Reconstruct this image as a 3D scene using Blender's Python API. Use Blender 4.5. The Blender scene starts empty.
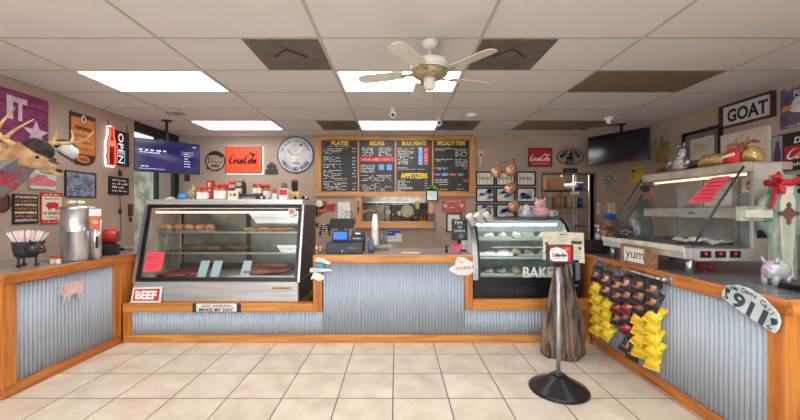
import bpy, bmesh, math, random
from mathutils import Vector, Matrix, Euler
PI = math.pi
sc = bpy.context.scene
col = sc.collection
random.seed(7)

# ---------------------------------------------------------------- camera, light, exposure
F, CX, CY, CZ = 352.0, 396.5, 210.0, 1.44
BW, LW, RW, ZC = 6.18, -3.78, 3.92, 2.74      # back wall Y, left wall X, right wall X, ceiling Z
cam_d = bpy.data.cameras.new('camera')
cam = bpy.data.objects.new('camera', cam_d)
col.objects.link(cam)
cam.location = (0, 0, CZ)
cam.rotation_euler = (PI / 2, 0, 0)
cam_d.sensor_width = 36
cam_d.lens = F / 800 * 36
cam_d.shift_x = (400 - CX) / 800
cam_d.clip_start = 0.05
sc.camera = cam
sc.view_settings.view_transform = 'Standard'
sc.view_settings.look = 'None'
sc.view_settings.gamma = 1
sc.view_settings.use_curve_mapping = False
sc.view_settings.exposure = 0.32
world = bpy.data.worlds.new('world')
sc.world = world
world.use_nodes = True
world.node_tree.nodes['Background'].inputs[0].default_value = (0.85, 0.93, 1.0, 1)
world.node_tree.nodes['Background'].inputs[1].default_value = 1.3

def area(name, loc, rot, sx, sy, power, color):
    d = bpy.data.lights.new(name, 'AREA')
    d.shape = 'RECTANGLE'; d.size = sx; d.size_y = sy; d.energy = power; d.color = color
    o = bpy.data.objects.new(name, d); col.objects.link(o)
    o.location = loc; o.rotation_euler = rot
    return o
# area light added behind the camera, standing in for assumed street window daylight
area('added_window_fill', (-0.9, -2.35, 1.5), (PI / 2, 0, 0), 5.6, 2.0, 120, (0.86, 0.93, 1.0))
TROFFER_GLOW = 9.0

# ---------------------------------------------------------------- helpers
def lin(c):
    c = c / 255.0
    return c / 12.92 if c <= 0.04045 else ((c + 0.055) / 1.055) ** 2.4
def rgb(c):
    return (lin(c[0]), lin(c[1]), lin(c[2]), 1)
MATS = {}
def mat(name, c, rough=0.6, metal=0.0, var=0.06, scale=8.0, bump=0.0, bscale=60.0, emit=None, spec=0.5, stretch=None, c2=None, fac_pow=None):
    """Principled material whose colour wanders between c and a neighbour of it by procedural noise."""
    if name in MATS: return MATS[name]
    m = bpy.data.materials.new(name); m.use_nodes = True
    nt = m.node_tree; N = nt.nodes; L = nt.links
    b = N['Principled BSDF']
    b.inputs['Roughness'].default_value = rough
    b.inputs['Metallic'].default_value = metal
    b.inputs['Specular IOR Level'].default_value = spec
    tc = N.new('ShaderNodeTexCoord'); mp = N.new('ShaderNodeMapping')
    L.new(tc.outputs['Object'], mp.inputs[0])
    if stretch: mp.inputs['Scale'].default_value = stretch
    nz = N.new('ShaderNodeTexNoise'); nz.inputs['Scale'].default_value = scale; nz.inputs['Detail'].default_value = 3
    L.new(mp.outputs[0], nz.inputs['Vector'])
    rp = N.new('ShaderNodeValToRGB')
    if c2 is None:
        c2 = tuple(max(0, v * (1 - var * 2)) for v in c)
        c = tuple(min(255, v * (1 + var * 0.5)) for v in c)
    rp.color_ramp.elements[0].color = rgb(c2); rp.color_ramp.elements[1].color = rgb(c)
    rp.color_ramp.elements[0].position = 0.35; rp.color_ramp.elements[1].position = 0.65
    L.new(nz.outputs['Fac'], rp.inputs[0]); L.new(rp.outputs[0], b.inputs['Base Color'])
    if bump > 0:
        n2 = N.new('ShaderNodeTexNoise'); n2.inputs['Scale'].default_value = bscale
        L.new(mp.outputs[0], n2.inputs['Vector'])
        bp = N.new('ShaderNodeBump'); bp.inputs['Strength'].default_value = bump; bp.inputs['Distance'].default_value = 0.01
        L.new(n2.outputs['Fac'], bp.inputs['Height']); L.new(bp.outputs[0], b.inputs['Normal'])
    if emit:
        L.new(rp.outputs[0], b.inputs['Emission Color']); b.inputs['Emission Strength'].default_value = emit
    MATS[name] = m
    return m
def glow(name, c, strength):
    if name in MATS: return MATS[name]
    m = bpy.data.materials.new(name); m.use_nodes = True
    b = m.node_tree.nodes['Principled BSDF']
    b.inputs['Base Color'].default_value = rgb(c); b.inputs['Roughness'].default_value = 0.4
    b.inputs['Emission Color'].default_value = rgb(c); b.inputs['Emission Strength'].default_value = strength
    MATS[name] = m
    return m
def glass(name, tint=(255, 255, 255), gloss=0.07, rough=0.02, maxg=0.6):
    if name in MATS: return MATS[name]
    m = bpy.data.materials.new(name); m.use_nodes = True
    nt = m.node_tree; N = nt.nodes; L = nt.links
    for n in list(N):
        if n.type != 'OUTPUT_MATERIAL': N.remove(n)
    out = [n for n in N if n.type == 'OUTPUT_MATERIAL'][0]
    t = N.new('ShaderNodeBsdfTransparent'); t.inputs[0].default_value = rgb(tint)
    g = N.new('ShaderNodeBsdfGlossy'); g.inputs['Roughness'].default_value = rough
    lw = N.new('ShaderNodeLayerWeight'); lw.inputs[0].default_value = 0.25
    mr = N.new('ShaderNodeMapRange'); mr.inputs[3].default_value = gloss; mr.inputs[4].default_value = maxg
    L.new(lw.outputs['Fresnel'], mr.inputs[0])
    mx = N.new('ShaderNodeMixShader')
    L.new(mr.outputs[0], mx.inputs[0]); L.new(t.outputs[0], mx.inputs[1]); L.new(g.outputs[0], mx.inputs[2])
    L.new(mx.outputs[0], out.inputs[0])
    MATS[name] = m
    return m
def wood(name, ca, cb, axis='X', scale=3.0, rough=0.35, knots=True):
    """Stained pine: long grain along one axis, a few darker streaks."""
    if name in MATS: return MATS[name]
    m = bpy.data.materials.new(name); m.use_nodes = True
    nt = m.node_tree; N = nt.nodes; L = nt.links
    b = N['Principled BSDF']; b.inputs['Roughness'].default_value = rough
    tc = N.new('ShaderNodeTexCoord'); mp = N.new('ShaderNodeMapping')
    s = {'X': (0.6, 9, 9), 'Y': (9, 0.6, 9), 'Z': (9, 9, 0.6)}[axis]
    mp.inputs['Scale'].default_value = s
    L.new(tc.outputs['Object'], mp.inputs[0])
    nz = N.new('ShaderNodeTexNoise'); nz.inputs['Scale'].default_value = scale; nz.inputs['Detail'].default_value = 6; nz.inputs['Distortion'].default_value = 0.6
    L.new(mp.outputs[0], nz.inputs['Vector'])
    rp = N.new('ShaderNodeValToRGB')
    rp.color_ramp.elements[0].color = rgb(cb); rp.color_ramp.elements[0].position = 0.33
    rp.color_ramp.elements[1].color = rgb(ca); rp.color_ramp.elements[1].position = 0.62
    L.new(nz.outputs['Fac'], rp.inputs[0]); L.new(rp.outputs[0], b.inputs['Base Color'])
    bp = N.new('ShaderNodeBump'); bp.inputs['Strength'].default_value = 0.12; bp.inputs['Distance'].default_value = 0.01
    L.new(nz.outputs['Fac'], bp.inputs['Height']); L.new(bp.outputs[0], b.inputs['Normal'])
    MATS[name] = m
    return m

class MB:
    def __init__(s): s.bm = bmesh.new(); s.mi = 0
    def _take(s, verts):
        fs = set()
        for v in verts:
            for f in v.link_faces: fs.add(f)
        for f in fs: f.material_index = s.mi
        return verts
    def m(s, i): s.mi = i; return s
    def box(s, x0, x1, y0, y1, z0, z1, M=None):
        if x1 < x0: x0, x1 = x1, x0
        if y1 < y0: y0, y1 = y1, y0
        if z1 < z0: z0, z1 = z1, z0
        p = [(x0,y0,z0),(x1,y0,z0),(x1,y1,z0),(x0,y1,z0),(x0,y0,z1),(x1,y0,z1),(x1,y1,z1),(x0,y1,z1)]
        return s.hexa(p, M)
    def hexa(s, p, M=None):
        vs = [s.bm.verts.new(M @ Vector(q) if M else q) for q in p]
        for f in ((0,3,2,1),(4,5,6,7),(0,1,5,4),(1,2,6,5),(2,3,7,6),(3,0,4,7)):
            fc = s.bm.faces.new([vs[i] for i in f]); fc.material_index = s.mi
        return s
    def slab(s, p, n, t):
        """quad p (4 points) thickened by t along n"""
        n = Vector(n) * t
        q = [Vector(a) for a in p]
        return s.hexa(q + [a + n for a in q])
    def prism(s, pts, y0, y1, M=None, plane='XZ'):
        n = len(pts)
        def mk(a, y):
            v = Vector((a[0], y, a[1])) if plane == 'XZ' else (Vector((y, a[0], a[1])) if plane == 'YZ' else Vector((a[0], a[1], y)))
            return s.bm.verts.new(M @ v if M else v)
        A = [mk(a, y0) for a in pts]; B = [mk(a, y1) for a in pts]
        fs = [s.bm.faces.new(A), s.bm.faces.new(B[::-1])]
        for i in range(n):
            fs.append(s.bm.faces.new([A[i], B[i], B[(i+1) % n], A[(i+1) % n]]))
        for f in fs: f.material_index = s.mi
        return s
    def ring(s, c, u, v, ru, rv, n):
        return [s.bm.verts.new(c + u * (ru * math.cos(2*PI*i/n)) + v * (rv * math.sin(2*PI*i/n))) for i in range(n)]
    def skin(s, rings, cap=True, smooth=True):
        n = len(rings[0])
        for a, b in zip(rings, rings[1:]):
            for i in range(n):
                try:
                    f = s.bm.faces.new([a[i], a[(i+1) % n], b[(i+1) % n], b[i]]); f.material_index = s.mi; f.smooth = smooth
                except ValueError: pass
        if cap:
            for r in (rings[0][::-1], rings[-1]):
                f = s.bm.faces.new(r); f.material_index = s.mi
        return s
    def tube(s, pts, r, n=10, cap=True, flat=1.0, closed=False):
        pts = [Vector(p) for p in pts]; rs = r if isinstance(r, (list, tuple)) else [r] * len(pts)
        rings = []; up = None
        for i, p in enumerate(pts):
            if closed: t = pts[(i+1) % len(pts)] - pts[i-1]
            else: t = (pts[min(i+1, len(pts)-1)] - pts[max(i-1, 0)])
            t.normalize()
            if up is None: up = Vector((0,0,1)) if abs(t.z) < 0.9 else Vector((1,0,0))
            u = t.cross(up).normalized(); v = u.cross(t).normalized(); up = v
            rings.append(s.ring(p, u, v, rs[i], rs[i] * flat, n))
        if closed:
            rings.append(rings[0]); return s.skin(rings, False)
        return s.skin(rings, cap)
    def cyl(s, p0, p1, r0, r1=None, n=20, cap=True):
        return s.tube([p0, p1], [r0, r0 if r1 is None else r1], n, cap)
    def lathe(s, prof, c=(0,0,0), n=24, cap=True, M=None):
        """prof = [(r, z)] about a vertical axis at c"""
        c = Vector(c); rings = []
        for r, z in prof:
            rg = []
            for i in range(n):
                v = c + Vector((max(r, 1e-4) * math.cos(2*PI*i/n), max(r, 1e-4) * math.sin(2*PI*i/n), z))
                rg.append(s.bm.verts.new(M @ v if M else v))
            rings.append(rg)
        return s.skin(rings, cap)
    def ball(s, c, rx, ry=None, rz=None, n=14, k=8, M=None):
        ry = rx if ry is None else ry; rz = rx if rz is None else rz
        prof = [(math.sin(PI * j / k), -math.cos(PI * j / k)) for j in range(k + 1)]
        c = Vector(c); rings = []
        for r, z in prof:
            rg = []
            for i in range(n):
                v = Vector((max(r, 1e-3) * math.cos(2*PI*i/n) * rx, max(r, 1e-3) * math.sin(2*PI*i/n) * ry, z * rz))
                rg.append(s.bm.verts.new((M @ v if M else v) + c))
            rings.append(rg)
        return s.skin(rings, True)
    def loft(s, secs, n=16):
        """secs = [(centre, u_vec, v_vec)] elliptical sections"""
        rings = []
        for c, u, v in secs:
            c, u, v = Vector(c), Vector(u), Vector(v)
            rings.append([s.bm.verts.new(c + u * math.cos(2*PI*i/n) + v * math.sin(2*PI*i/n)) for i in range(n)])
        return s.skin(rings, True)
    def quad(s, p):
        f = s.bm.faces.new([s.bm.verts.new(q) for q in p]); f.material_index = s.mi
        return s
    def disc(s, cx, cz, y, r, n=32, rz=None, t=0.002):
        rz = r if rz is None else rz
        return s.prism([(cx + r*math.cos(2*PI*i/n), cz + rz*math.sin(2*PI*i/n)) for i in range(n)], y - t, y)
    def text(s, txt, cx, cz, y, h, w=None, bold=0.0, shear=0.0, rot=0.0, space=1.0, t=0.0015, M=None):
        """lettering in the local XZ plane facing -Y, centred on (cx, cz); h = cap height; w = forced width"""
        cu = bpy.data.curves.new('lettering', 'FONT')
        cu.body = txt; cu.align_x = 'LEFT'; cu.offset = bold; cu.shear = shear; cu.space_character = space; cu.resolution_u = 3
        o = bpy.data.objects.new('lettering', cu)
        me = bpy.data.meshes.new_from_object(o)
        if len(me.vertices) == 0: return s
        xs = [v.co.x for v in me.vertices]; ys = [v.co.y for v in me.vertices]
        x0, x1, y0, y1 = min(xs), max(xs), min(ys), max(ys)
        k = h / 0.69
        kx = k if w is None else w / (x1 - x0)
        ca, sa = math.cos(rot), math.sin(rot)
        vm = []
        for v in me.vertices:
            a = (v.co.x - (x0+x1)/2) * kx; b = (v.co.y - 0.345) * k
            p = Vector((cx + a*ca - b*sa, y - t, cz + a*sa + b*ca))
            vm.append(s.bm.verts.new(M @ p if M else p))
        for p in me.polygons:
            try:
                f = s.bm.faces.new([vm[i] for i in p.vertices]); f.material_index = s.mi
            except ValueError: pass
        bpy.data.objects.remove(o); bpy.data.meshes.remove(me); bpy.data.curves.remove(cu)
        return s
    def arc_text(s, txt, cx, cz, y, r, h, a0, a1, inward=False, bold=0.01):
        n = len(txt)
        for i, ch in enumerate(txt):
            a = a0 + (a1 - a0) * (i / max(1, n - 1))
            if ch == ' ': continue
            s.text(ch, cx + r*math.cos(a), cz + r*math.sin(a), y, h, rot=(a - PI/2) if not inward else (a + PI/2), bold=bold)
        return s
    def bars(s, x0, x1, z, y, h, rnd, dens=0.8, wmin=0.012, wmax=0.05):
        """a line of print too small to read: short strokes of uneven length"""
        x = x0
        while x < x1 - wmin:
            w = min(rnd.uniform(wmin, wmax), x1 - x)
            if rnd.random() < dens:
                k = int(max(1, w / (h * 0.9)))
                for j in range(k):
                    a = x + j * w / k
                    hh = h * rnd.choice([0.6, 0.6, 1.0])
                    s.quad([(a, y, z), (a + w / k * 0.72, y, z), (a + w / k * 0.72, y, z + hh), (a, y, z + hh)])
            x += w + h * 0.7
        return s
    def script(s, strokes, cx, cz, y, w, h, nib=0.09, nang=0.6):
        """pen-drawn script: strokes are polylines in a unit box, drawn with a broad slanted nib"""
        xs = [p[0] for st in strokes for p in st]; zs = [p[1] for st in strokes for p in st]
        x0, x1, z0, z1 = min(xs), max(xs), min(zs), max(zs)
        kx, kz = w / (x1 - x0), h / (z1 - z0)
        nv = (math.cos(nang) * nib * kz / 2, math.sin(nang) * nib * kz / 2)
        for st in strokes:
            P = catmull(st, 5)
            pts = [(cx + (a - (x0+x1)/2) * kx, cz + (b - (z0+z1)/2) * kz) for a, b in P]
            for a, b in zip(pts, pts[1:]):
                dx, dz = b[0]-a[0], b[1]-a[1]
                if abs(dx) + abs(dz) < 1e-7: continue
                ln = math.hypot(dx, dz); hw = 0.05 * kz
                px_, pz_ = -dz/ln*hw, dx/ln*hw
                q = [(a[0]-nv[0]-px_, y, a[1]-nv[1]-pz_), (b[0]-nv[0]-px_, y, b[1]-nv[1]-pz_), (b[0]+nv[0]+px_, y, b[1]+nv[1]+pz_), (a[0]+nv[0]+px_, y, a[1]+nv[1]+pz_)]
                s.quad(q)
        return s
    def build(s, name, mats, parent=None, bevel=0.0, loc=None, rot=None, smooth=False, segs=2, fix=True, sub=0):
        if fix: bmesh.ops.recalc_face_normals(s.bm, faces=s.bm.faces)
        if smooth:
            for f in s.bm.faces: f.smooth = True
        me = bpy.data.meshes.new(name); s.bm.to_mesh(me); s.bm.free()
        for m_ in (mats if isinstance(mats, (list, tuple)) else [mats]): me.materials.append(m_)
        o = bpy.data.objects.new(name, me); col.objects.link(o)
        if parent: o.parent = parent
        if loc is not None: o.location = loc
        if rot is not None: o.rotation_euler = rot
        if bevel > 0:
            b = o.modifiers.new('bevel', 'BEVEL'); b.width = bevel; b.segments = segs; b.limit_method = 'ANGLE'; b.angle_limit = 0.9
        if sub:
            q = o.modifiers.new('subdivision', 'SUBSURF'); q.levels = sub; q.render_levels = sub
        return o
def catmull(P, k=5, closed=False):
    out = []; n = len(P)
    rng = range(n) if closed else range(n - 1)
    for i in rng:
        p0 = P[(i-1) % n] if (closed or i > 0) else P[0]; p1 = P[i]; p2 = P[(i+1) % n]; p3 = P[(i+2) % n] if (closed or i + 2 < n) else P[-1]
        for j in range(k):
            t = j / k
            out.append(tuple(0.5 * ((2*p1[d]) + (-p0[d]+p2[d])*t + (2*p0[d]-5*p1[d]+4*p2[d]-p3[d])*t*t + (-p0[d]+3*p1[d]-3*p2[d]+p3[d])*t**3) for d in range(len(p1))))
    if not closed: out.append(tuple(P[-1]))
    return out
def tag(o, label=None, cat=None, group=None, kind=None):
    if label: o['label'] = label
    if cat: o['category'] = cat
    if group: o['group'] = group
    if kind: o['kind'] = kind
    return o
def thing(name, label, cat, loc=(0,0,0), rotz=0.0, group=None, rot=None):
    o = bpy.data.objects.new(name, None); col.objects.link(o)
    o.empty_display_size = 0.05
    o.location = loc; o.rotation_euler = rot if rot else (0, 0, rotz)
    return tag(o, label, cat, group)
def dup(root, loc, rotz=None, label=None, scale=None, rot=None, mats=None):
    c = root.copy(); col.objects.link(c); c.location = loc
    if rotz is not None: c.rotation_euler = (0, 0, rotz)
    if rot is not None: c.rotation_euler = rot
    if scale: c.scale = scale if isinstance(scale, tuple) else (scale,) * 3
    if label: c['label'] = label
    def kids(a, b):
        for ch in [o for o in KID.get(a.name, [])]:
            d = ch.copy(); col.objects.link(d); d.parent = b
            kids(ch, d)
    kids(root, c)
    return c
KID = {}
def reg(root):
    """remember the parts of a thing before copying it"""
    def walk(o):
        ch = [k for k in bpy.data.objects if k.parent == o]
        KID[o.name] = ch
        for k in ch: walk(k)
    walk(root)
    return root
def P(px, py, d):
    return Vector(((px - CX) * d / F, d, CZ + (CY - py) * d / F))
def zat(py, d): return CZ + (CY - py) * d / F
def xat(px, d): return (px - CX) * d / F
def LD(px): return F * LW / (px - CX)
def RD(px): return F * RW / (px - CX)
def wallbox(wall, x0, x1, yt0, yb0, yt1=None, yb1=None, off=0.0):
    """pixel box on a wall -> (location of the centre on the wall, rotz, width, height)"""
    if yt1 is None: yt1, yb1 = yt0, yb0
    if wall == 'B':
        d = BW - off
        return (Vector((xat((x0+x1)/2, d), d, (zat((yt0+yt1)/2, d) + zat((yb0+yb1)/2, d)) / 2)), 0.0, (x1-x0)*d/F, ((yb0+yb1)/2 - (yt0+yt1)/2)*d/F)
    fn = LD if wall == 'L' else RD
    a, b = fn(x0), fn(x1)
    zt = (zat(yt0, a) + zat(yt1, b)) / 2; zb = (zat(yb0, a) + zat(yb1, b)) / 2
    X = LW + off if wall == 'L' else RW - off
    return (Vector((X, (a+b)/2, (zt+zb)/2)), PI/2 if wall == 'L' else -PI/2, abs(b-a), zt - zb)
def struct(o): o['kind'] = 'structure'; return o
COKE = [  # the two words of the script, drawn by pen
 [(0.62,0.78),(0.60,0.95),(0.42,1.00),(0.20,0.82),(0.05,0.45),(0.08,0.12),(0.28,0.02),(0.52,0.18),(0.68,0.42)],
 [(0.80,0.50),(0.66,0.40),(0.62,0.16),(0.74,0.04),(0.92,0.18),(0.96,0.42),(0.84,0.52),(0.78,0.40),(0.98,0.36),(1.10,0.44)],
 [(1.34,0.46),(1.22,0.52),(1.10,0.34),(1.12,0.10),(1.26,0.04),(1.44,0.24)],
 [(1.72,0.48),(1.56,0.50),(1.46,0.28),(1.50,0.06),(1.62,0.08),(1.74,0.36),(1.76,0.50),(1.70,0.12),(1.80,0.03),(1.92,0.16)],
 [(1.84,0.28),(2.02,0.30)],
 [(2.62,0.72),(2.66,0.92),(2.50,1.02),(2.28,0.86),(2.10,0.48),(2.12,0.12),(2.30,0.02),(2.52,0.18),(2.66,0.42)],
 [(2.40,0.98),(2.60,1.16),(2.86,1.12),(3.20,0.98),(3.50,1.00),(3.66,1.10)],
 [(2.80,0.50),(2.68,0.40),(2.64,0.16),(2.76,0.04),(2.92,0.18),(2.96,0.42),(2.86,0.52),(2.80,0.40),(3.00,0.36)],
 [(3.04,0.24),(3.22,0.62),(3.26,0.90),(3.16,0.92),(3.08,0.50),(3.08,0.10),(3.18,0.03),(3.32,0.18)],
 [(3.62,0.48),(3.46,0.50),(3.36,0.28),(3.40,0.06),(3.52,0.08),(3.64,0.36),(3.66,0.50),(3.60,0.12),(3.70,0.03),(3.84,0.18)],
]
COKE = [[(a + 0.18 * b, b) for a, b in st] for st in COKE]

# ---------------------------------------------------------------- shared materials
M_wall = mat('taupe wall paint', (172, 152, 135), 0.85, var=0.02, scale=3, bump=0.05, bscale=180)
M_oakX = wood('orange stained pine along x', (220, 150, 72), (184, 112, 44), 'X')
M_oakY = wood('orange stained pine along y', (202, 124, 56), (152, 82, 32), 'Y')
M_oakZ = wood('orange stained pine upright', (210, 134, 58), (166, 90, 34), 'Z')
M_frameX = wood('honey oak along x', (200, 140, 72), (170, 108, 48), 'X')
M_frameZ = wood('honey oak upright', (200, 140, 72), (170, 108, 48), 'Z')
M_galv = mat('galvanised sheet', (176, 188, 200), 0.48, 0.15, var=0.01, scale=3)
M_steel = mat('brushed steel', (188, 188, 188), 0.3, 0.9, var=0.05, scale=30, stretch=(1, 1, 0.05))
M_steelX = mat('brushed steel sideways grain', (196, 196, 195), 0.34, 0.6, var=0.05, scale=30, stretch=(0.05, 1, 1))
M_steeldull = mat('dull steel', (150, 146, 142), 0.4, 0.7, var=0.08, scale=10)
M_dksteel = mat('dark grey steel side', (92, 88, 86), 0.5, 0.5, var=0.06)
M_black = mat('black plastic', (22, 22, 24), 0.35, var=0.1)
M_blackm = mat('matt black', (26, 25, 25), 0.7, var=0.1)
M_char = mat('charcoal plastic', (48, 50, 55), 0.45, var=0.08)
M_white = mat('white plastic', (236, 236, 234), 0.45, var=0.015)
M_paper = mat('white paper', (232, 230, 224), 0.8, var=0.02)
M_cream = mat('cream paper', (226, 216, 192), 0.8, var=0.03)
M_red = mat('red enamel', (196, 30, 34), 0.45, var=0.05)
M_pinkred = mat('bright pink paper', (236, 72, 92), 0.7, var=0.02)
M_lam = mat('grey laminate', (150, 146, 142), 0.22, 0.0, var=0.04, scale=20)
M_glass = glass('display glass', (246, 250, 248), 0.035, 0.01, 0.25)
M_clear = glass('clear glassware', (232, 240, 240), 0.10, 0.03, 0.7)
M_plasticbag = glass('clear film', (238, 238, 238), 0.10, 0.12, 0.6)
M_ink = mat('printing ink', (30, 28, 28), 0.7, var=0.05)
M_whiteink = mat('white lettering', (240, 238, 232), 0.7, var=0.02)
M_yel = mat('yellow lettering', (236, 200, 40), 0.7, var=0.03)
M_redink = mat('red lettering', (206, 30, 40), 0.7, var=0.03)
M_blue = mat('blue print', (40, 96, 176), 0.6, var=0.05)
M_ltblue = mat('light blue print', (104, 150, 218), 0.6, var=0.05)
M_chalk = mat('menu board black', (34, 31, 31), 0.45, var=0.08)
M_dkwood = mat('dark walnut frame', (52, 38, 32), 0.5, var=0.12, scale=20)
M_orange = mat('orange print', (214, 126, 52), 0.6, var=0.05)
M_pig = mat('pale pink paint', (232, 196, 190), 0.55, var=0.05)
# ================================================================ STRUCTURE
# ---- floor: cream ceramic tiles with dark grout
def floor_mat():
    m = bpy.data.materials.new('ceramic floor tiles'); m.use_nodes = True
    nt = m.node_tree; N = nt.nodes; L = nt.links; b = N['Principled BSDF']
    tc = N.new('ShaderNodeTexCoord'); sp = N.new('ShaderNodeSeparateXYZ'); L.new(tc.outputs['Object'], sp.inputs[0])
    def mth(op, a, bv=None):
        n = N.new('ShaderNodeMath'); n.operation = op
        for i, v in enumerate((a, bv)):
            if v is None: continue
            if isinstance(v, (int, float)): n.inputs[i].default_value = v
            else: L.new(v, n.inputs[i])
        return n.outputs[0]
    T, TY = 0.424, 0.412
    u = mth('DIVIDE', mth('ADD', sp.outputs[0], 0.027 + 40 * T), T); v = mth('DIVIDE', mth('ADD', sp.outputs[1], -3.515 + 40 * TY), TY)
    def edge(w, T_):
        f = mth('FRACT', w); g = mth('SUBTRACT', 1.0, f)
        return mth('MULTIPLY', mth('MINIMUM', f, g), T_)
    e = mth('MINIMUM', edge(u, T), edge(v, TY))
    g = N.new('ShaderNodeMapRange'); g.inputs[1].default_value = 0.0030; g.inputs[2].default_value = 0.0050
    L.new(e, g.inputs[0])
    cx = N.new('ShaderNodeCombineXYZ'); L.new(mth('FLOOR', u), cx.inputs[0]); L.new(mth('FLOOR', v), cx.inputs[1])
    wn = N.new('ShaderNodeTexWhiteNoise'); L.new(cx.outputs[0], wn.inputs[0])
    nz = N.new('ShaderNodeTexNoise'); nz.inputs['Scale'].default_value = 5; nz.inputs['Detail'].default_value = 5
    ad = N.new('ShaderNodeVectorMath'); ad.operation = 'ADD'; L.new(tc.outputs['Object'], ad.inputs[0]); L.new(wn.outputs['Color'], ad.inputs[1])
    L.new(ad.outputs[0], nz.inputs['Vector'])
    rp = N.new('ShaderNodeValToRGB'); rp.color_ramp.elements[0].position = 0.32; rp.color_ramp.elements[1].position = 0.66
    rp.color_ramp.elements[0].color = rgb((206, 190, 170)); rp.color_ramp.elements[1].color = rgb((226, 214, 198))
    L.new(nz.outputs['Fac'], rp.inputs[0])
    hv = N.new('ShaderNodeHueSaturation'); L.new(rp.outputs[0], hv.inputs['Color'])
    L.new(mth('ADD', mth('MULTIPLY', wn.outputs['Value'], 0.08), 0.95), hv.inputs['Value'])
    mx = N.new('ShaderNodeMix'); mx.data_type = 'RGBA'
    mx.inputs[6].default_value = rgb((66, 60, 56)); L.new(hv.outputs[0], mx.inputs[7]); L.new(g.outputs[0], mx.inputs[0])
    L.new(mx.outputs[2], b.inputs['Base Color'])
    b.inputs['Roughness'].default_value = 0.33
    bp = N.new('ShaderNodeBump'); bp.inputs['Strength'].default_value = 0.5; bp.inputs['Distance'].default_value = 0.003
    L.new(g.outputs[0], bp.inputs['Height']); L.new(bp.outputs[0], b.inputs['Normal'])
    return m
FY = -2.5     # front (street side) wall
mb = MB(); mb.box(LW - 0.3, RW + 0.1, FY - 0.1, 9.2, -0.1, 0.0); struct(mb.build('floor', floor_mat()))
# ---- ceiling boards with a brown water stain, and its grid of T bars
def ceil_mat():
    m = bpy.data.materials.new('mineral fibre ceiling'); m.use_nodes = True
    nt = m.node_tree; N = nt.nodes; L = nt.links; b = N['Principled BSDF']; b.inputs['Roughness'].default_value = 0.9
    tc = N.new('ShaderNodeTexCoord')
    n1 = N.new('ShaderNodeTexNoise'); n1.inputs['Scale'].default_value = 220; L.new(tc.outputs['Object'], n1.inputs['Vector'])
    rp = N.new('ShaderNodeValToRGB'); rp.color_ramp.elements[0].color = rgb((206, 201, 198)); rp.color_ramp.elements[1].color = rgb((224, 219, 216))
    L.new(n1.outputs['Fac'], rp.inputs[0])
    nd = N.new('ShaderNodeTexNoise'); nd.inputs['Scale'].default_value = 3; L.new(tc.outputs['Object'], nd.inputs['Vector'])
    prev = rp.outputs[0]
    for (x, y, sx, sy, ring) in ((-2.98, 4.75, 0.17, 0.10, 0), (-3.25, 4.55, 0.42, 0.33, 1), (2.9, 5.38, 0.55, 0.27, 0)):
        mp = N.new('ShaderNodeMapping'); mp.inputs['Location'].default_value = (-x/sx, -y/sy, 0); mp.inputs['Scale'].default_value = (1/sx, 1/sy, 0)
        L.new(tc.outputs['Object'], mp.inputs[0])
        av = N.new('ShaderNodeVectorMath'); av.operation = 'ADD'; L.new(mp.outputs[0], av.inputs[0])
        sv = N.new('ShaderNodeVectorMath'); sv.operation = 'MULTIPLY_ADD'; L.new(nd.outputs['Color'], sv.inputs[0]); sv.inputs[1].default_value = (.9, .9, 0); sv.inputs[2].default_value = (-.45, -.45, 0)
        L.new(sv.outputs[0], av.inputs[1])
        ln = N.new('ShaderNodeVectorMath'); ln.operation = 'LENGTH'; L.new(av.outputs[0], ln.inputs[0])
        r2 = N.new('ShaderNodeValToRGB'); L.new(ln.outputs['Value'], r2.inputs[0])
        e = r2.color_ramp.elements
        if ring:
            e[0].position = 0.90; e[0].color = (0,0,0,1); e[1].position = 1.0; e[1].color = (0,0,0,1)
            k = r2.color_ramp.elements.new(0.96); k.color = (.5,.5,.5,1)
        else:
            e[0].position = 0.75; e[0].color = (.8,.8,.8,1); e[1].position = 0.95; e[1].color = (0,0,0,1)
        mx = N.new('ShaderNodeMix'); mx.data_type = 'RGBA'; L.new(r2.outputs[0], mx.inputs[0]); L.new(prev, mx.inputs[6]); mx.inputs[7].default_value = rgb((138, 112, 86))
        prev = mx.outputs[2]
    L.new(prev, b.inputs['Base Color'])
    return m
mb = MB(); mb.box(LW - 0.3, RW + 0.1, FY - 0.1, BW + 0.1, ZC, ZC + 0.1); struct(mb.build('ceiling', ceil_mat()))
GX = [0.638 + 1.22 * k for k in range(-3, 3)]
GY = [3.264 + 0.61 * k for k in range(-9, 5)]
mb = MB()
for x in GX: mb.box(x - 0.012, x + 0.012, FY, BW, ZC - 0.004, ZC + 0.001)
for y in GY: mb.box(LW, RW, y - 0.012, y + 0.012, ZC - 0.0035, ZC + 0.001)
struct(mb.build('trim_1', mat('ceiling grid paint', (184, 176, 168), 0.7, var=0.02)))
# ---- walls
OX0, OX1, OZ0, OZ1 = xat(362, BW), xat(428.5, BW), 1.238, 1.72      # pass-through to the kitchen
DX0, DX1, DZ = xat(543, BW), xat(594, BW), 2.07                    # doorway to the pantry
mb = MB(); y0, y1 = BW, BW + 0.12
mb.box(-4.2, OX0, y0, y1, 0, ZC); mb.box(OX0, OX1, y0, y1, 0, OZ0); mb.box(OX0, OX1, y0, y1, OZ1, ZC)
mb.box(OX1, DX0, y0, y1, 0, ZC); mb.box(DX0, DX1, y0, y1, DZ, ZC); mb.box(DX1, RW + 0.1, y0, y1, 0, ZC)
struct(mb.build('wall_back', M_wall))
WY = 5.07
mb = MB(); mb.box(LW - 0.12, LW, FY, WY, 0, ZC); struct(mb.build('wall_left', M_wall))
mb = MB(); mb.box(RW, RW + 0.12, FY, BW, 0, ZC); struct(mb.build('wall_right', M_wall))
mb = MB()
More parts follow.
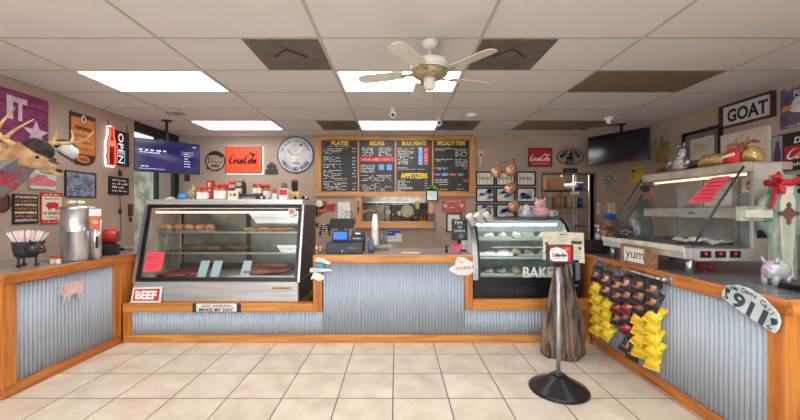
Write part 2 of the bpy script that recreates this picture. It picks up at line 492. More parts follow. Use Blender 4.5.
mb.box(LW, -3.7, FY - 0.1, FY, 0, ZC); mb.box(1.9, RW, FY - 0.1, FY, 0, ZC); mb.box(-3.7, 1.9, FY - 0.1, FY, 0, 0.5); mb.box(-3.7, 1.9, FY - 0.1, FY, 2.5, ZC)
struct(mb.build('wall_front', M_wall))
# ---- shop window behind the meat case, black frame, stone yard outside
mb = MB()
M_wf = mat('black window frame', (24, 24, 26), 0.5, var=0.1)
for (a, b, c, d) in ((WY, BW, 2.60, ZC), (WY, BW, 0, 0.12), (WY, WY + 0.05, 0.1, 2.62), (BW - 0.13, BW, 0.1, 2.62), (5.62, 5.66, 0.1, 2.62)):
    mb.box(LW - 0.10, LW - 0.04, a, b, c, d)
w1 = struct(mb.build('window_1', M_wf))
mb = MB(); mb.box(LW - 0.072, LW - 0.066, WY + 0.05, BW - 0.13, 0.12, 2.60); mb.build('pane', M_glass, w1)
mb = MB(); mb.box(-14, LW - 0.3, 2, 16, -0.2, -0.1); struct(mb.build('ground', mat('gravel yard', (150, 140, 124), 0.9, var=0.1, scale=30)))
M_stone = mat('dry stone and scrub', (208, 200, 184), 0.9, scale=2.2, c2=(128, 120, 100), bump=0.3, bscale=6)
mb = MB(); mb.box(-9.0, -8.6, 3, 16, -0.1, 3.6); struct(mb.build('wall_outside', M_stone))
# kitchen and pantry shells
M_kw = mat('cream kitchen wall', (214, 200, 166), 0.8, var=0.04)
mb = MB()
mb.box(-1.8, 2.0, 8.0, 8.1, 0, ZC); mb.box(-1.9, -1.8, BW + .12, 8.1, 0, ZC); mb.box(2.0, 2.1, BW + .12, 8.1, 0, ZC)
struct(mb.build('wall_kitchen', M_kw))
mb = MB(); mb.box(-1.9, 4.6, BW + .1, 8.2, ZC, ZC + .1); struct(mb.build('ceiling_rear', M_kw))
M_pw = mat('pantry wall', (120, 104, 88), 0.85, var=0.04)
mb = MB()
mb.box(2.1, 4.5, 7.9, 8.0, 0, ZC); mb.box(4.4, 4.5, BW + .12, 7.9, 0, ZC)
struct(mb.build('wall_pantry', M_pw))
# doorway casing
mb = MB()
mb.box(DX0 - .035, DX0, BW - .012, BW + .12, 0, DZ + .035); mb.box(DX1, DX1 + .035, BW - .012, BW + .12, 0, DZ + .035); mb.box(DX0, DX1, BW - .012, BW + .12, DZ, DZ + .035)
struct(mb.build('trim_2', mat('brown door casing', (140, 108, 82), 0.6, var=0.06)))

# ================================================================ CEILING FIXTURES
M_diff = bpy.data.materials.new('troffer diffuser'); M_diff.use_nodes = True
nt = M_diff.node_tree; N = nt.nodes; L = nt.links; b = N['Principled BSDF']
b.inputs['Base Color'].default_value = (.9, .9, .9, 1)
tc = N.new('ShaderNodeTexCoord'); mp = N.new('ShaderNodeMapping'); L.new(tc.outputs['Object'], mp.inputs[0])
wv = N.new('ShaderNodeTexWave'); wv.bands_direction = 'Y'; wv.inputs['Scale'].default_value = 1.05; wv.inputs['Phase Offset'].default_value = 0
L.new(mp.outputs[0], wv.inputs['Vector'])
mr = N.new('ShaderNodeMapRange'); mr.inputs[3].default_value = TROFFER_GLOW * 0.75; mr.inputs[4].default_value = TROFFER_GLOW
L.new(wv.outputs['Fac'], mr.inputs[0]); L.new(mr.outputs[0], b.inputs['Emission Strength'])
b.inputs['Emission Color'].default_value = (1.0, 0.975, 0.95, 1)
M_lframe = mat('white fixture frame', (222, 218, 212), 0.6, var=0.02)
M_unlit = mat('unlit brownish lens', (128, 110, 94), 0.5, var=0.04)
def troffer(ix, iy, label, on=True):
    x0, x1, y0, y1 = GX[ix] + .014, GX[ix+1] - .014, GY[iy] + .014, GY[iy+1] - .014
    cx, cy = (x0+x1)/2, (y0+y1)/2; w, h = (x1-x0)/2, (y1-y0)/2
    t = thing('ceiling_light', label, 'ceiling light', (cx, cy, ZC), 0, 'fluorescent ceiling panels')
    mb = MB()
    for a, b_, c, d in ((-w, w, -h, -h+.02), (-w, w, h-.02, h), (-w, -w+.02, -h+.02, h-.02), (w-.02, w, -h+.02, h-.02)): mb.box(a, b_, c, d, -.008, -.0015)
    mb.build('frame', M_lframe if on else M_unlit, t)
    mb = MB(); mb.box(-w+.02, w-.02, -h+.02, h-.02, -.006, -.002); mb.build('diffuser', M_diff if on else M_unlit, t)
troffer(0, 9, 'lit ceiling light panel high on the left, above the meat case aisle')
troffer(2, 9, 'lit ceiling light panel right behind the white ceiling fan')
troffer(0, 12, 'small far lit ceiling panel above the red neon soda sign')
troffer(2, 12, 'far lit ceiling panel directly above the menu board')
troffer(4, 9, 'brown unlit ceiling panel nearer the camera on the right', False)
troffer(4, 12, 'brown unlit ceiling panel at the back near the black television', False)
for ix, iy in ((0, 5), (2, 5), (4, 5), (0, 2), (2, 2), (4, 2)): troffer(ix, iy, 'unseen lit ceiling panel added behind the camera')  # extra unseen panels, added to light the room
M_vent = mat('grey vent metal', (118, 110, 104), 0.55, 0.3, var=0.06)
M_ventd = mat('dark vent edge', (66, 58, 52), 0.7, var=0.1)  # darker square rim round the diffuser plate
def vent(x0, iy, label):
    y0, y1 = GY[iy] + .014, GY[iy+1] - .014; x1 = x0 + .58
    cx, cy = (x0+x1)/2, (y0+y1)/2; h = (y1-y0)/2
    t = thing('ceiling_vent', label, 'air vent', (cx, cy, ZC), 0, 'square ceiling air vents')
    mb = MB(); mb.box(-.29, .29, -h, h, -.007, -.0015); mb.build('plate', M_vent, t, bevel=.002)
    M4 = Matrix.Rotation(PI/4, 4, 'Z')
    mb = MB(); mb.box(-.10, .10, -.10, .10, -.013, -.0075, M4)
    mb.build('diffuser_edge', M_ventd, t)
    mb = MB(); mb.box(-.088, .088, -.088, .088, -.024, -.014, M4); mb.build('diffuser_plate', M_vent, t, bevel=.002)
vent(GX[2] - .595, 8, 'grey square vent left of the fan, nearest row')
vent(GX[3] + .014, 8, 'grey square vent right of the fan, nearest row')
vent(GX[2] - .595, 12, 'far grey square vent above the left end of the menu board')
vent(GX[3] + .014, 12, 'far grey square vent above the right end of the menu board')
# ---- ceiling fan
fan = thing('ceiling_fan', 'off-white ceiling fan with brass band hanging before the lit panel', 'fan', (0.257, 2.72, ZC))
M_fan = mat('cream fan enamel', (214, 210, 194), 0.4, var=0.03)
M_brass = mat('aged brass lattice', (196, 178, 140), 0.4, 0.3, c2=(120, 100, 74), scale=90)
mb = MB(); mb.lathe([(.07, -.002), (.072, -.012), (.060, -.04), (.035, -.062), (.02, -.068)]); mb.build('canopy', M_fan, fan)
mb = MB(); mb.cyl((0,0,-.06), (0,0,-.15), .013); mb.build('downrod', M_fan, fan)
mb = MB(); mb.lathe([(.03, -.148), (.10, -.152), (.140, -.160), (.148, -.172), (.148, -.20), (.142, -.205), (.148, -.21), (.148, -.228), (.14, -.23)]); mb.build('motor_housing', M_fan, fan)
mb = MB(); mb.lathe([(.143, -.231), (.135, -.255), (.11, -.275), (.07, -.285), (.05, -.286)]); mb.build('lattice_band', M_brass, fan)
mb = MB(); mb.lathe([(.05, -.287), (.045, -.30), (.04, -.30), (.045, -.31), (.042, -.36), (.03, -.372), (.01, -.374)]); mb.build('switch_housing', M_fan, fan)
mb = MB(); mb.cyl((.03, 0, -.36), (.03, 0, -.62), .0015, n=6); mb.ball((.03, 0, -.635), .006, rz=.018); mb.build('pull_chain', mat('brown pull', (110, 70, 50), .5), fan)
for k in range(5):
    a = 2*PI*k/5 + 0.35
    Mr = Matrix.Rotation(a, 4, 'Z') @ Matrix.Rotation(math.radians(9), 4, 'X')
    z = -.262
    mb = MB(); mb.hexa([(.10,-.02,z-.004),(.22,-.012,z-.004),(.22,.012,z-.004),(.10,.02,z-.004),(.10,-.02,z+.004),(.22,-.012,z+.004),(.22,.012,z+.004),(.10,.02,z+.004)], Mr)
    arm = mb.build('blade_arm', M_brass, fan)
    pts = [(.20,-.045),(.24,-.056),(.50,-.062),(.555,-.05),(.57,-.02),(.57,.02),(.555,.05),(.50,.062),(.24,.056),(.20,.045)]
    mb = MB(); mb.prism(pts, z+.004, z+.009, Mr, plane='XY'); mb.build('blade', M_fan, fan)
# ---- cameras and detector under the ceiling
def dome(name, label, cat, px, py, iy=None):
    d = F * (ZC - CZ) / (CY - py)
    t = thing(name, label, cat, (xat(px, d), d, ZC)); return t
t = dome('security_camera', 'white dome security camera in front of the black television', 'security camera', 609, 117)
mb = MB(); mb.lathe([(.055, -.004), (.055, -.03), (.05, -.045)]); mb.build('base', M_white, t)
mb = MB(); mb.ball((0, -.01, -.06), .042); mb.build('dome', M_white, t); mb = MB(); mb.ball((0.005, -.045, -.072), .016); mb.build('lens', M_black, t)
t = dome('security_camera', 'white barrel camera under the ceiling left of the middle, before the menu board', 'security camera', 393, 108.5)
mb = MB(); mb.lathe([(.035, -.004), (.035, -.03)]); mb.cyl((0,0,-.03), (0,0,-.05), .02); mb.build('base', M_white, t)
mb = MB(); mb.cyl((0,.05,-.07), (0,-.05,-.095), .036, .038); mb.build('barrel', M_white, t)
mb = MB(); mb.cyl((0,-.0505,-.0955), (0,-.054,-.0965), .026); mb.build('lens', M_black, t)
t = dome('security_camera', 'small white camera with dark lens at the edge of the far ceiling light', 'security camera', 439, 119)
mb = MB(); mb.lathe([(.03, -.007), (.03, -.03)]); mb.build('base', M_white, t)
mb = MB(); mb.ball((0, -.01, -.06), .045); mb.build('housing', M_white, t); mb = MB(); mb.ball((0.0, -.05, -.065), .02); mb.build('lens', M_black, t)
t = dome('smoke_detector', 'flat round white smoke detector on the ceiling right of the menu board', 'smoke detector', 472, 114)
mb = MB(); mb.lathe([(.075, -.004), (.075, -.015), (.06, -.035), (.02, -.038)]); mb.build('body', M_white, t); mb = MB(); mb.ball((.03, -.02, -.036), .006); mb.build('indicator', M_redink, t)

# ================================================================ COUNTERS
H = 0.95; CF = 3.81
def corrugated(name, parent, axis, a0, a1, c, z0, z1, amp=0.014, per=0.035, sgn=-1):
    """sheet running along axis 'X' at y=c or along 'Y' at x=c"""
    mb = MB(); n = int((a1 - a0) / per * 10); prev = None
    for i in range(n + 1):
        a = a0 + (a1 - a0) * i / n
        off = sgn * amp * (abs(math.sin(PI*(a - a0)/per)) ** .75)
        q = [(a, c + off, z) if axis == 'X' else (c + off, a, z) for z in (z0, z1)]
        v = [mb.bm.verts.new(p) for p in q]
        if prev:
            f = mb.bm.faces.new([prev[0], v[0], v[1], prev[1]]); f.smooth = True
        prev = v
    o = mb.build(name, M_galv, parent, fix=False)
    s = o.modifiers.new('thickness', 'SOLIDIFY'); s.thickness = 0.001
    return o
# centre counter with its two low bays
cc = thing('service_counter', 'long middle counter with corrugated metal front and orange pine trim', 'counter', (0, 0, 0))
corrugated('corrugated_panel', cc, 'X', -.80, .74, CF + .022, .09, .87)
corrugated('corrugated_panel', cc, 'X', -2.88, -.80, CF + .022, .09, .345)
corrugated('corrugated_panel', cc, 'X', .74, 2.02, CF + .022, .09, .36)
def board(mb, *a): mb.box(*a)
for a in ((-2.96, 2.10, CF, CF + .03, 0.001, .088),): mb = MB(); mb.box(*a); mb.build('base_board', M_oakX, cc, bevel=.003)
mb = MB(); mb.box(-.903, .828, CF - .012, CF + .03, .868, H); mb.build('top_trim', M_oakX, cc, bevel=.004)
mb = MB(); mb.box(-2.96, -.903, CF - .01, CF + .10, .342, .428); mb.build('ledge', M_oakX, cc, bevel=.004)
mb = MB(); mb.box(.828, 2.10, CF - .01, CF + .10, .362, .472); mb.build('ledge', M_oakX, cc, bevel=.004)
mb = MB(); mb.box(-.903, -.806, CF - .002, CF + .03, .344, .866); mb.build('upright_trim', M_oakZ, cc, bevel=.003)
mb = MB(); mb.box(.741, .826, CF - .002, CF + .03, .364, .866); mb.build('upright_trim', M_oakZ, cc, bevel=.003)
mb = MB(); mb.box(-2.96, -2.865, CF - .002, CF + .03, .09, .344); mb.build('upright_trim', M_oakZ, cc, bevel=.003)
mb = MB(); mb.box(2.015, 2.10, CF - .002, CF + .03, .09, .364); mb.build('upright_trim', M_oakZ, cc, bevel=.003)
mb = MB(); mb.box(-.903, .828, CF + .031, CF + .74, .90, H - .001); mb.build('countertop', M_lam, cc, bevel=.003)
mb = MB()
mb.box(-.90, -.87, CF + .035, CF + .74, .01, .90); mb.box(.79, .825, CF + .035, CF + .74, .01, .90); mb.box(-.87, .79, CF + .70, CF + .73, .01, .90)
mb.box(-2.9, -1.0, CF + .12, CF + .9, .36, .42); mb.box(.86, 2.05, CF + .12, CF + .8, .39, .46)
mb.build('carcass', mat('raw plywood', (150, 112, 74), 0.8), cc)
# left counter
lc = thing('side_counter', 'left side counter with corrugated front along the deer wall', 'counter', (0, 0, 0))
LX = -2.97; LY0, LY1 = 2.66, 3.80
corrugated('corrugated_panel', lc, 'Y', LY0 + .10, LY1 - .09, LX - .028, .09, .87, sgn=1)
mb = MB(); mb.box(LX - .03, LX, LY0 + .001, LY1, 0.001, .09); mb.build('base_board', M_oakY, lc, bevel=.003)
mb = MB(); mb.box(LX - .03, LX + .012, LY0 - .012, 4.35, .868, H); mb.build('top_trim', M_oakY, lc, bevel=.004)
mb = MB(); mb.box(LW + .005, LX - .032, LY0 - .012, LY0 + .02, .868, H); mb.build('end_trim', M_oakX, lc, bevel=.004)
mb = MB(); mb.box(LX - .10, LX - .001, LY0, LY0 + .095, .091, .866); mb.build('corner_post', M_oakZ, lc, bevel=.003)
mb = MB(); mb.box(LX - .03, LX - .001, LY1 - .09, LY1, .091, .866); mb.build('corner_post', M_oakZ, lc, bevel=.003)
mb = MB(); mb.box(LX - .02, LX - .002, LY1 + .002, LY1 + .5, .43, .866); mb.build('return_panel', M_oakZ, lc)
mb = MB(); mb.box(LW + .005, LX - .101, LY0 + .005, LY0 + .03, .01, .866); mb.build('end_panel', M_oakX, lc)
mb = MB(); mb.box(LW + .004, LX - .031, LY0 + .021, 5.3, .90, H - .001); mb.build('countertop', M_lam, lc, bevel=.003)
mb = MB(); mb.box(LW + .004, LX - .04, LY0 + .05, 5.25, .01, .899); mb.build('carcass', MATS['raw plywood'], lc)
# right counter
rc = thing('side_counter', 'right side counter with corrugated front, snack rack and the 911 sign', 'counter', (0, 0, 0))
RX = 2.11; RY0, RY1 = 1.91, 3.80
corrugated('corrugated_panel', rc, 'Y', RY0 + .10, RY1 - .09, RX + .022, .09, .87)
mb = MB(); mb.box(RX, RX + .03, RY0, RY1, 0.001, .09); mb.build('base_board', M_oakY, rc, bevel=.003)
mb = MB(); mb.box(RX - .012, RX + .03, RY0 - .012, 4.02, .868, H); mb.build('top_trim', M_oakY, rc, bevel=.004)
mb = MB(); mb.box(RX + .001, RX + .095, RY0, RY0 + .095, .001, .866); mb.build('corner_post', M_oakZ, rc, bevel=.003)
mb = MB(); mb.box(RX + .001, RX + .03, RY1 - .09, RY1 + .2, .091, .866); mb.build('corner_post', M_oakZ, rc, bevel=.003)
mb = MB(); mb.box(RX + .032, 3.35, RY0 - .012, RY0 + .02, .868, H); mb.build('end_trim', M_oakX, rc, bevel=.004)
mb = MB(); mb.box(RX + .101, 3.34, RY0 + .005, RY0 + .03, .001, .866); mb.build('end_panel', M_oakZ, rc)
mb = MB(); mb.box(RX + .031, 3.35, RY0 + .021, 4.9, .90, H - .001); mb.build('countertop', mat('dark grey laminate', (120, 122, 128), 0.25, 0.1, var=0.04), rc, bevel=.003)
mb = MB(); mb.box(RX + .04, 3.34, RY0 + .05, 4.88, .01, .899); mb.build('carcass', MATS['raw plywood'], rc)

# ================================================================ MEAT CASE
X0, X1 = -2.89, -1.08
mc = thing('meat_display_case', 'big stainless meat display case with slanted glass front', 'display case', (0, 0, 0))
fy0, fz0, fy1, fz1 = 3.90, .655, 4.10, 1.50      # bottom / top of the slanted glass
mb = MB(); mb.box(X0, X1, 3.86, 4.55, .432, .65); mb.build('base_panel', M_steelX, mc, bevel=.006)
side = [(3.86, .65), (4.68, .65), (4.68, 1.50), (fy1 - .02, 1.50)]
mb = MB(); mb.prism([(3.90, .652), (4.70, .652), (4.70, 1.50), (fy1, 1.50)], X0, X0 + .02, plane='YZ'); mb.build('side_panel', mat('white side lining', (222, 208, 200), .5), mc)
mb = MB(); mb.prism([(3.90, .652), (4.70, .652), (4.70, 1.50), (fy1, 1.50)], X1 - .02, X1, plane='YZ'); mb.build('side_panel', M_dksteel, mc)
mb = MB(); mb.box(X1 + .001, X1 + .004, 3.9, 4.62, .44, .645); mb.build('side_skirt', M_dksteel, mc)
mb = MB(); mb.box(X0, X1, 4.06, 4.72, 1.502, 1.563); mb.build('top_panel', M_steelX, mc, bevel=.006)
def slantbox(mb, x0, x1, t0, t1, th, off=0.0):
    a = Vector((0, fy0, fz0)); b = Vector((0, fy1, fz1)); n = Vector((0, -(fz1-fz0), fy1-fy0)).normalized()
    p, q = a.lerp(b, t0) + n * off, a.lerp(b, t1) + n * off
    mb.slab([(x0, p.y, p.z), (x1, p.y, p.z), (x1, q.y, q.z), (x0, q.y, q.z)], n, th)
mb = MB()
slantbox(mb, X0 + .012, X1 - .012, 0, .045, .02); slantbox(mb, X0 + .012, X1 - .012, .955, 1, .02)
slantbox(mb, X0 + .012, X0 + .05, .045, .955, .02); slantbox(mb, X1 - .05, X1 - .012, .045, .955, .02)
mb.build('glass_frame', M_black, mc)
mb = MB(); slantbox(mb, X0 - .025, X0 + .011, -.02, 1, .024); mb.build('corner_rail', M_steel, mc)
mb = MB(); slantbox(mb, X1 - .011, X1 + .012, -.02, 1, .024); mb.build('corner_rail', M_steel, mc)
mb = MB(); slantbox(mb, X0 + .05, X1 - .05, .045, .955, .006, .004); mb.build('front_glass', M_glass, mc)
M_dklin = mat('case lining', (150, 148, 146), 0.35, 0.5, var=0.08)
mb = MB(); mb.box(X0 + .02, X1 - .02, 3.92, 4.68, .652, .66); mb.build('deck', mat('deck white', (206, 204, 200), .4), mc)
rear = MB()
rear.box(X0 + .02, X1 - .02, 4.66, 4.68, .66, .74); rear.box(X0 + .02, X1 - .02, 4.66, 4.68, 1.42, 1.50)
for x in (X0 + .04, -1.99, -1.96, X1 - .06): rear.box(x, x + .03, 4.66, 4.68, .74, 1.42)
rear.build('rear_frame', M_blackm, mc)
M_reardoor = mat('reflective rear door', (158, 154, 146), 0.2, 0.35, var=0.1, scale=3)
for x in ((X0 + .07, -1.99), (-1.93, X1 - .06)):
    mb = MB(); mb.box(x[0], x[1], 4.668, 4.674, .74, 1.42); mb.build('rear_door', M_reardoor, mc)
M_case_glow = glow('case lamp tube', (255, 196, 172), 6.0)
mb = MB(); mb.box(X0 + .06, X1 - .06, 4.14, 4.20, 1.452, 1.495); lamp = mb.build('lamp_housing', M_white, mc)
mb = MB(); mb.cyl((X0 + .08, 4.12, 1.415), (X1 - .08, 4.12, 1.415), .010, n=12); mb.build('lamp_tube', M_case_glow, mc)
M_shelfg = mat('shelf edge metal', (176, 170, 164), .35, .7, var=.05)
for z, y in ((1.17, 4.22), (.93, 4.14)):
    mb = MB(); mb.box(X0 + .03, X1 - .03, y, 4.62, z, z + .006); sh = mb.build('shelf', glass('shelf glass', (232, 240, 236), .10, .05, .4), mc)
    mb = MB(); mb.box(X0 + .03, X1 - .03, y - .008, y, z - .008, z + .012); mb.build('shelf_edge', M_shelfg, mc)
mb = MB(); mb.box(xat(272, 3.855), xat(291, 3.855), 3.853, 3.859, .572, .596); pl = mb.build('maker_plate', mat('brass plate', (190, 156, 84), .4, .6), mc)
mb = MB(); mb.bars(xat(273, 3.855), xat(290, 3.855), .578, 3.8525, .013, random.Random(4), .95, .02, .05); mb.build('maker_plate_print', M_ink, mc)

# ================================================================ BAKERY CASE
bx0, bx1 = .845, 2.015
bc = thing('bakery_display_case', 'black bakery case with curved glass and white BAKERY lettering', 'display case', (0, 0, 0))
mb = MB(); mb.box(bx0, bx1, 3.86, 4.5, .474, .665); mb.build('base_panel', M_black, bc, bevel=.006)
mb = MB()
for i in range(9): 
    for j in range(3): mb.box(1.01 + i * .058, 1.01 + i * .058 + .045, 3.854, 3.859, .52 + j * .026, .534 + j * .026)
mb.build('vent_grille', M_char, bc)
mb = MB(); mb.box(1.86, 1.99, 3.854, 3.859, .60, .625); mb.build('maker_plate', M_steel, bc)
prof = [(3.88, .67), (3.885, .80), (3.905, .93), (3.945, 1.06), (4.00, 1.17), (4.07, 1.25), (4.16, 1.31), (4.22, 1.325)]
def curvestrip(mb, x0, x1, i0, i1, th, off=0.0, pr=prof):
    pp = catmull(pr, 3)
    def nrm(i):
        a = pp[max(i-1, 0)]; b = pp[min(i+1, len(pp)-1)]
        t = Vector((0, b[0]-a[0], b[1]-a[1])).normalized(); return Vector((0, -t.z, t.y))
    k0, k1 = int(i0 * (len(pp)-1)), int(round(i1 * (len(pp)-1)))
    for i in range(k0, k1):
        a = Vector((0, pp[i][0], pp[i][1])); b = Vector((0, pp[i+1][0], pp[i+1][1])); na, nb = nrm(i), nrm(i+1)
        q = []
        for s_ in (off, off + th):
            q += [(x0, (a+na*s_).y, (a+na*s_).z), (x1, (a+na*s_).y, (a+na*s_).z), (x1, (b+nb*s_).y, (b+nb*s_).z), (x0, (b+nb*s_).y, (b+nb*s_).z)]
        mb.hexa(q)
mb = MB(); curvestrip(mb, bx0 - .004, bx0 + .05, 0, 1, .022); mb.build('end_rail', M_steel, bc)
mb = MB(); curvestrip(mb, bx1 - .05, bx1 + .004, 0, 1, .022); mb.build('end_rail', M_steel, bc)
mb = MB(); curvestrip(mb, bx0 + .051, bx0 + .075, 0, 1, .018); curvestrip(mb, bx1 - .075, bx1 - .051, 0, 1, .018)
mb.box(bx0 + .075, bx1 - .075, 3.862, 3.882, .667, .70); mb.build('glass_frame', M_black, bc)
mb = MB(); curvestrip(mb, bx0 + .075, bx1 - .075, .0, 1, .005, .004); mb.build('curved_glass', glass('bakery glass', (246, 251, 250), .03, .01, .25), bc)
endp = [(3.88, .667), (4.62, .667), (4.62, 1.325)] + prof[::-1][:-1]
M_mint = mat('pale mint lining', (218, 226, 224), .5, var=.02)
for x in (bx0 + .01, bx1 - .03):
    mb = MB(); mb.prism(endp, x, x + .02, plane='YZ'); mb.build('end_panel', M_mint, bc)
mb = MB(); mb.box(bx0, bx1, 4.19, 4.66, 1.326, 1.352); mb.build('top_panel', M_dksteel, bc, bevel=.004)
mb = MB(); mb.box(bx0 + .03, bx1 - .03, 4.60, 4.62, .667, 1.32); mb.build('rear_door', mat('bakery rear lining', (190, 190, 186), .3, .2, var=.06), bc)
mb = MB(); mb.box(bx0 + .03, bx1 - .03, 3.9, 4.6, .667, .69); mb.build('deck', M_mint, bc)
for z, y in ((1.10, 4.10), (.90, 4.00)):
    mb = MB(); mb.box(bx0 + .035, bx1 - .035, y, 4.58, z, z + .006); mb.build('shelf', MATS['shelf glass'], bc)
    mb = MB(); mb.box(bx0 + .035, bx1 - .035, y - .01, y - .001, z - .014, z + .012); mb.build('shelf_edge', M_mint, bc)
M_mglow = glow('mint case lamp', (236, 244, 246), 14.0)
mb = MB(); mb.box(bx0 + .09, bx1 - .09, 4.19, 4.24, 1.272, 1.31); mb.build('lamp_housing', M_mint, bc)
mb = MB(); mb.cyl((bx0 + .10, 4.215, 1.262), (bx1 - .10, 4.215, 1.262), .010, n=12); mb.build('lamp_tube', M_mglow, bc)
mb = MB(); mb.box(bx0 + .08, bx1 - .08, 4.10, 4.105, 1.19, 1.255); mb.build('header_panel', M_mint, bc)
mb = MB(); mb.text('BAKERY', xat(546.5, 3.87), .752, 3.872, .118, w=.52, bold=.028); mb.build('lettering', M_whiteink, bc)

# ================================================================ MENU BOARD
mn = thing('menu_board', 'wide oak-framed black menu board with yellow headings', 'menu board', (xat(395.6, BW), BW - .002, (zat(196.5, BW) + 2.735) / 2))
MW, MH = 159.5 * BW / F, 2.735 - zat(196.5, BW)
hw, hh = MW/2, MH/2
for a, b_ in ((hh-.075, hh), (-hh, -hh+.085)): mb = MB(); mb.box(-hw, hw, -.035, 0, a, b_); mb.build('frame_rail', M_frameX, mn, bevel=.004)
mb = MB(); mb.box(-hw, -hw + .10, -.034, 0, -hh + .086, hh - .076); mb.box(hw - .10, hw, -.034, 0, -hh + .086, hh - .076)
iw = (MW - .2) / 4
mb.bm.free()
for a, b_ in [(-hw, -hw+.10), (hw-.10, hw)] + [(-hw + .1 + k*iw - .012, -hw + .1 + k*iw + .012) for k in (1,2,3)]:
    mb = MB(); mb.box(a, b_, -.032, 0, -hh + .086, hh - .076); mb.build('frame_stile', M_frameZ, mn, bevel=.003)
rnd = random.Random(11)
top = hh - .085
heads = ['PLATES', 'SIDES', 'BULK MEATS', 'SPECIALTY ITEMS']
for k in range(4):
    xa = -hw + .1 + k*iw + .014; xb = xa + iw - .028; xm = (xa+xb)/2
    mb = MB(); mb.m(0).box(xa, xb, -.012, -.001, -hh + .087, hh - .077)
    mb.m(1).text(heads[k], xm, top - .04, -.013, .07, w=[.30, .26, .42, .50][k], bold=.03)
    Y = -.0135
    def line(z, a, b_, h=.014, m_=2, dens=.85): mb.m(m_).bars(xa + a*(xb-xa), xa + b_*(xb-xa), z, Y, h, rnd, dens)
    def blk(a, b_, z0, z1, m_): mb.m(m_).quad([(xa + a*(xb-xa), Y+.0006, z0), (xa + b_*(xb-xa), Y+.0006, z0), (xa + b_*(xb-xa), Y+.0006, z1), (xa + a*(xb-xa), Y+.0006, z1)])
    z = top - .11
    if k == 0:
        line(z + .012, .15, .85, .008)
        for i in range(27):
            zz = z - .03 - i * .0275
            if i in (4, 9, 13): continue
            if i == 20: blk(.35, .65, zz, zz + .008, 1); continue
            line(zz, .04, rnd.choice([.35, .55, .7]), .015); 
            if i % 2 == 0: line(zz, .85, .95, .015)
    elif k == 1:
        for i in range(6): line(z - .02 - i*.026, .08, .40, .015); line(z - .02 - i*.026, .55, .92, .015)
        blk(.02, .98, z - .25, z - .175, 3); line(z - .225, .10, .9, .016)
        blk(.55, .70, z - .40, z - .30, 4); blk(.77, .92, z - .40, z - .30, 4)
        for i in range(5): line(z - .32 - i*.03, .04, .45, .015)
        for i in range(4): line(z - .50 - i*.03, .04, .9, .014, dens=.7)
        blk(.42, .56, z - .635, z - .628, 1)
        for i in range(5): line(z - .67 - i*.032, .08, rnd.choice([.6, .75, .92]), .014, dens=.75)
    elif k == 2:
        blk(.62, .74, z - .31, z + .0, 4); blk(.77, .90, z - .31, z + .0, 3)
        for i in range(11): line(z - .03 - i*.027, .04, rnd.choice([.35, .5]), .015); line(z - .02 - i*.027, .64, .72, .012); line(z - .02 - i*.027, .79, .88, .012)
        line(z - .365, .04, .3); line(z - .365, .8, .9); line(z - .39, .04, .8, .008)
        mb.m(1).text('APPETIZERS', xm, z - .50, -.013, .085, w=.47, bold=.03)
        for i in range(10): line(z - .59 - i*.024, .04, rnd.choice([.3, .5]), .014); 
        for i in range(5): line(z - .59 - i*.044, .8, .88, .012)
        blk(.76, .9, z - .80, z - .78, 3)
    else:
        for i in range(2): line(z - .03 - i*.027, .04, .6 - .2*i)
        for i in range(5): line(z - .04 - i*.03, .62, .96)
        for i in range(2): line(z - .22 - i*.027, .04, .55 - .2*i)
        for i in range(5): line(z - .22 - i*.028, .62, .96)
        for i in range(2): line(z - .37 - i*.024, .04, .5 - .1*i)
        blk(.84, .96, z - .38, z - .345, 3)
        for i, m_ in enumerate((5, 4, 3, 6)): blk(.02 + i*.22, .20 + i*.22, z - .50, z - .455, m_); line(z - .485, .05 + i*.22, .18 + i*.22, .012)
        for i in range(3): line(z - .57 - i*.026, .04, .42)
        blk(.84, .99, z - .61, z - .565, 3)
        line(z - .66, .04, .4); line(z - .66, .7, .85)
        line(z - .75, .08, .42, .026, 1, 1); line(z - .79, .06, .45, .026, 1, 1); line(z - .74, .66, .86, .022, 1, 1)
        for i in range(4): line(z - .78 - i*.02, .55, .95, .011)
    mb.build('menu_panel', [M_chalk, M_yel, M_whiteink, mat('menu red block', (206, 60, 60), .6), M_ltblue, mat('menu purple block', (120, 70, 140), .6), mat('menu green block', (60, 130, 80), .6)], mn)
# ================================================================ THINGS ON THE WALLS
def wsign(name, label, cat, wall, x0, x1, yt0, yb0, yt1=None, yb1=None, off=0.002, group=None):
    loc, rz, w, h = wallbox(wall, x0, x1, yt0, yb0, yt1, yb1, off)
    return thing(name, label, cat, loc, rz, group), w, h
def panel(t, w, h, th, m, name='panel', bevel=.002, y=0.0):
    mb = MB(); mb.box(-w/2, w/2, y - th, y, -h/2, h/2); return mb.build(name, m, t, bevel=bevel)
def frame4(t, w, h, b, th, m, name='frame', y=0.0):
    mb = MB()
    o = [(-w/2,-h/2),(w/2,-h/2),(w/2,h/2),(-w/2,h/2)]; i = [(-w/2+b,-h/2+b),(w/2-b,-h/2+b),(w/2-b,h/2-b),(-w/2+b,h/2-b)]
    vo = [[mb.bm.verts.new((p[0], yy, p[1])) for p in o] for yy in (y, y-th)]
    vi = [[mb.bm.verts.new((p[0], yy, p[1])) for p in i] for yy in (y, y-th)]
    for k in range(4):
        j = (k+1) % 4
        mb.bm.faces.new([vo[1][k], vo[1][j], vi[1][j], vi[1][k]]); mb.bm.faces.new([vo[0][k], vi[0][k], vi[0][j], vo[0][j]])
        mb.bm.faces.new([vo[0][k], vo[0][j], vo[1][j], vo[1][k]]); mb.bm.faces.new([vi[0][k], vi[1][k], vi[1][j], vi[0][j]])
    return mb.build(name, m, t, bevel=.0015)
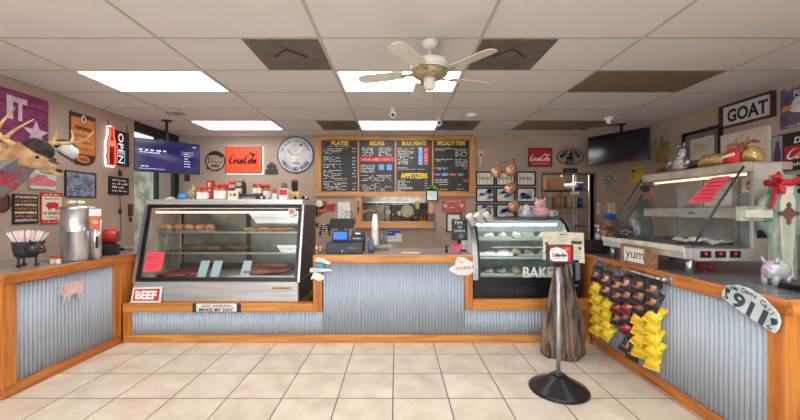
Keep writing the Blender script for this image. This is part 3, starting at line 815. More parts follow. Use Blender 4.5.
def star(cx, cz, r, q=.42, n=5, a0=PI/2):
    return [(cx + (r if i % 2 == 0 else r*q)*math.cos(a0 + PI*i/n), cz + (r if i % 2 == 0 else r*q)*math.sin(a0 + PI*i/n)) for i in range(2*n)]
PIGSIL = [(-.50,.00),(-.46,.10),(-.38,.16),(-.40,.30),(-.30,.24),(-.24,.33),(-.18,.24),(0,.30),(.22,.30),(.38,.20),(.44,.26),(.50,.22),(.45,.14),(.46,0),(.43,-.12),(.44,-.34),(.36,-.34),(.35,-.18),(.30,-.18),(.30,-.32),(.23,-.32),(.21,-.14),(-.06,-.16),(-.08,-.34),(-.15,-.34),(-.16,-.17),(-.22,-.16),(-.24,-.32),(-.31,-.32),(-.31,-.12),(-.40,-.06)]
def pigsil(k, mx=1): return [(a*k*mx, b*k) for a, b in PIGSIL]
COWSIL = [(-.50,.22),(-.44,.34),(-.34,.36),(-.28,.28),(.40,.26),(.48,.20),(.50,-.10),(.46,-.12),(.45,.02),(.42,-.05),(.42,-.40),(.34,-.40),(.32,-.12),(.10,-.16),(-.14,-.14),(-.16,-.40),(-.25,-.40),(-.27,-.06),(-.34,.06),(-.44,.10)]

# ---- left wall
t, w, h = wsign('plank_sign', 'big magenta plank sign with pale letters and a star, behind the antlers', 'sign', 'L', -25, 46.5, 78, 145, 101.2, 144)
ph = h/4
mb = MB()
for k in range(4): mb.m(0).box(-w/2, w/2, -.018 - .002*(k % 2), 0, -h/2 + k*ph + .003, -h/2 + (k+1)*ph - .003)
mb.build('planks', mat('magenta board paint', (140, 48, 98), .7, scale=9, c2=(96, 30, 72), stretch=(1,1,4)), t)
mb = MB(); mb.text('I', -.06, .09, -.021, .20, bold=.05); mb.text('T', .035, .09, -.021, .20, w=.13, bold=.05); mb.prism(star(.19, -.12, .135), -.0245, -.0205)
mb.build('lettering', mat('pale lilac paint', (200, 176, 190), .7, var=.06), t)
t, w, h = wsign('round_plaque', 'brown round wooden plaque half hidden behind the deer shirt', 'plaque', 'L', -6, 8, 192, 212)
mb = MB(); mb.prism([(w/2*math.cos(2*PI*i/28), h/2*math.sin(2*PI*i/28)) for i in range(28)], -.015, 0); mb.build('disc', mat('brown disc wood', (92, 58, 36), .6), t)
mb = MB(); mb.tube([(w/2*math.cos(2*PI*i/28), -.017, h/2*math.sin(2*PI*i/28)) for i in range(28)], .008, closed=True); mb.build('rim', M_dkwood, t)
t, w, h = wsign('menu_shield_sign', 'orange REMEMBER sign with black top and rounded dark bottom', 'sign', 'L', 69, 94.5, 110.5, 163, 118, 168)
pts = [(-w/2, h/2), (w/2, h/2), (w/2, -h/2 + .12)] + [(w/2*math.cos(a), -h/2 + .12 + .12*math.sin(a)) for a in [-PI*k/12 for k in range(1, 12)]] + [(-w/2, -h/2 + .12)]
pts = pts[::-1]
mb = MB(); mb.prism(pts, -.012, 0); mb.build('board', mat('dark maroon board', (44, 26, 26), .5), t, bevel=.002)
mb = MB(); mb.m(0).box(-w/2 + .012, w/2 - .012, -.014, -.0125, -h/2 + .135, h/2 - .055)
mb.m(1).text('REMEMBER', 0, .135, -.0145, .045, w=.24, bold=.02)
for k in range(6): mb.m(1).bars(-.12, .12, .075 - k*.038, -.0152, .018, random.Random(k), .95, .02, .05) if k % 2 else mb.m(2).bars(-.13, .13, .075 - k*.038, -.0152, .020, random.Random(k), 1, .03, .06)
mb.m(0).prism([(.09*math.cos(2*PI*i/24), -h/2 + .075 + .045*math.sin(2*PI*i/24)) for i in range(24)], -.0145, -.0125)
mb.m(3).text('GRILL', 0, -h/2 + .075, -.0155, .03, w=.12, bold=.02)
mb.m(4).prism([(.032*math.cos(2*PI*i/24), h/2 - .06 + .048*math.sin(2*PI*i/24)) for i in range(24)], -.0170, -.0142)
mb.m(3).prism([(-.008, h/2-.09), (.008, h/2-.09), (.014, h/2-.035), (-.014, h/2-.035)], -.0185, -.0172)
mb.build('print', [M_orange, M_ink, mat('tan ink', (214, 190, 150), .7), M_ink, M_cream], t)
# neon bottle and OPEN sign
t, w, h = wsign('open_sign', 'lit red soda bottle sign beside a black OPEN panel', 'neon sign', 'L', 103, 127, 127, 166, 130, 168)
M_nred = glow('red neon', (255, 62, 40), 3.2); M_nwhite = glow('white neon halo', (214, 234, 255), 6.0); M_nblue = glow('cyan neon', (90, 190, 220), 1.6)
half = [(0.0,-.25),(.045,-.25),(.055,-.235),(.05,-.19),(.058,-.14),(.050,-.06),(.056,.0),(.05,.06),(.03,.13),(.024,.18),(.026,.215),(.026,.25),(0,.25)]
outline = [(a, b) for a, b in half] + [(-a, b) for a, b in half[::-1]][1:-1]
cxb = -w/2 + .09
mb = MB(); mb.prism([(cxb + a, b) for a, b in outline], -.035, -.02); bt = mb.build('bottle_panel', mat('bottle maroon', (110, 20, 24), .4), t)
mb = MB(); mb.tube([(cxb + a, -.042, b) for a, b in outline], .0065, n=8, closed=True); mb.build('neon_outline', M_nred, t)
mb = MB(); mb.box(cxb - .048, cxb + .048, -.040, -.0355, .0, .075); mb.build('bottle_label', M_nred, t)
mb = MB(); mb.script(COKE, cxb, .035, -.0425, .075, .025, nib=.2); mb.build('label_script', M_whiteink, bt)
mb = MB(); mb.tube([(cxb + a*1.28, -.012, b*1.05) for a, b in outline], .004, n=8, closed=True); mb.build('halo_tube', M_nwhite, t)
mb = MB(); mb.box(cxb + .062, w/2, -.03, -.012, -.23, .235); mb.build('back_panel', M_blackm, t, bevel=.003)
mb = MB(); mb.text('OPEN', cxb + .16, .0, -.032, .085, w=.40, rot=-PI/2); mb.build('open_lettering', [glow('open white neon', (220, 190, 196), 1.2)], t)
mb = MB(); mb.box(cxb + .10, cxb + .103, -.0325, -.031, -.2, .06); mb.box(cxb + .225, cxb + .23, -.0325, -.031, -.21, -.02); mb.build('neon_line', M_nblue, t)
for x in (cxb - .03, w/2 - .02): mb = MB(); mb.cyl((x, -.015, .225), (x, -.015, .34), .006, n=8); mb.build('hanging_rod', M_dksteel, t)
c = MB(); dz = LD(119) 
c.tube([(LW + .012, dz, zat(168, dz)), (LW + .012, dz, zat(176, dz))], .0035, n=6); c.tube([(LW + .012, dz, zat(196, dz)), (LW + .014, dz + .01, zat(210, dz)), (LW + .012, dz + .02, zat(240, dz))], .0035, n=6)
c.box(LW + .004, LW + .03, dz - .012, dz + .012, zat(214, dz), zat(209, dz)); c.box(LW + .004, LW + .03, dz - .016, dz + .016, zat(176, dz), zat(171, dz))
tag(c.build('power_cord', M_black), 'thin black cord with inline switch running down the left wall', 'cord')
t, w, h = wsign('blue_print', 'small blue landscape print on the left wall below the REMEMBER sign', 'picture', 'L', 64, 95, 171, 196.5, 172.5, 198)
frame4(t, w, h, .012, .018, M_blackm)
mb = MB(); mb.box(-w/2+.012, w/2-.012, -.008, 0, -h/2+.012, h/2-.012); mb.build('print', mat('blue landscape', (70, 92, 140), .5, scale=14, c2=(150, 150, 160)), t)
mb = MB()
rr = random.Random(5)
for k in range(14):
    x, z = rr.uniform(-w*.38, w*.38), rr.uniform(-h*.35, h*.3); mb.box(x, x + rr.uniform(.02, .07), -.0105, -.009, z, z + rr.uniform(.005, .014))
mb.build('painted_figures', mat('dark blue strokes', (36, 40, 66), .5), t)
t, w, h = wsign('quote_sign', 'little black sign with four white lines of print under the bottle sign', 'sign', 'L', 108, 127.5, 176.5, 194, 178, 195.5)
panel(t, w, h, .02, M_blackm)
mb = MB()
for k in range(4): mb.bars(-w/2 + .04, w/2 - .03, h/2 - .055 - k*.047, -.0215, .026, random.Random(k+3), 1, .05, .11)
mb.build('lettering', M_whiteink, t)
t, w, h = wsign('car_picture', 'picture of a pink car on pale green, beneath the deer muzzle', 'picture', 'L', 28, 54.5, 170, 189, 171.5, 190)
panel(t, w, h, .018, mat('pale green canvas', (186, 208, 192), .7))
mb = MB(); mb.prism([(-.14,-.06),(.13,-.06),(.14,-.01),(.10,.01),(.05,.02),(.02,.055),(-.07,.055),(-.10,.02),(-.14,.01)][::1], -.021, -.0185); mb.build('car_shape', mat('pink car paint', (214, 110, 120), .5), t)
t, w, h = wsign('pledge_sign', 'black sign of white and orange words behind the straws', 'sign', 'L', 11.5, 37, 194, 224, 194.5, 224)
panel(t, w, h, .012, M_blackm)
words_ = [('OF THE UNITED STATES', 1), ('OF AMERICA', 0), ('AND TO THE REPUBLIC', 1), ('UNDER GOD', 0), ('INDIVISIBLE', 1), ('WITH LIBERTY', 0), ('AND JUSTICE FOR ALL', 1)]
mb = MB()
for k, (s_, c_) in enumerate(words_): mb.m(c_).text(s_, 0, h/2 - .03 - k*(h-.03)/7, -.0135, .022, w=w*.86, bold=.02)
mb.build('lettering', [M_orange, M_whiteink], t)
t, w, h = wsign('butcher_pig_sign', 'red and white tin sign with a red pig, left of the tea urn', 'sign', 'L', 39.5, 61.5, 192, 223.5, 193, 224)
panel(t, w, h, .012, M_red)
mb = MB(); mb.m(1).box(-w/2+.012, w/2-.012, -.0135, -.0125, -h/2+.045, h/2-.045)
mb.m(0).prism([(a, b + .02) for a, b in pigsil(w*.62)], -.0155, -.0142)
mb.m(2).text('Butts Farm', 0, h/2 - .068, -.0145, .022, w=w*.66, bold=.01); mb.m(2).text('PIT BARBECUE', 0, -.055, -.0145, .030, w=w*.78, bold=.02); mb.m(0).text('Delicious', 0, -.095, -.0145, .022, w=w*.5, shear=.3, bold=.01)
mb.m(1).bars(-w/2+.03, w/2-.03, h/2-.032, -.0130, .018, random.Random(2), 1, .02, .05); mb.m(1).bars(-w/2+.03, w/2-.03, -h/2+.014, -.0130, .018, random.Random(3), 1, .02, .05)
mb.build('print', [M_redink, M_cream, M_ink], t)
dz = LD(129.5)
mb = MB(); mb.box(LW + .003, LW + .03, dz - .03, dz + .03, zat(216, dz), zat(204, dz)); mb.box(LW + .003, LW + .02, dz - .01, dz + .02, zat(222, dz), zat(217, dz))
tag(mb.build('key_pouch', mat('dark red leather', (96, 40, 44), .6)), 'small dark red pouch hanging beside the shop window', 'pouch')

# ---- televisions
M_scr = bpy.data.materials.new('nebula screen'); M_scr.use_nodes = True
nt = M_scr.node_tree; N = nt.nodes; L = nt.links; b = N['Principled BSDF']; b.inputs['Base Color'].default_value = (0,0,0,1); b.inputs['Roughness'].default_value = .15
tc = N.new('ShaderNodeTexCoord'); nz = N.new('ShaderNodeTexNoise'); nz.inputs['Scale'].default_value = 3.4; nz.inputs['Detail'].default_value = 4; L.new(tc.outputs['Object'], nz.inputs['Vector'])
rp = N.new('ShaderNodeValToRGB'); e = rp.color_ramp.elements
e[0].position = .3; e[0].color = rgb((16, 20, 70)); e[1].position = .75; e[1].color = rgb((70, 60, 150))
k = e.new(.5); k.color = rgb((24, 34, 120)); k = e.new(.62); k.color = rgb((76, 40, 130))
L.new(nz.outputs['Fac'], rp.inputs[0])
# pale milky-way streak across the middle of the picture
sp = N.new('ShaderNodeSeparateXYZ'); L.new(tc.outputs['Object'], sp.inputs[0])
def mth(op, a, bv):
    n = N.new('ShaderNodeMath'); n.operation = op
    for i, v in enumerate((a, bv)):
        if isinstance(v, (int, float)): n.inputs[i].default_value = v
        else: L.new(v, n.inputs[i])
    return n.outputs[0]
dd = mth('ABSOLUTE', mth('ADD', mth('ADD', sp.outputs[2], mth('MULTIPLY', sp.outputs[0], .18)), .005), 0)
st = N.new('ShaderNodeMapRange'); st.inputs[1].default_value = 0; st.inputs[2].default_value = .07; st.inputs[3].default_value = .8; st.inputs[4].default_value = 0; L.new(dd, st.inputs[0])
xx = N.new('ShaderNodeMapRange'); xx.inputs[1].default_value = .22; xx.inputs[2].default_value = -.05; L.new(sp.outputs[0], xx.inputs[0])
mx = N.new('ShaderNodeMix'); mx.data_type = 'RGBA'; L.new(mth('MULTIPLY', st.outputs[0], xx.outputs[0]), mx.inputs[0]); L.new(rp.outputs[0], mx.inputs[6]); mx.inputs[7].default_value = rgb((150, 144, 190))
L.new(mx.outputs[2], b.inputs['Emission Color']); b.inputs['Emission Strength'].default_value = 0.42
def tv(label, loc, rz, w, h, on):
    t = thing('television', label, 'television', loc, rz)
    mb = MB(); mb.box(-w/2, w/2, 0, .05, -h/2, h/2); mb.box(-w*.3, w*.3, .05, .08, -h*.3, h*.3); mb.build('housing', M_black, t, bevel=.004)
    frame4(t, w, h, .012, .006, M_black, 'bezel')
    mb = MB(); mb.box(-w/2+.012, w/2-.012, -.003, -.001, -h/2+.014, h/2-.012); s = mb.build('screen', M_scr if on else mat('dark screen', (8, 8, 9), .12, var=.1), t)
    if on:
        mb = MB(); r_ = random.Random(8)
        mb.bars(-.34, -.02, .065, -.0045, .028, r_, 1, .03, .1); mb.bars(-.34, -.08, .035, -.0045, .014, r_, 1, .03, .08)
        mb.bars(-.32, -.22, -.155, -.0045, .014, r_, 1); mb.bars(-.34, -.05, -.185, -.0045, .008, r_, 1)
        for k_ in range(6): mb.bars(.19, .27, .06 - k_*.037, -.0045, .012, r_, 1, .03, .06)
        mb.bars(.30, .36, .165, -.0045, .018, r_, 1, .03, .06)
        for z0 in (.085, .052): mb.box(.15, .31, -.0048, -.0042, z0, z0 + .003)
        mb.build('screen_text', glow('screen text glow', (190, 196, 236), 1.2), s)
    mb = MB(); mb.box(-.05, .05, .08, .14, -.08, .08); mb.cyl((0, .16, -.05), (0, .16, ZC - loc[2] - .005), .02); mb.box(-.06, .06, .10, .22, ZC - loc[2] - .012, ZC - loc[2] - .005)
    mb.build('ceiling_mount', M_blackm, t)
    return t
t = tv('lit television showing a blue starry menu, hanging by the shop window', (-3.225, 4.985, 2.19), math.radians(42), .79, .45, True)
mb = MB(); mb.box(.20, .27, .02, .05, -.33, -.23); mb.build('hanging_box', M_blackm, t)
tv('switched-off black television in the right corner', (3.27, 5.24, 2.368), math.radians(-57.4), .85, .45, False)

# ---- back wall, left part
t, w, h = wsign('oval_metal_sign', 'oval black cut-metal sign between the lit television and the red neon sign', 'sign', 'B', 206, 225, 151.5, 170.5)
E = [(w/2*math.cos(2*PI*i/36), -.008, h/2*math.sin(2*PI*i/36)) for i in range(36)]
mb = MB(); mb.tube(E, .010, n=8, closed=True); mb.build('rim', M_dkwood, t)
mb = MB(); mb.prism([(a*.96, c_*.96) for a, _, c_ in E], -.008, -.004); mb.build('plate', mat('tan plate', (168, 150, 128), .6), t)
mb = MB(); mb.text("DAD'S", 0, .02, -.0095, .085, w=w*.74, bold=.05); mb.text('BARN', 0, -.085, -.0095, .05, w=w*.4, bold=.04); mb.prism([(-.12,.10),(.02,.10),(.13,.06),(.15,.12),(.05,.16),(-.06,.15)], -.013, -.009); mb.prism([(-.15,-.15),(-.10,-.14),(-.13,-.09)], -.013, -.009)
mb.build('lettering', M_dkwood, t)
mb = MB(); mb.text("DAD'S", 0.004, .023, -.0102, .066, w=w*.66, bold=.0); mb.build('lettering_face', mat('bone paint', (216, 206, 184), .6), t)
t, w, h = wsign('lit_soda_sign', 'glowing red-orange soda sign with black script on the back wall', 'neon sign', 'B', 226.5, 263, 147, 174)
mb = MB(); mb.box(-w/2, w/2, -.045, -.02, -h/2, h/2); mb.build('case', M_dkwood, t, bevel=.003)
mb = MB(); mb.box(-w/2+.018, w/2-.018, -.049, -.0455, -h/2+.018, h/2-.018); mb.build('light_panel', glow('orange light panel', (255, 58, 26), 1.15), t)
mb = MB(); mb.script(COKE, 0, .03, -.0505, w*.74, h*.38, nib=.22); mb.text('ZERO SUGAR', 0, -.065, -.0505, .022, w=w*.4, bold=.01); mb.build('script_lettering', mat('maroon ink', (60, 14, 14), .6), t)
mb = MB(); mb.tube([(-w/2+.004, -.012, -h/2+.004), (w/2-.004, -.012, -h/2+.004), (w/2-.004, -.012, h/2-.004), (-w/2+.004, -.012, h/2-.004)], .006, n=6, closed=True); mb.build('halo_tube', glow('halo white', (205, 235, 255), 8.0), t)
t, w, h = wsign('pig_plaque', 'small dark flying pig on a block, right of the red neon sign', 'plaque', 'B', 265.5, 278, 163.5, 174)
mb = MB(); mb.box(-w/2, w/2, -.02, 0, -h/2, -h/2 + .08); mb.build('block', mat('dark slate', (62, 54, 52), .7), t)
mb = MB(); mb.prism([(a, b + .03) for a, b in pigsil(w*.8)], -.014, -.004); mb.prism([(0,.06),(.05,.12),(.0,.10),(-.03,.13),(-.02,.06)], -.018, -.0145); mb.build('pig', MATS['dark slate'], t)
t, w, h = wsign('round_chicken_sign', 'round galvanised sign with a white hen and ring of black letters', 'sign', 'B', 278, 313.5, 137, 173)
R = w/2
mb = MB(); mb.disc(0, 0, -.002, R, 48, t=.012); mb.build('disc', mat('galvanised disc', (190, 194, 202), .5, .1, var=.05), t)
mb = MB(); mb.tube([(R*math.cos(2*PI*i/48), -.014, R*math.sin(2*PI*i/48)) for i in range(48)], .012, n=8, closed=True); mb.build('rim', mat('pewter rim', (96, 92, 94), .45, .4), t)
mb = MB(); mb.arc_text('WICKED CHICKENS', 0, 0, -.015, R*.80, .045, math.radians(160), math.radians(20)); mb.arc_text('DEVILED EGGS', 0, 0, -.015, R*.80, .055, math.radians(212), math.radians(328), inward=True, bold=.04); mb.build('lettering', M_ink, t)
hen = [(-.06,-.13),(-.04,-.07),(-.10,-.03),(-.15,.03),(-.16,.11),(-.11,.06),(-.04,.03),(.02,.05),(.05,.10),(.06,.14),(.10,.15),(.13,.11),(.11,.08),(.11,.0),(.06,-.06),(.01,-.08),(.01,-.13),(.06,-.15),(-.08,-.15)]
mb = MB(); mb.m(0).prism(hen, -.019, -.0145); mb.m(1).prism([(.07,.145),(.11,.15),(.12,.19),(.08,.185)], -.021, -.017); mb.m(1).tube([(-.14,-.022,.09),(-.06,-.022,.0),(.03,-.022,-.01),(.09,-.022,.03)], .005, n=6)
mb.m(1).tube([(-.06,-.022,-.15),(0,-.022,-.135),(.07,-.022,-.16)], .006, n=6); mb.build('hen', [mat('hen white', (222, 214, 196), .6), M_ink], t)
# arrow, cow cut-out, white frame
t, w, h = wsign('arrow_sign', 'red and black arrow sign pointing right above the cash register', 'sign', 'B', 312, 336, 200.5, 218)
mb = MB(); mb.prism([(-w/2,.14),(-w*.1,.15),(w*.14,.13),(w*.1,.08),(w/2,.10),(w*.42,-.02),(w*.30,-.04),(w*.24,.0),(-w*.30,-.14),(-w*.34,-.12)][::-1], -.012, -.001); mb.build('board', mat('arrow red', (166, 32, 40), .5), t, bevel=.002)
mb = MB(); mb.prism([(-w*.34,-.11),(-w*.28,-.11),(w*.16,.01),(w*.02,.06),(-w*.34,.04)][::-1], -.0145, -.0125); mb.build('black_band', M_blackm, t)
mb = MB(); mb.text('Fresh', -.03, -.015, -.0155, .07, w=.17, rot=.35, shear=.3, bold=.03); mb.build('lettering', M_orange, t)
mb = MB(); mb.disc(-w*.18, .10, -.0145, .06, 20); mb.build('round_badge', M_cream, t)
t, w, h = wsign('cow_cutout', 'small black metal cow cut-out with white words, under the arrow sign', 'sign', 'B', 316, 331, 221, 236.5)
mb = MB(); mb.prism([(a*w*1.04, b*h*1.1) for a, b in COWSIL], -.010, -.002); mb.build('silhouette', M_blackm, t)
mb = MB()
for k in range(4): mb.bars(-w*.34, w*.3, .065 - k*.034, -.0112, .022, random.Random(k+9), 1, .03, .07)
mb.build('print', M_whiteink, t)
t, w, h = wsign('framed_notice', 'white framed notice on the back wall behind the register', 'picture frame', 'B', 338, 350, 202.5, 221)
frame4(t, w, h, .02, .02, M_white); panel(t, w-.04, h-.04, .006, M_paper, 'sheet')
mb = MB(); mb.text('MENU', 0, .03, -.0075, .03, w=.08); 
for k in range(4): mb.bars(-.06, .06, -.01 - k*.025, -.0075, .008, random.Random(k))
mb.build('print', M_steeldull, t)
# pass-through frame
t = thing('serving_hatch', 'oak frame and ledge of the hatch into the kitchen', 'hatch', (0, BW, 0))
mb = MB(); mb.box(xat(356, BW), xat(434, BW), -.10, -.001, zat(228, BW), OZ0 - .001); mb.build('ledge', M_frameX, t, bevel=.004)
mb = MB(); mb.box(xat(356, BW), OX0, -.03, -.001, OZ0, zat(197, BW)); mb.build('stile', M_frameZ, t, bevel=.003)
mb = MB(); mb.box(OX1, xat(434, BW), -.03, -.001, zat(213, BW), zat(197, BW)); mb.build('stile', M_frameZ, t, bevel=.003)
mb = MB(); mb.box(OX1 - .02, xat(434, BW), -.05, -.001, OZ0 + .002, zat(213.2, BW)); mb.build('end_box', M_dksteel, t)
mb = MB(); mb.cyl((xat(358.5, BW), -.045, 1.36), (xat(358.5, BW), -.045, 1.60), .008, n=8); mb.box(xat(357.5, BW), xat(359.5, BW), -.06, -.031, 1.44, 1.49); mb.build('hook', M_black, t)
# plant frame on the menu board's lower edge
t = thing('framed_note', 'small black framed note hung on the lower edge of the menu board', 'picture frame', (xat(431.7, BW), BW - .042, zat(195.6, BW)))
w, h = 12*BW/F, 11.5*BW/F
frame4(t, w, h, .02, .014, M_blackm); panel(t, w-.04, h-.04, .006, M_paper, 'sheet'); mb = MB()
for k in range(3): mb.bars(-.05, .05, .02 - k*.025, -.0075, .010, random.Random(k))
mb.build('print', mat('faded print', (150, 110, 100), .7), t)
t = thing('artificial_plant', 'tuft of bright green artificial leaves on top of the small framed note', 'plant', (xat(431.7, BW), BW - .07, zat(195.6, BW) + h/2 + .002))
mb = MB(); mb.box(-.03, .03, -.015, .015, 0, .02); mb.build('holder', M_blackm, t)
M_leaf = mat('bright green leaf', (70, 176, 50), .5, var=.15, scale=30)
mb = MB(); rr = random.Random(3)
for k in range(26):
    a = rr.uniform(0, PI); l = rr.uniform(.05, .09); b_ = rr.uniform(-.03, .03)
    p = Vector((math.cos(a)*l*1.1, b_ - .01, .02 + abs(math.sin(a))*l*.7)); s_ = Vector((0, b_*.3, .02)); side_ = Vector((-(p-s_).z, 0, (p-s_).x)).normalized()*.016
    m_ = s_.lerp(p, .55) + Vector((0, -.008, 0)); mb.quad([s_, m_ + side_, p, m_ - side_])
mb.build('leaves', M_leaf, t)
t, w, h = wsign('plate_sign', 'faded red metal plate with two pale flowers, right of the hatch', 'sign', 'B', 441.3, 465.7, 197.8, 212.5)
panel(t, w, h, .01, mat('faded red plate', (188, 92, 78), .6, var=.08, scale=20))
mb = MB()
for x in (-w*.33, w*.33): mb.prism(star(x, -.01, .04, .6, 6), -.0135, -.0105)
mb.bars(-w*.3, w*.3, h*.22, -.0112, .03, random.Random(2), 1, .04, .1); mb.bars(-w*.16, w*.16, -h*.2, -.0112, .028, random.Random(6), 1, .04, .1); mb.build('print', mat('pale plate print', (222, 190, 170), .6), t)
t, w, h = wsign('grade_certificate', 'dark framed certificate with a large letter A, behind the tips board', 'picture frame', 'B', 446, 461.5, 213, 232.3)
frame4(t, w, h, .024, .02, M_dkwood); panel(t, w-.048, h-.048, .006, M_paper, 'sheet')
mb = MB(); mb.text('A', 0, .03, -.0075, .11, bold=.01); 
for k in range(2): mb.bars(-.08, .08, -.08 - k*.025, -.0075, .01, random.Random(k))
mb.build('print', mat('grey ink', (90, 92, 98), .7), t)
# nine framed prints
names9 = ['top left', 'top middle', 'top right', 'middle row left', 'centre', 'middle row right', 'bottom left', 'bottom middle', 'bottom right']
for r in range(3):
    for c_ in range(3):
        x0 = [475.5, 495.5, 516][c_]; x1 = [494.5, 514.7, 535.5][c_]; ya = [171.5, 187.5, 204][r]; yb = [186, 202.5, 218.5][r]
        kind_ = 'striped with gold bars' if r == 0 else 'with blue patches'
        t, w, h = wsign('framed_print', 'dark framed print %s, %s of the nine framed prints' % (kind_, names9[r*3 + c_]), 'picture frame', 'B', x0, x1, ya, yb, group='nine framed prints over the bakery case')
        frame4(t, w, h, .025, .022, M_dkwood); panel(t, w-.05, h-.05, .006, M_paper, 'print', 0)
        rr = random.Random(r*5 + c_); mb = MB()
        if r == 0:
            mb.m(1).box(-w*.3, w*.3, -.009, -.007, -.02, .03)
            for k in range(4): mb.m(0).box(-w*.33 + k*.07, -w*.33 + k*.07 + .012, -.010, -.0095, -h*.3, h*.3)
        else:
            for k in range(6):
                x = rr.uniform(-w*.36, w*.15); z = rr.uniform(-h*.33, h*.2); mb.m(2 if k % 2 else 0).prism([(x, z), (x + .10, z + .01), (x + .13, z + .05), (x + .04, z + .06)], -.0095, -.007)
            for k in range(3): mb.m(3).box(w*.08 + k*.03, w*.08 + k*.03 + .006, -.0125, -.0105, -h*.3, h*.3)
        mb.build('artwork', [mat('grey wash', (150, 156, 160), .6), mat('gold wash', (206, 184, 120), .6), M_blue, M_ink], t)
t, w, h = wsign('wall_ladle', 'pale rounded paddle with red hearts hanging right of the menu board', 'paddle', 'B', 477, 484.8, 150.3, 165.5)
mb = MB(); mb.loft([((0,-.008,-h/2),(.010,0,0),(0,.005,0)), ((0,-.008,-.01),(.014,0,0),(0,.005,0)), ((0,-.008,.02),(.05,0,0),(0,.006,0)), ((0,-.008,.07),(w/2,0,0),(0,.007,0)), ((0,-.008,.11),(.052,0,0),(0,.006,0)), ((0,-.008,h/2),(.012,0,0),(0,.004,0))]); mb.build('paddle', mat('pinkish paddle', (214, 184, 170), .5), t)
mb = MB(); mb.prism([(-.03,.05),(0,.02),(.03,.05),(.015,.075),(0,.06),(-.015,.075)], -.018, -.0155); mb.build('motif', M_redink, t)
t, w, h = wsign('soda_tin_sign', 'red square soda sign with white script, right of the nine prints', 'sign', 'B', 528, 552, 148, 167)
frame4(t, w, h, .016, .016, M_dkwood); panel(t, w-.03, h-.03, .010, M_red, 'panel')
mb = MB(); mb.script(COKE, 0, .0, -.0115, w*.80, h*.34, nib=.16); mb.text('DELICIOUS REFRESHING', 0, -h*.32, -.0115, .018, w=w*.7); mb.build('lettering', M_whiteink, t)
mb = MB(); mb.cyl((0, -.006, h/2), (0, -.006, h/2 + .03), .004, n=6); mb.build('hanger', M_black, t)
t, w, h = wsign('oval_iron_sign', 'black oval iron sign hanging on a cord above the pantry doorway', 'sign', 'B', 556.5, 583, 149.5, 164.5)
mb = MB(); mb.tube([(w/2*math.cos(2*PI*i/40), -.01, h/2*math.sin(2*PI*i/40)) for i in range(40)], .008, n=8, closed=True); mb.build('rim', M_black, t)
mb = MB(); mb.prism([(-.07,-.05),(.06,-.05),(.07,.0),(.03,.02),(.05,.06),(-.03,.05),(-.02,.01),(-.07,.0)], -.014, -.006); mb.arc_text('BEST BITES', 0, -.12, -.012, .20, .055, math.radians(140), math.radians(40), bold=.06); mb.text('BOYD', 0, -.088, -.012, .05, w=.16, bold=.06); mb.build('silhouette', M_black, t)
mb = MB(); mb.tube([(-w*.28, -.006, h*.42), (0, -.006, h*.42 + .12), (w*.28, -.006, h*.42)], .0035, n=6); mb.build('cord', M_black, t)
t, w, h = wsign('nameplate', 'tiny black plate directly over the pantry doorway', 'sign', 'B', 563, 577, 168.3, 172.6)
panel(t, w, h, .014, M_blackm); mb = MB(); mb.bars(-.08, .07, -.012, -.0155, .024, random.Random(5), 1, .04, .09); mb.build('lettering', mat('dim lettering', (120, 120, 124), .6), t)
def crosspts(w, h, a):   # trefoil-ended cross outline
    return [(-a,-h/2),(a,-h/2),(a*.8,-h*.1),(w/2,h*.02),(w/2,h*.24),(a*.8,h*.2),(a*1.1,h/2),(-a*1.1,h/2),(-a*.8,h*.2),(-w/2,h*.24),(-w/2,h*.02),(-a*.8,-h*.1)]
t, w, h = wsign('wall_cross', 'mint green ornate cross on the back wall right of the doorway', 'cross', 'B', 600, 615.5, 170.5, 191)
mb = MB(); mb.prism(crosspts(w, h, .035), -.018, -.002); mb.build('cross', mat('mint chipped paint', (140, 170, 150), .7, scale=40, c2=(110, 104, 86)), t, bevel=.003)
mb = MB()
for x, z in ((0, h*.42), (-w*.42, h*.13), (w*.42, h*.13), (0, h*.12), (0, -h*.4)): mb.ball((x, -.02, z), .022, .008, .022, 10, 6)
mb.build('bosses', mat('pale mint boss', (176, 200, 184), .6), t)

# ---- right wall
t, w, h = wsign('yellow_notice', 'yellow illustrated notice on the right wall below the black television', 'notice', 'R', 630.5, 644.2, 167.7, 182.3, 165.3, 181.6)
panel(t, w, h, .008, mat('yellow card', (206, 180, 40), .7, var=.05))
mb = MB(); mb.m(0).prism([(-.11,-.06),(-.05,-.10),(-.02,-.03),(-.05,.03),(-.10,.03)], -.0105, -.0085); mb.m(1).bars(.0, w*.42, .06, -.0092, .022, random.Random(1), 1, .03, .08); mb.m(1).bars(.0, w*.4, .02, -.0092, .018, random.Random(2), 1, .03, .08); mb.m(1).prism([(-.12,.04),(-.03,.04),(-.04,.08),(-.11,.08)], -.0105, -.0085); mb.build('print', [mat('pink print', (206, 130, 120), .7), M_ink], t)
t, w, h = wsign('stacked_board_sign', 'stack of rustic wooden boards with a rooster on top, red words', 'sign', 'R', 656.5, 671, 144, 176, 141, 174)
zz = [h*.5, h*.16, -.14*h, -.2*h, -.5*h]
mb = MB(); mb.box(-w*.45, w*.46, -.018, -.001, .30*h, .5*h); mb.build('upper_board', mat('ochre board', (168, 142, 70), .7, c2=(120, 100, 60)), t, bevel=.003)
for k, (za, zb, s_) in enumerate(((.11*h, .28*h, ''), (-.17*h, .09*h, 'SAUCE'), (-.5*h, -.24*h, 'DINER'))):
    mb = MB(); mb.box(-w*.5, w*.5, -.018, -.001, za, zb); bd = mb.build('board', mat('cream board', (184, 160, 118), .7, c2=(140, 118, 84)) if s_ else MATS['ochre board'], t, bevel=.004)
    if s_: mb = MB(); mb.text(s_, 0, (za+zb)/2, -.0195, .07, w=w*.74, bold=.04); mb.build('lettering', mat('rust letters', (168, 60, 36), .7), bd)
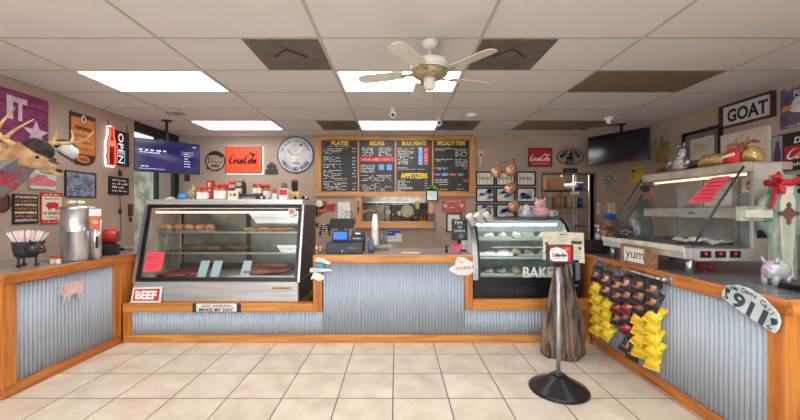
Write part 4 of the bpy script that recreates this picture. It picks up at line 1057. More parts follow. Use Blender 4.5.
mb = MB(); mb.prism([(-.14,.30*h),(-.06,.30*h),(-.04,.38*h),(-.07,.5*h),(-.08,.60*h),(-.12,.62*h),(-.15,.54*h),(-.15,.42*h)], -.035, -.019); mb.build('rooster', mat('dusty grey', (150, 140, 124), .7), t)
mb = MB(); mb.tube([(-.02,-.006,.5*h),(-.02,-.006,.72*h)], .006, n=6); mb.build('hanger', M_blackm, t)
t, w, h = wsign('black_framed_drawing', 'wide black framed drawing with grey mat, left of the GOAT sign', 'picture frame', 'R', 684, 723.6, 134, 168.6, 124, 165.7)
frame4(t, w, h, .04, .03, M_black); panel(t, w-.08, h-.08, .006, mat('grey mat board', (112, 106, 104), .8), 'mat_board')
mb = MB(); mb.box(-w*.30, w*.30, -.009, -.0065, -h*.28, h*.28); d_ = mb.build('drawing', mat('ivory drawing', (206, 194, 170), .8), t)
mb = MB(); r_ = random.Random(1)
for k in range(9): mb.box(-w*.26 + r_.uniform(0, .1), w*.22 - r_.uniform(0, .12), -.0105, -.0095, -.05 + k*.013, -.0465 + k*.013)
mb.tube([(w*.27*math.cos(2*PI*i/30), -.0098, h*.20*math.sin(2*PI*i/30) - .005) for i in range(30)], .0015, n=4, closed=True)
mb.build('pencil_lines', mat('pencil', (110, 100, 90), .8), d_)
t, w, h = wsign('goat_sign', 'long white framed sign reading GOAT', 'sign', 'R', 723, 777, 107.4, 129.5, 90, 115.7)
frame4(t, w, h, .018, .05, M_dkwood); panel(t, w-.03, h-.03, .012, mat('white board', (206, 196, 192), .7, var=.03), 'panel')
mb = MB(); mb.text('GOAT', 0, 0, -.0135, .135, w=w*.76, bold=.035)
for i, x in enumerate((-.30, -.10, .10, .30)): pass
mb.build('lettering', M_ink, t)
t, w, h = wsign('cow_canvas', 'cream canvas painted with a red highland cow head', 'picture', 'R', 724, 771.7, 136, 168, 125, 166.5)
panel(t, w, h, .04, mat('cream canvas', (214, 202, 180), .8, var=.03), 'canvas')
M_cow = mat('red cow paint', (176, 84, 60), .7, scale=30, c2=(214, 150, 120))
mb = MB(); mb.prism([(-.07,-.02),(-.05,-.10),(0,-.13),(.05,-.10),(.07,-.02),(.05,.06),(0,.08),(-.05,.06)], -.043, -.0405)
for s_ in (-1, 1): mb.prism([(s_*.05,.03),(s_*.10,.05),(s_*.19,.03),(s_*.20,.06),(s_*.12,.09),(s_*.05,.07)][::s_], -.044, -.0405); mb.tube([(s_*.04,-.043,.07),(s_*.07,-.043,.10),(s_*.07,-.043,.13)], .006, n=5)
mb.build('cow_head', M_cow, t)
mb = MB(); mb.ball((-.035,-.045,.0), .008, .003, .008); mb.ball((.035,-.045,.0), .008, .003, .008); mb.prism([(-.03,-.09),(.03,-.09),(.035,-.06),(-.035,-.06)], -.0455, -.0435); mb.build('cow_face', mat('dark red', (96, 26, 26), .7), t)
t, w, h = wsign('eagle_poster', 'purple-grey poster with an eagle head, at the top right edge', 'poster', 'R', 781, 829, 90.7, 130, 76, 120)
panel(t, w, h, .006, mat('slate purple poster', (104, 94, 120), .5, c2=(70, 62, 90)))
mb = MB(); mb.m(0).prism([(-.16,.0),(-.08,-.05),(.02,-.08),(.12,-.04),(.12,.06),(.02,.11),(-.06,.09),(-.10,.03)], -.009, -.0065); mb.m(1).prism([(-.17,.02),(-.20,-.03),(-.10,-.02),(-.09,.03)], -.0105, -.0065)
mb.m(2).prism([(-.08,.09),(-.08,.17),(.12,.17),(.12,.09)][::-1], -.009, -.0065); mb.m(3).text('FOR', .0, .13, -.0095, .06, w=.15, bold=.05); mb.m(3).bars(-.15, .15, .18, -.0072, .02, random.Random(3), 1, .04, .1); mb.m(3).bars(-.15, .15, -.19, -.0072, .022, random.Random(6), 1, .04, .1)
mb.build('print', [mat('bone white', (206, 204, 200), .6), M_orange, M_ink, mat('silver ink', (190, 188, 196), .5)], t)
t, w, h = wsign('drink_soda_sign', 'black and red DRINK sign with a bottle, right edge of the photo', 'sign', 'R', 774, 862, 139.5, 172.8, 115, 163)
panel(t, w, h, .014, M_chalk)
mb = MB(); mb.box(-w/2+.11, w/2-.01, -.0155, -.0145, -.085, .055); mb.build('red_band', M_red, t)
mb = MB(); mb.box(-w/2+.004, -w/2+.095, -.0155, -.0145, -h/2+.01, h/2-.01); mb.build('bottle_field', mat('grey field', (150, 150, 156), .6), t)
mb = MB(); mb.prism([(-w/2+.05 + a*.62, b*.52 - .01) for a, b in outline], -.0185, -.0160); mb.build('bottle_print', mat('bottle violet', (70, 60, 96), .5), t)
mb = MB(); mb.text('DRINK', -w/2 + .33, .105, -.0155, .055, w=.26, bold=.03, shear=.15); mb.script(COKE, .05, -.015, -.0162, w*.72, .11, nib=.14); mb.text('Sold Here Ice Cold', .04, -.125, -.0155, .035, w=w*.62, bold=.02); mb.build('lettering', M_whiteink, t)
t, w, h = wsign('dark_green_sign', 'dark sign with cream letters DC, partly behind the teal cross', 'sign', 'R', 783, 830, 176, 194, 172, 192)
panel(t, w, h, .012, mat('dark green board', (44, 52, 40), .6)); mb = MB(); mb.text('DC', -w*.24, .0, -.0135, .09, w=.12, bold=.04); mb.build('lettering', M_cream, t)
# ================================================================ LEFT COUNTER
CT = H   # counter top height
def on(px, d, dz=0): return Vector((xat(px, d), d, CT + dz))
# cast pig pot full of wrapped straws
t = thing('pig_pot', 'black cast-iron pig pot on two pairs of legs holding straws', 'straw holder', on(26.5, 3.08, .001), math.radians(62))
M_iron = mat('cast iron', (58, 56, 58), .55, .3, var=.15, scale=20)
mb = MB(); mb.lathe([(.055,.075),(.075,.09),(.085,.13),(.092,.20),(.095,.215),(.088,.215),(.084,.20),(.07,.10),(.03,.09)], n=20, cap=False); mb.m(0).lathe([(.0,.074),(.056,.076)], n=20); mb.build('pot', M_iron, t)
mb = MB(); mb.ball((.03,-.085,.155), .068, .055, .055, 16, 10); mb.ball((.06,-.135,.135), .030, .025, .024, 12, 8); mb.loft([((0,-.12,.20),(.02,0,0),(0,.01,0)), ((-.015,-.115,.235),(.004,0,0),(0,.004,0))], 8); mb.loft([((.07,-.11,.195),(.02,0,0),(0,.01,0)), ((.085,-.105,.23),(.004,0,0),(0,.004,0))], 8); mb.build('face', M_iron, t)
mb = MB(); mb.ball((.0,-.135,.165), .008); mb.ball((.058,-.138,.168), .008); mb.build('eyes', mat('dull pale metal', (140, 136, 130), .5), t)
for x in (-.055, .055):
    mb = MB(); mb.tube([(x,-.02,.09),(x,-.02,.02),(x,-.03,.0)], [.010,.008,.008], n=8); mb.ball((x,-.035,.012), .020, .026, .012); mb.build('leg', M_iron, t)
mb = MB(); mb.tube([(0,.05,.09),(0,.06,.04),(0,.06,.0)], .008, n=8); mb.ball((0,.055,.010), .02, .02, .010); mb.build('leg', M_iron, t)
pc = t.location.copy()
M_straw = mat('pink-white straw wrap', (236, 206, 206), .7, c2=(246, 238, 236), scale=60)
rr = random.Random(9)
mb = MB(); mb.cyl((0,0,0), (0,0,.215), .0036, n=6); s0 = mb.build('straw', M_straw)
for k in range(46):
    a = rr.uniform(0, 2*PI); r = .058*math.sqrt(rr.random()); tilt = .10 + r*9.0 + rr.uniform(-.08, .10)
    dx, dy = math.cos(a), math.sin(a)
    loc = pc + Vector((dx*r*.6, dy*r*.6, .10))
    v = Vector((dx*tilt, dy*tilt*.8, 1)).normalized(); e = v.to_track_quat('Z', 'Y').to_euler()
    o = s0 if k == 0 else s0.copy()
    if k: col.objects.link(o)
    o.location = loc; o.rotation_euler = e
    tag(o, 'pink and white wrapped straw fanned out of the black pig pot', 'straw', 'straws in the pig pot')
# shakers
for i, (px, who) in enumerate(((53, 'left'), (58.3, 'right'))):
    t = thing('shaker', 'small glass shaker with red lid, %s one of the pair before the tea urn' % who, 'shaker', on(px, 3.16, .001), 0, 'red-lidded shakers on the left counter')
    mb = MB(); mb.lathe([(.0,.0),(.020,.0),(.021,.02),(.018,.055),(.0,.055)], n=10); mb.build('jar', mat('shaker salt', (216, 200, 180), .4), t)
    mb = MB(); mb.lathe([(.0,.056),(.021,.056),(.020,.074),(.0,.078)], n=10); mb.build('lid', M_red, t)
# tea urn
t = thing('tea_urn', 'tall round stainless tea urn with an orange label and side spout', 'drink dispenser', on(78, 3.47, .001), math.radians(42))
M_urn = mat('polished urn steel', (205, 205, 205), .30, .9, var=.03)
mb = MB(); mb.lathe([(.0,.0),(.128,.0),(.130,.01),(.130,.28),(.133,.285),(.130,.29),(.130,.50),(.136,.505),(.134,.52),(.0,.545)], n=40); mb.build('body', M_urn, t)
mb = MB(); mb.lathe([(.137,.495),(.139,.50),(.137,.507)], n=40, cap=False); mb.cyl((.0,0,.545),(0,0,.57),.012); mb.build('lid_rim', M_steel, t)
mb = MB(); mb.cyl((.135,-.10,.0),(.135,-.10,.39), .042, n=20); mb.build('side_column', M_urn, t)
mb = MB(); mb.cyl((.135,-.14,.17),(.135,-.19,.17),.012); mb.cyl((.135,-.185,.12),(.135,-.185,.175),.010); mb.box(.125,.145,-.20,-.18,.18,.23); mb.build('spout', M_black, t)
mb = MB(); mb.box(.08,.17,-.136,-.133,.43,.50); mb.build('paper_label', M_paper, t)
mb = MB(); mb.box(.085,.165,-.147,-.144,.31,.42); lb = mb.build('orange_label', mat('orange label', (222, 88, 40), .5), t)
mb = MB(); mb.text('TEA', .125, .37, -.1475, .035, w=.05, bold=.03); mb.build('label_print', M_cream, lb)
uc = t.location.copy()
M_lemon = mat('lemon yellow', (236, 214, 110), .5, c2=(246, 240, 210), scale=30)
for k, (dx, dy) in enumerate(((-.05,-.02), (-.01,-.05), (.04,-.03), (.0,.03))):
    mb = MB(); mb.tube([(-.03,0,.012),(-.01,.005,.02),(.015,-.004,.016),(.035,0,.02)], [.012,.015,.014,.009], n=8)
    o = mb.build('flower_head', M_lemon); o.location = uc + Vector((dx, dy, .548)); o.rotation_euler = (0, 0, k*1.3)
    tag(o, 'pale yellow blossom lying on the lid of the tea urn', 'flower', 'yellow blossoms on the tea urn')
# red and black appliance
t = thing('bag_sealer', 'black countertop machine with a red drum beside the tea urn', 'machine', on(105.5, 3.86, .001), math.radians(34))
mb = MB(); mb.box(-.12,.12,-.10,.10,0,.10); mb.hexa([(-.12,-.10,.10),(.10,-.10,.10),(.10,.10,.10),(-.12,.10,.10),(-.09,-.05,.14),(.05,-.05,.14),(.05,.10,.14),(-.09,.10,.14)]); mb.build('base', M_blackm, t, bevel=.006)
mb = MB(); mb.cyl((-.02,-.02,.20),(.10,-.02,.20),.078,n=24); mb.build('drum', mat('glossy red', (206, 34, 32), .3), t, bevel=.01)
mb = MB(); mb.cyl((-.11,-.02,.19),(-.021,-.02,.19),.052,n=20); mb.box(.101,.12,-.07,.03,.14,.25); mb.build('drum_end', M_black, t)
mb = MB(); mb.tube([(-.10,.02,.13),(-.12,.03,.24),(-.10,.03,.32),(-.06,.02,.34)], [.014,.014,.012,.01], n=8); mb.build('lever', M_blackm, t)
mb = MB(); mb.tube([on(112, 4.05, .006), on(118, 4.15, .012), on(122, 4.1, .03), on(127, 4.3, .010), on(133, 4.35, .006)], .006, n=6); mb.ball(on(122, 4.12, .032), .03, .02, .02)
tag(mb.build('cable', M_blackm), 'tangled black cable on the counter between machine and meat case', 'cable')
# pig sign on the corrugated front
t = thing('pig_sign', 'pale pink metal pig mounted on the left corrugated counter front', 'sign', (LX - .008, 3.20, .700), PI/2)
mb = MB(); mb.prism([(a, b + .01) for a, b in pigsil(.26)], -.030, -.024); mb.build('silhouette', M_pig, t, bevel=.002)
mb = MB(); mb.ball((-.085,-.031,.045), .004); mb.build('eye', M_ink, t)

# ================================================================ ON TOP OF THE MEAT CASE
TZ = 1.5645
def ont(px, d=4.30): return Vector((xat(px, d), d, TZ))
t = thing('speech_bubble_sign', 'small blue speech-bubble sign, leftmost item on the meat case', 'sign', ont(182.8))
mb = MB(); mb.prism([(.060*math.cos(2*PI*i/24), .048 + .042*math.sin(2*PI*i/24)) for i in range(24)], -.008, 0); mb.prism([(-.05,.03),(-.085,.012),(-.03,.012)][::-1], -.008, 0); mb.box(-.03,.03,-.02,.02,0,.008); mb.build('bubble', mat('azure card', (20, 120, 176), .5), t)
mb = MB(); mb.bars(-.035,.035,.05,-.0088,.012,random.Random(2),1,.02,.04); mb.bars(-.03,.03,.03,-.0088,.010,random.Random(3),1,.02,.04); mb.build('print', mat('pale blue print', (170, 214, 240), .6), t)
o = MB(); o.box(-.045,.045,-.03,.03,0,.022); o.ball((0,0,.022),.04,.026,.014); o = o.build('wrapped_block', mat('yellowed wrap', (206, 190, 160), .6)); o.location = ont(170.5)
tag(o, 'cream wrapped block lying left of the blue bubble sign', 'block')
t = thing('figurine', 'tan and brown standing figurine right of the blue bubble sign', 'figurine', ont(193.5))
mb = MB(); mb.loft([((0,0,0),(.035,0,0),(0,.03,0)), ((0,0,.05),(.03,0,0),(0,.026,0)), ((-.005,0,.10),(.036,0,0),(0,.026,0)), ((0,0,.135),(.022,0,0),(0,.018,0)), ((0,0,.15),(.018,0,0),(0,.018,0)), ((.002,0,.175),(.022,0,0),(0,.02,0)), ((0,0,.195),(.008,0,0),(0,.008,0))], 12); mb.tube([(-.03,0,.12),(-.055,-.01,.08),(-.03,-.02,.06)], .010, n=7); mb.tube([(.03,0,.12),(.05,-.01,.09),(.03,-.02,.06)], .010, n=7)
mb.build('body', mat('carved tan', (190, 168, 124), .6, scale=40, c2=(84, 66, 44)), t)
# seasoning jars
def make_jar(k=1.0):
    t = thing('seasoning_jar', 'x', 'jar', (0,0,0), 0, 'red-capped seasoning jars on the meat case')
    mb = MB(); mb.lathe([(.0,0),(.032,0),(.034,.005),(.034,.105),(.028,.118),(.0,.118)], n=16); mb.build('jar', mat('spice', (176, 112, 74), .4, c2=(146, 86, 54), scale=40), t)
    mb = MB(); mb.lathe([(.0350,.010),(.0350,.088)], n=16, cap=False); mb.build('label', M_paper, t)
    mb = MB(); mb.lathe([(.0,.119),(.029,.119),(.029,.150),(.026,.154),(.0,.154)], n=16); mb.build('cap', mat('jar cap red', (214, 44, 44), .4), t)
    mb = MB(); mb.bars(-.022,.022,.065,-.0362,.007,random.Random(3),1,.01,.02); mb.bars(-.018,.018,.045,-.0362,.005,random.Random(5),1,.01,.02); mb.build('label_print', M_steeldull, t)
    return reg(t)
jars = [(199.8, 4.28, 1.0, 'first red-capped jar right of the tan figurine'), (205.5, 4.28, 1.0, 'red-capped jar just left of the tall red box'),
        (217.5, 4.26, 1.22, 'taller red-capped jar, left of the two beside the red box'), (223.3, 4.26, 1.22, 'taller red-capped jar, right of the two beside the red box'),
        (266.8, 4.30, 1.2, 'large white-labelled jar right of the black rack'), (274.5, 4.24, .82, 'shorter red-capped jar standing alone near the grey-lidded tub')]
j0 = None
for px, d, k, lab in jars:
    if j0 is None: j0 = make_jar(); j0.location = ont(px, d); j0.scale = (k,)*3; j0['label'] = lab
    else: dup(j0, ont(px, d), 0, lab, k)
t = thing('letter_box', 'tall narrow red box with pale letters, back between the jars', 'box', ont(210.3, 4.42))
mb = MB(); mb.box(-.045,.045,-.02,.02,0,.25); mb.build('box', mat('dull red box', (176, 52, 42), .6), t, bevel=.003)
mb = MB(); mb.text('E', 0, .19, -.0215, .045, bold=.03); mb.text('A', 0, .12, -.0215, .04, bold=.03); mb.text('T', 0, .055, -.0215, .04, bold=.03); mb.build('lettering', M_cream, t)
t = thing('barn_sign', 'half-round red and tan BBQ sign behind the jars', 'sign', ont(234, 4.52))
mb = MB(); mb.prism([(.13*math.cos(PI*i/16), .15 + .12*math.sin(PI*i/16)) for i in range(17)] + [(-.10,0),(.10,0)], -.012, 0); mb.build('board', mat('tan sign board', (178, 140, 96), .6), t)
mb = MB(); mb.prism([(.10*math.cos(PI*i/16), .15 + .09*math.sin(PI*i/16)) for i in range(17)] + [(-.10,.12),(.10,.12)], -.016, -.0125); mb.build('red_arch', M_red, t); mb = MB(); mb.text('BBQ', 0, .18, -.0168, .04, bold=.03); mb.build('lettering', M_cream, t)
t = thing('gift_card_box', 'small white box with a red and black bow-tie print', 'box', ont(233.5, 4.22))
mb = MB(); mb.box(-.058,.058,-.02,.02,0,.105); mb.build('box', M_cream, t, bevel=.002)
mb = MB(); mb.m(0).disc(.025, .058, -.021, .02, 16); mb.m(1).prism([(-.035,.045),(-.035,.07),(-.005,.058)][::-1], -.023, -.021); mb.m(1).box(-.005,.01,-.023,-.021,.054,.062); mb.build('print', [M_redink, M_ink], t)
# black toy truck rack full of jars
t = thing('truck_rack', 'black metal pickup-truck rack holding small red-capped jars', 'rack', ont(249.5, 4.36)); t.scale = (1.15, 1, 1.3)
mb = MB(); mb.prism([(-.20,.03),(.17,.03),(.17,.055),(-.05,.055),(-.05,.13),(-.06,.175),(-.11,.175),(-.135,.12),(-.20,.10)][::1], -.05, .05); mb.build('body', M_char, t, bevel=.003)
mb = MB(); mb.box(-.118,-.068,-.053,-.0505,.13,.165); mb.build('window', mat('pale window', (176, 166, 150), .4), t)
mb = MB(); mb.prism([(a*1.0 - .10, b + .085) for a, b in pigsil(.08)], -.053, -.0505); mb.build('pig_badge', M_pig, t)
for x in (-.13, .11): mb = MB(); mb.cyl((x,-.055,.028),(x,-.02,.028),.027,n=18); mb.build('wheel', M_black, t)
jr = t.location.copy()
for i, px in enumerate((254.8, 259.6)):
    for kk in (0,):
        dup(j0, Vector((xat(px, 4.36), 4.36, TZ + .0735)), 0, 'small red-capped jar in the bed of the black truck rack, %s of two' % ('left', 'right')[i], .82)
dup(j0, ont(264.2, 4.46), 0, 'red-capped jar partly hidden behind the right end of the truck rack', 1.28)
t = thing('ornament', 'tiny orange pumpkin ornament perched on the truck rack cab', 'ornament', Vector((xat(250 - 6.2, 4.36), 4.36, TZ + .2305)))
for k in range(5):
    pass
mb = MB(); mb.ball((0,0,.014), .018, .018, .014, 12, 8); mb.build('pumpkin', M_orange, t); mb = MB(); mb.cyl((0,0,.028),(.003,0,.040),.003,n=6); mb.build('stem', mat('stem green', (80, 90, 40), .7), t)
t = thing('candle_jar', 'small black and white round tin at the foot of the truck rack', 'tin', ont(262.6, 4.20))
mb = MB(); mb.lathe([(0,0),(.030,0),(.031,.045),(0,.047)], n=16); mb.build('tin', M_char, t); mb = MB(); mb.disc(0, .024, -.031, .014, 14); mb.build('label', M_paper, t)
t = thing('rub_tub', 'white tub with red label and grey lid on the meat case', 'tub', ont(284.3, 4.28))
mb = MB(); mb.box(-.052,.052,-.04,.04,0,.135); mb.build('tub', M_white, t, bevel=.010)
mb = MB(); mb.box(-.045,.045,-.043,-.0405,.055,.125); mb.build('label', mat('crimson label', (214, 34, 56), .5), t)
mb = MB(); mb.bars(-.03,.03,.03,-.0415,.014,random.Random(3),1,.02,.04); mb.build('label_print', M_ltblue, t)
mb = MB(); mb.lathe([(0,.136),(.040,.136),(.040,.155),(.036,.185),(.030,.20),(0,.20)], n=18); mb.build('lid', mat('grey lid', (110, 110, 112), .4), t)
t = thing('toy_cow', 'yellow-tan toy cow standing at the right end of the meat case', 'figurine', ont(295.5, 4.24))
M_tan = mat('honey figurine', (222, 180, 110), .45, var=.08)
mb = MB(); mb.loft([((-.05,0,.07),(0,.02,0),(0,0,.02)), ((-.03,0,.068),(0,.032,0),(0,0,.030)), ((.02,0,.068),(0,.034,0),(0,0,.032)), ((.055,0,.07),(0,.022,0),(0,0,.022))], 14); mb.build('body', M_tan, t)
for x in (-.035,.035):
    for y in (-.018,.018): mb = MB(); mb.tube([(x,y,.06),(x,y,.0)], [.013,.010], n=8); mb.build('leg', M_tan, t)
mb = MB(); mb.ball((-.058,-.012,.092), .026, .022, .022); mb.loft([((-.07,-.01,.108),(.006,0,0),(0,.006,0)),((-.09,-.01,.125),(.002,0,0),(0,.002,0))],6); mb.loft([((-.045,-.01,.11),(.006,0,0),(0,.006,0)),((-.03,-.01,.128),(.002,0,0),(0,.002,0))],6); mb.tube([(.055,0,.08),(.07,0,.10)], .004, n=5); mb.build('head', M_tan, t)
t = thing('rooster_figurine', 'black figurine with a red cap behind the tan toy cow', 'figurine', ont(294.6, 4.46))
mb = MB(); mb.loft([((0,0,0),(.045,0,0),(0,.035,0)),((0,0,.10),(.035,0,0),(0,.03,0)),((0,0,.16),(.042,0,0),(0,.035,0)),((0,0,.22),(.040,0,0),(0,.035,0)),((0,0,.24),(.02,0,0),(0,.02,0))], 14); mb.build('body', M_blackm, t)
mb = MB(); mb.lathe([(0,.262),(.03,.258),(.046,.235),(.040,.225),(0,.225)], n=16); mb.box(-.02,.05,-.07,-.03,.228,.236); mb.build('cap', mat('dark red cap', (150, 30, 40), .6), t)
t = thing('toy_camera', 'little dark gadget with clips at the far right end of the meat case', 'gadget', ont(305.5, 4.30))
mb = MB(); mb.box(-.05,.05,-.015,.015,0,.012); mb.box(-.045,-.015,-.015,.015,.012,.045); mb.ball((.02,0,.03),.018); mb.build('body', M_blackm, t); mb = MB(); mb.cyl((.02,-.019,.03),(.02,-.03,.03),.010,n=10); mb.build('lens', M_steel, t)

# ================================================================ INSIDE THE MEAT CASE
M_pastry = mat('baked crust', (222, 172, 118), .55, c2=(184, 112, 66), scale=26)
M_meat = mat('smoked meat', (170, 96, 84), .5, c2=(128, 52, 48), scale=20)
def loaf(l, r, r2, m, name, n=12):
    mb = MB(); secs = []
    for k in range(9):
        u = -1 + 2*k/8; q = math.sqrt(max(.04, 1 - abs(u)**3)); secs.append(((u*l/2, 0, r2*.95), (0, r*q*(1 + .08*math.sin(k*2.1)), 0), (0, 0, r2*q)))
    mb.loft(secs, n); return mb.build(name, m)
t = thing('tray', 'shallow steel tray under the wrapped loaves on the upper left shelf', 'tray', (xat(188, 4.35), 4.40, 1.177))
mb = MB(); mb.box(-.38,.38,-.13,.13,0,.004); mb.box(-.38,.38,-.135,-.131,0,.02); mb.build('pan', M_steel, t)
r0 = loaf(.125, .07, .045, M_pastry, 'loaf')
spots = [(167,'leftmost'),(177.5,'second'),(188,'third'),(199,'fourth'),(208.5,'rightmost')]
for i, (px, w_) in enumerate(spots):
    o = r0 if i == 0 else r0.copy()
    if i: col.objects.link(o)
    o.location = (xat(px, 4.33), 4.38, 1.182); o.rotation_euler = (0, 0, .3*(-1)**i)
    tag(o, '%s golden loaf on the steel tray in the meat case' % w_, 'loaf', 'golden loaves on the upper shelf')
for i, (px, l_, w_) in enumerate(((248.5,.16,'leftmost'),(264,.20,'second'),(276.5,.15,'third'),(288,.17,'rightmost'))):
    o = r0.copy(); col.objects.link(o); o.location = (xat(px, 4.28), 4.34, 1.1765); o.scale = (l_/.125, .8, .62); o.rotation_euler = (0,0,.1*i)
    tag(o, '%s pale roll on the right half of the upper shelf' % w_, 'roll', 'pale rolls on the right upper shelf')
m0 = loaf(.42, .035, .024, M_meat, 'meat_slab')
for i in range(7):
    o = m0 if i == 0 else m0.copy()
    if i: col.objects.link(o)
    o.location = (xat(262 + (i % 2)*11 - (i//4)*8, 4.15), 4.06 + i*.062, .704 + (.03 if i > 4 else 0)); o.rotation_euler = (0,0,.05*(-1)**i)
    tag(o, 'long red-brown smoked meat slab lying on the right of the case floor', 'meat', 'smoked meat slabs on the case floor')
t = thing('meat_tray', 'pale tray under the smoked meat slabs', 'tray', (xat(268, 4.2), 4.26, .661)); mb = MB(); mb.box(-.36,.36,-.24,.26,0,.006); mb.box(-.36,.36,-.25,-.241,0,.03); mb.build('pan', M_white, t)
m1 = loaf(.36, .045, .03, mat('dark red packet', (150, 40, 52), .35, c2=(90, 40, 40), scale=14), 'sausage_pack')
for i in range(5):
    o = m1 if i == 0 else m1.copy()
    if i: col.objects.link(o)
    o.location = (xat(180 + (i % 2)*16, 4.2), 4.05 + i*.10, .662); o.rotation_euler = (0,0,.12*(-1)**i)
    tag(o, 'dark red sausage pack on the left of the meat case floor', 'sausage pack', 'dark red sausage packs')
m2 = loaf(.30, .06, .04, mat('brown brisket', (130, 92, 62), .5, c2=(80, 50, 36), scale=14), 'brisket')
for i, (px, w_) in enumerate(((186,'left'),(205,'middle'),(232,'right'))):
    o = m2 if i == 0 else m2.copy()
    if i: col.objects.link(o)
    o.location = (xat(px, 4.25), 4.40, .9365); tag(o, '%s brown brisket on the lower glass shelf' % w_, 'brisket', 'briskets on the lower shelf')
M_lrefl = mat('pale blue reflection', (190, 212, 222), .6, var=.03)  # window reflection on the case glass, modelled as standing pale sheets
for i, (px, w_) in enumerate(((201.5,'left'),(214.5,'middle'),(244.5,'right'))):
    mb = MB(); mb.hexa([(-.055,-.01,0),(.045,-.01,0),(.045,.01,0),(-.055,.01,0),(-.03,.06,.19),(.065,.06,.19),(.065,.075,.19),(-.03,.075,.19)])
    o = mb.build('card_or_reflection', M_lrefl); o.location = (xat(px, 4.02), 3.985 + .03, .661); tag(o, '%s pale blue panel for a window reflection in the meat case glass' % w_, 'card', 'pale blue reflection panels in the meat case')
# taped pink note, round sticker, BEEF sign, number sign
def slant_at(px, py):
    """point just outside the slanted glass under a pixel"""
    for k in range(200):
        tt = k/200; d = 3.865 + (fy1 - fy0)*tt; z = fz0 + (fz1 - fz0)*tt
        if zat(py, d) <= z: return Vector((xat(px, d), d, z))
rx = -math.atan2(fy1 - fy0, fz1 - fz0)
p = slant_at(154, 261.5)
t = thing('pink_notice', 'bright pink handwritten note taped low on the left of the meat case glass', 'notice', p, rot=(rx, 0, 0)); t.location.y -= .012
mb = MB(); mb.prism([(-.095,-.115),(.10,-.105),(.115,.10),(-.08,.11)], 0, .001); mb.build('sheet', M_pinkred, t)
mb = MB(); r_ = random.Random(2)
for k in range(6): mb.bars(-.07 + .01*(k%2), .085 - .02*(k%3), .07 - k*.028, -.0008, .010, r_, .9, .02, .05)
mb.build('handwriting', mat('dark pen', (110, 20, 40), .7), t)
p = slant_at(292, 212)
t = thing('round_sticker', 'round white and pink sticker at the top right of the meat case glass', 'sticker', p, rot=(rx, 0, 0)); t.location.y -= .012
mb = MB(); mb.disc(0, 0, .001, .045, 24, t=.001); mb.build('disc', M_paper, t); mb = MB(); mb.disc(0, 0, -.0004, .034, 24, t=.0005); mb.build('print', mat('pink print', (206, 130, 120), .7), t); mb = MB(); mb.bars(-.03,.03,-.006,-.002,.014,random.Random(1),1,.02,.03); mb.build('lettering', M_redink, t)
t = thing('beef_sign', 'red BEEF sign with white border leaning on the lower left of the meat case', 'sign', (xat(145.5, 3.82), 3.838, .4295 + .085), rot=(-.10, 0, 0))
mb = MB(); mb.prism([(-.165,-.082),(.16,-.082),(.168,.088),(-.148,.08)], -.008, 0); mb.build('plate', M_white, t)
mb = MB(); mb.prism([(-.145,-.062),(.14,-.062),(.148,.068),(-.130,.060)], -.0095, -.0085); mb.build('red_field', M_redink, t); mb = MB(); mb.text('BEEF', 0, 0, -.0105, .082, w=.235, bold=.05); mb.build('lettering', M_whiteink, t)
t = thing('motto_sign', 'white plate reading GO AHEAD MAKE MY DAY with black clamps on the pine ledge', 'sign', (xat(217.5, CF), CF - .0105, zat(307.4, CF)))
w_ = 44*CF/F
mb = MB(); mb.box(-w_/2+.015, w_/2-.015, -.01, 0, -.038, .042); mb.build('plate', M_paper, t)
for s_ in (-1, 1): mb = MB(); mb.box(s_*w_/2 - .02, s_*w_/2 + .02, -.016, 0, -.045, .05); mb.build('clamp', M_char, t, bevel=.004)
mb = MB(); mb.text('-GO AHEAD-', 0, .022, -.011, .026, w=w_*.74, bold=.01); mb.text('MAKE MY DAY', 0, -.018, -.011, .030, w=w_*.78, bold=.03); mb.build('lettering', M_ink, t)

# ================================================================ CENTRE COUNTER
o = MB(); rr = random.Random(4)
t = thing('candy_dish', 'small clear dish of orange and yellow sweets on the left end of the middle counter', 'dish', on(318.5, 4.0, .001))
mb = MB(); mb.lathe([(.02,0),(.03,.002),(.055,.03),(.062,.04)], n=18, cap=False); mb.build('dish', M_clear, t)
o.bm.free()
cm = [MATS['orange print'], M_yel, M_red, M_cream]
for k in range(9):
    a = k*2.4; r = .012*math.sqrt(k); mb = MB(); mb.ball((0,0,0), .020, .014, .013, 8, 6); mb.box(-.032,-.018,-.008,.008,-.001,.002)
    o = mb.build('sweet', cm[k % 4]); o.location = t.location + Vector((r*math.cos(a), r*math.sin(a), .022 + .012*(k % 4))); o.rotation_euler = (.3*k, .2*k, k)
    tag(o, '%s wrapped sweet heaped in the small clear dish' % ['orange', 'yellow', 'red', 'cream'][k % 4], 'sweet', 'wrapped sweets in the dish')
# cash register
t = thing('cash_drawer', 'wide charcoal cash drawer under the register screen', 'cash drawer', on(346.5, 4.12, .001))
mb = MB(); mb.box(-.205,.205,-.19,.19,0,.118); mb.build('drawer_body', M_char, t, bevel=.004)
mb = MB(); mb.box(-.19,.19,-.196,-.191,.015,.10); dr = mb.build('drawer_front', mat('drawer face', (58, 60, 66), .5), t, bevel=.002)
mb = MB(); mb.text('APG', .08, .065, -.1965, .014, w=.07, bold=.02); mb.build('badge', mat('pale badge', (150, 154, 160), .5), dr)
mb = MB(); mb.cyl((-.02,-.196,.03),(-.02,-.200,.03),.009,n=12); mb.build('lock', M_steel, t)
bz = CT + .1195
t = thing('register_screen', 'black touchscreen register with a small blue customer display', 'register', Vector((xat(341, 4.15), 4.15, bz)))
mb = MB(); mb.box(-.09,.09,-.09,.09,0,.012); mb.box(-.035,.035,-.0,.03,.012,.16); mb.build('stand', M_black, t, bevel=.004)
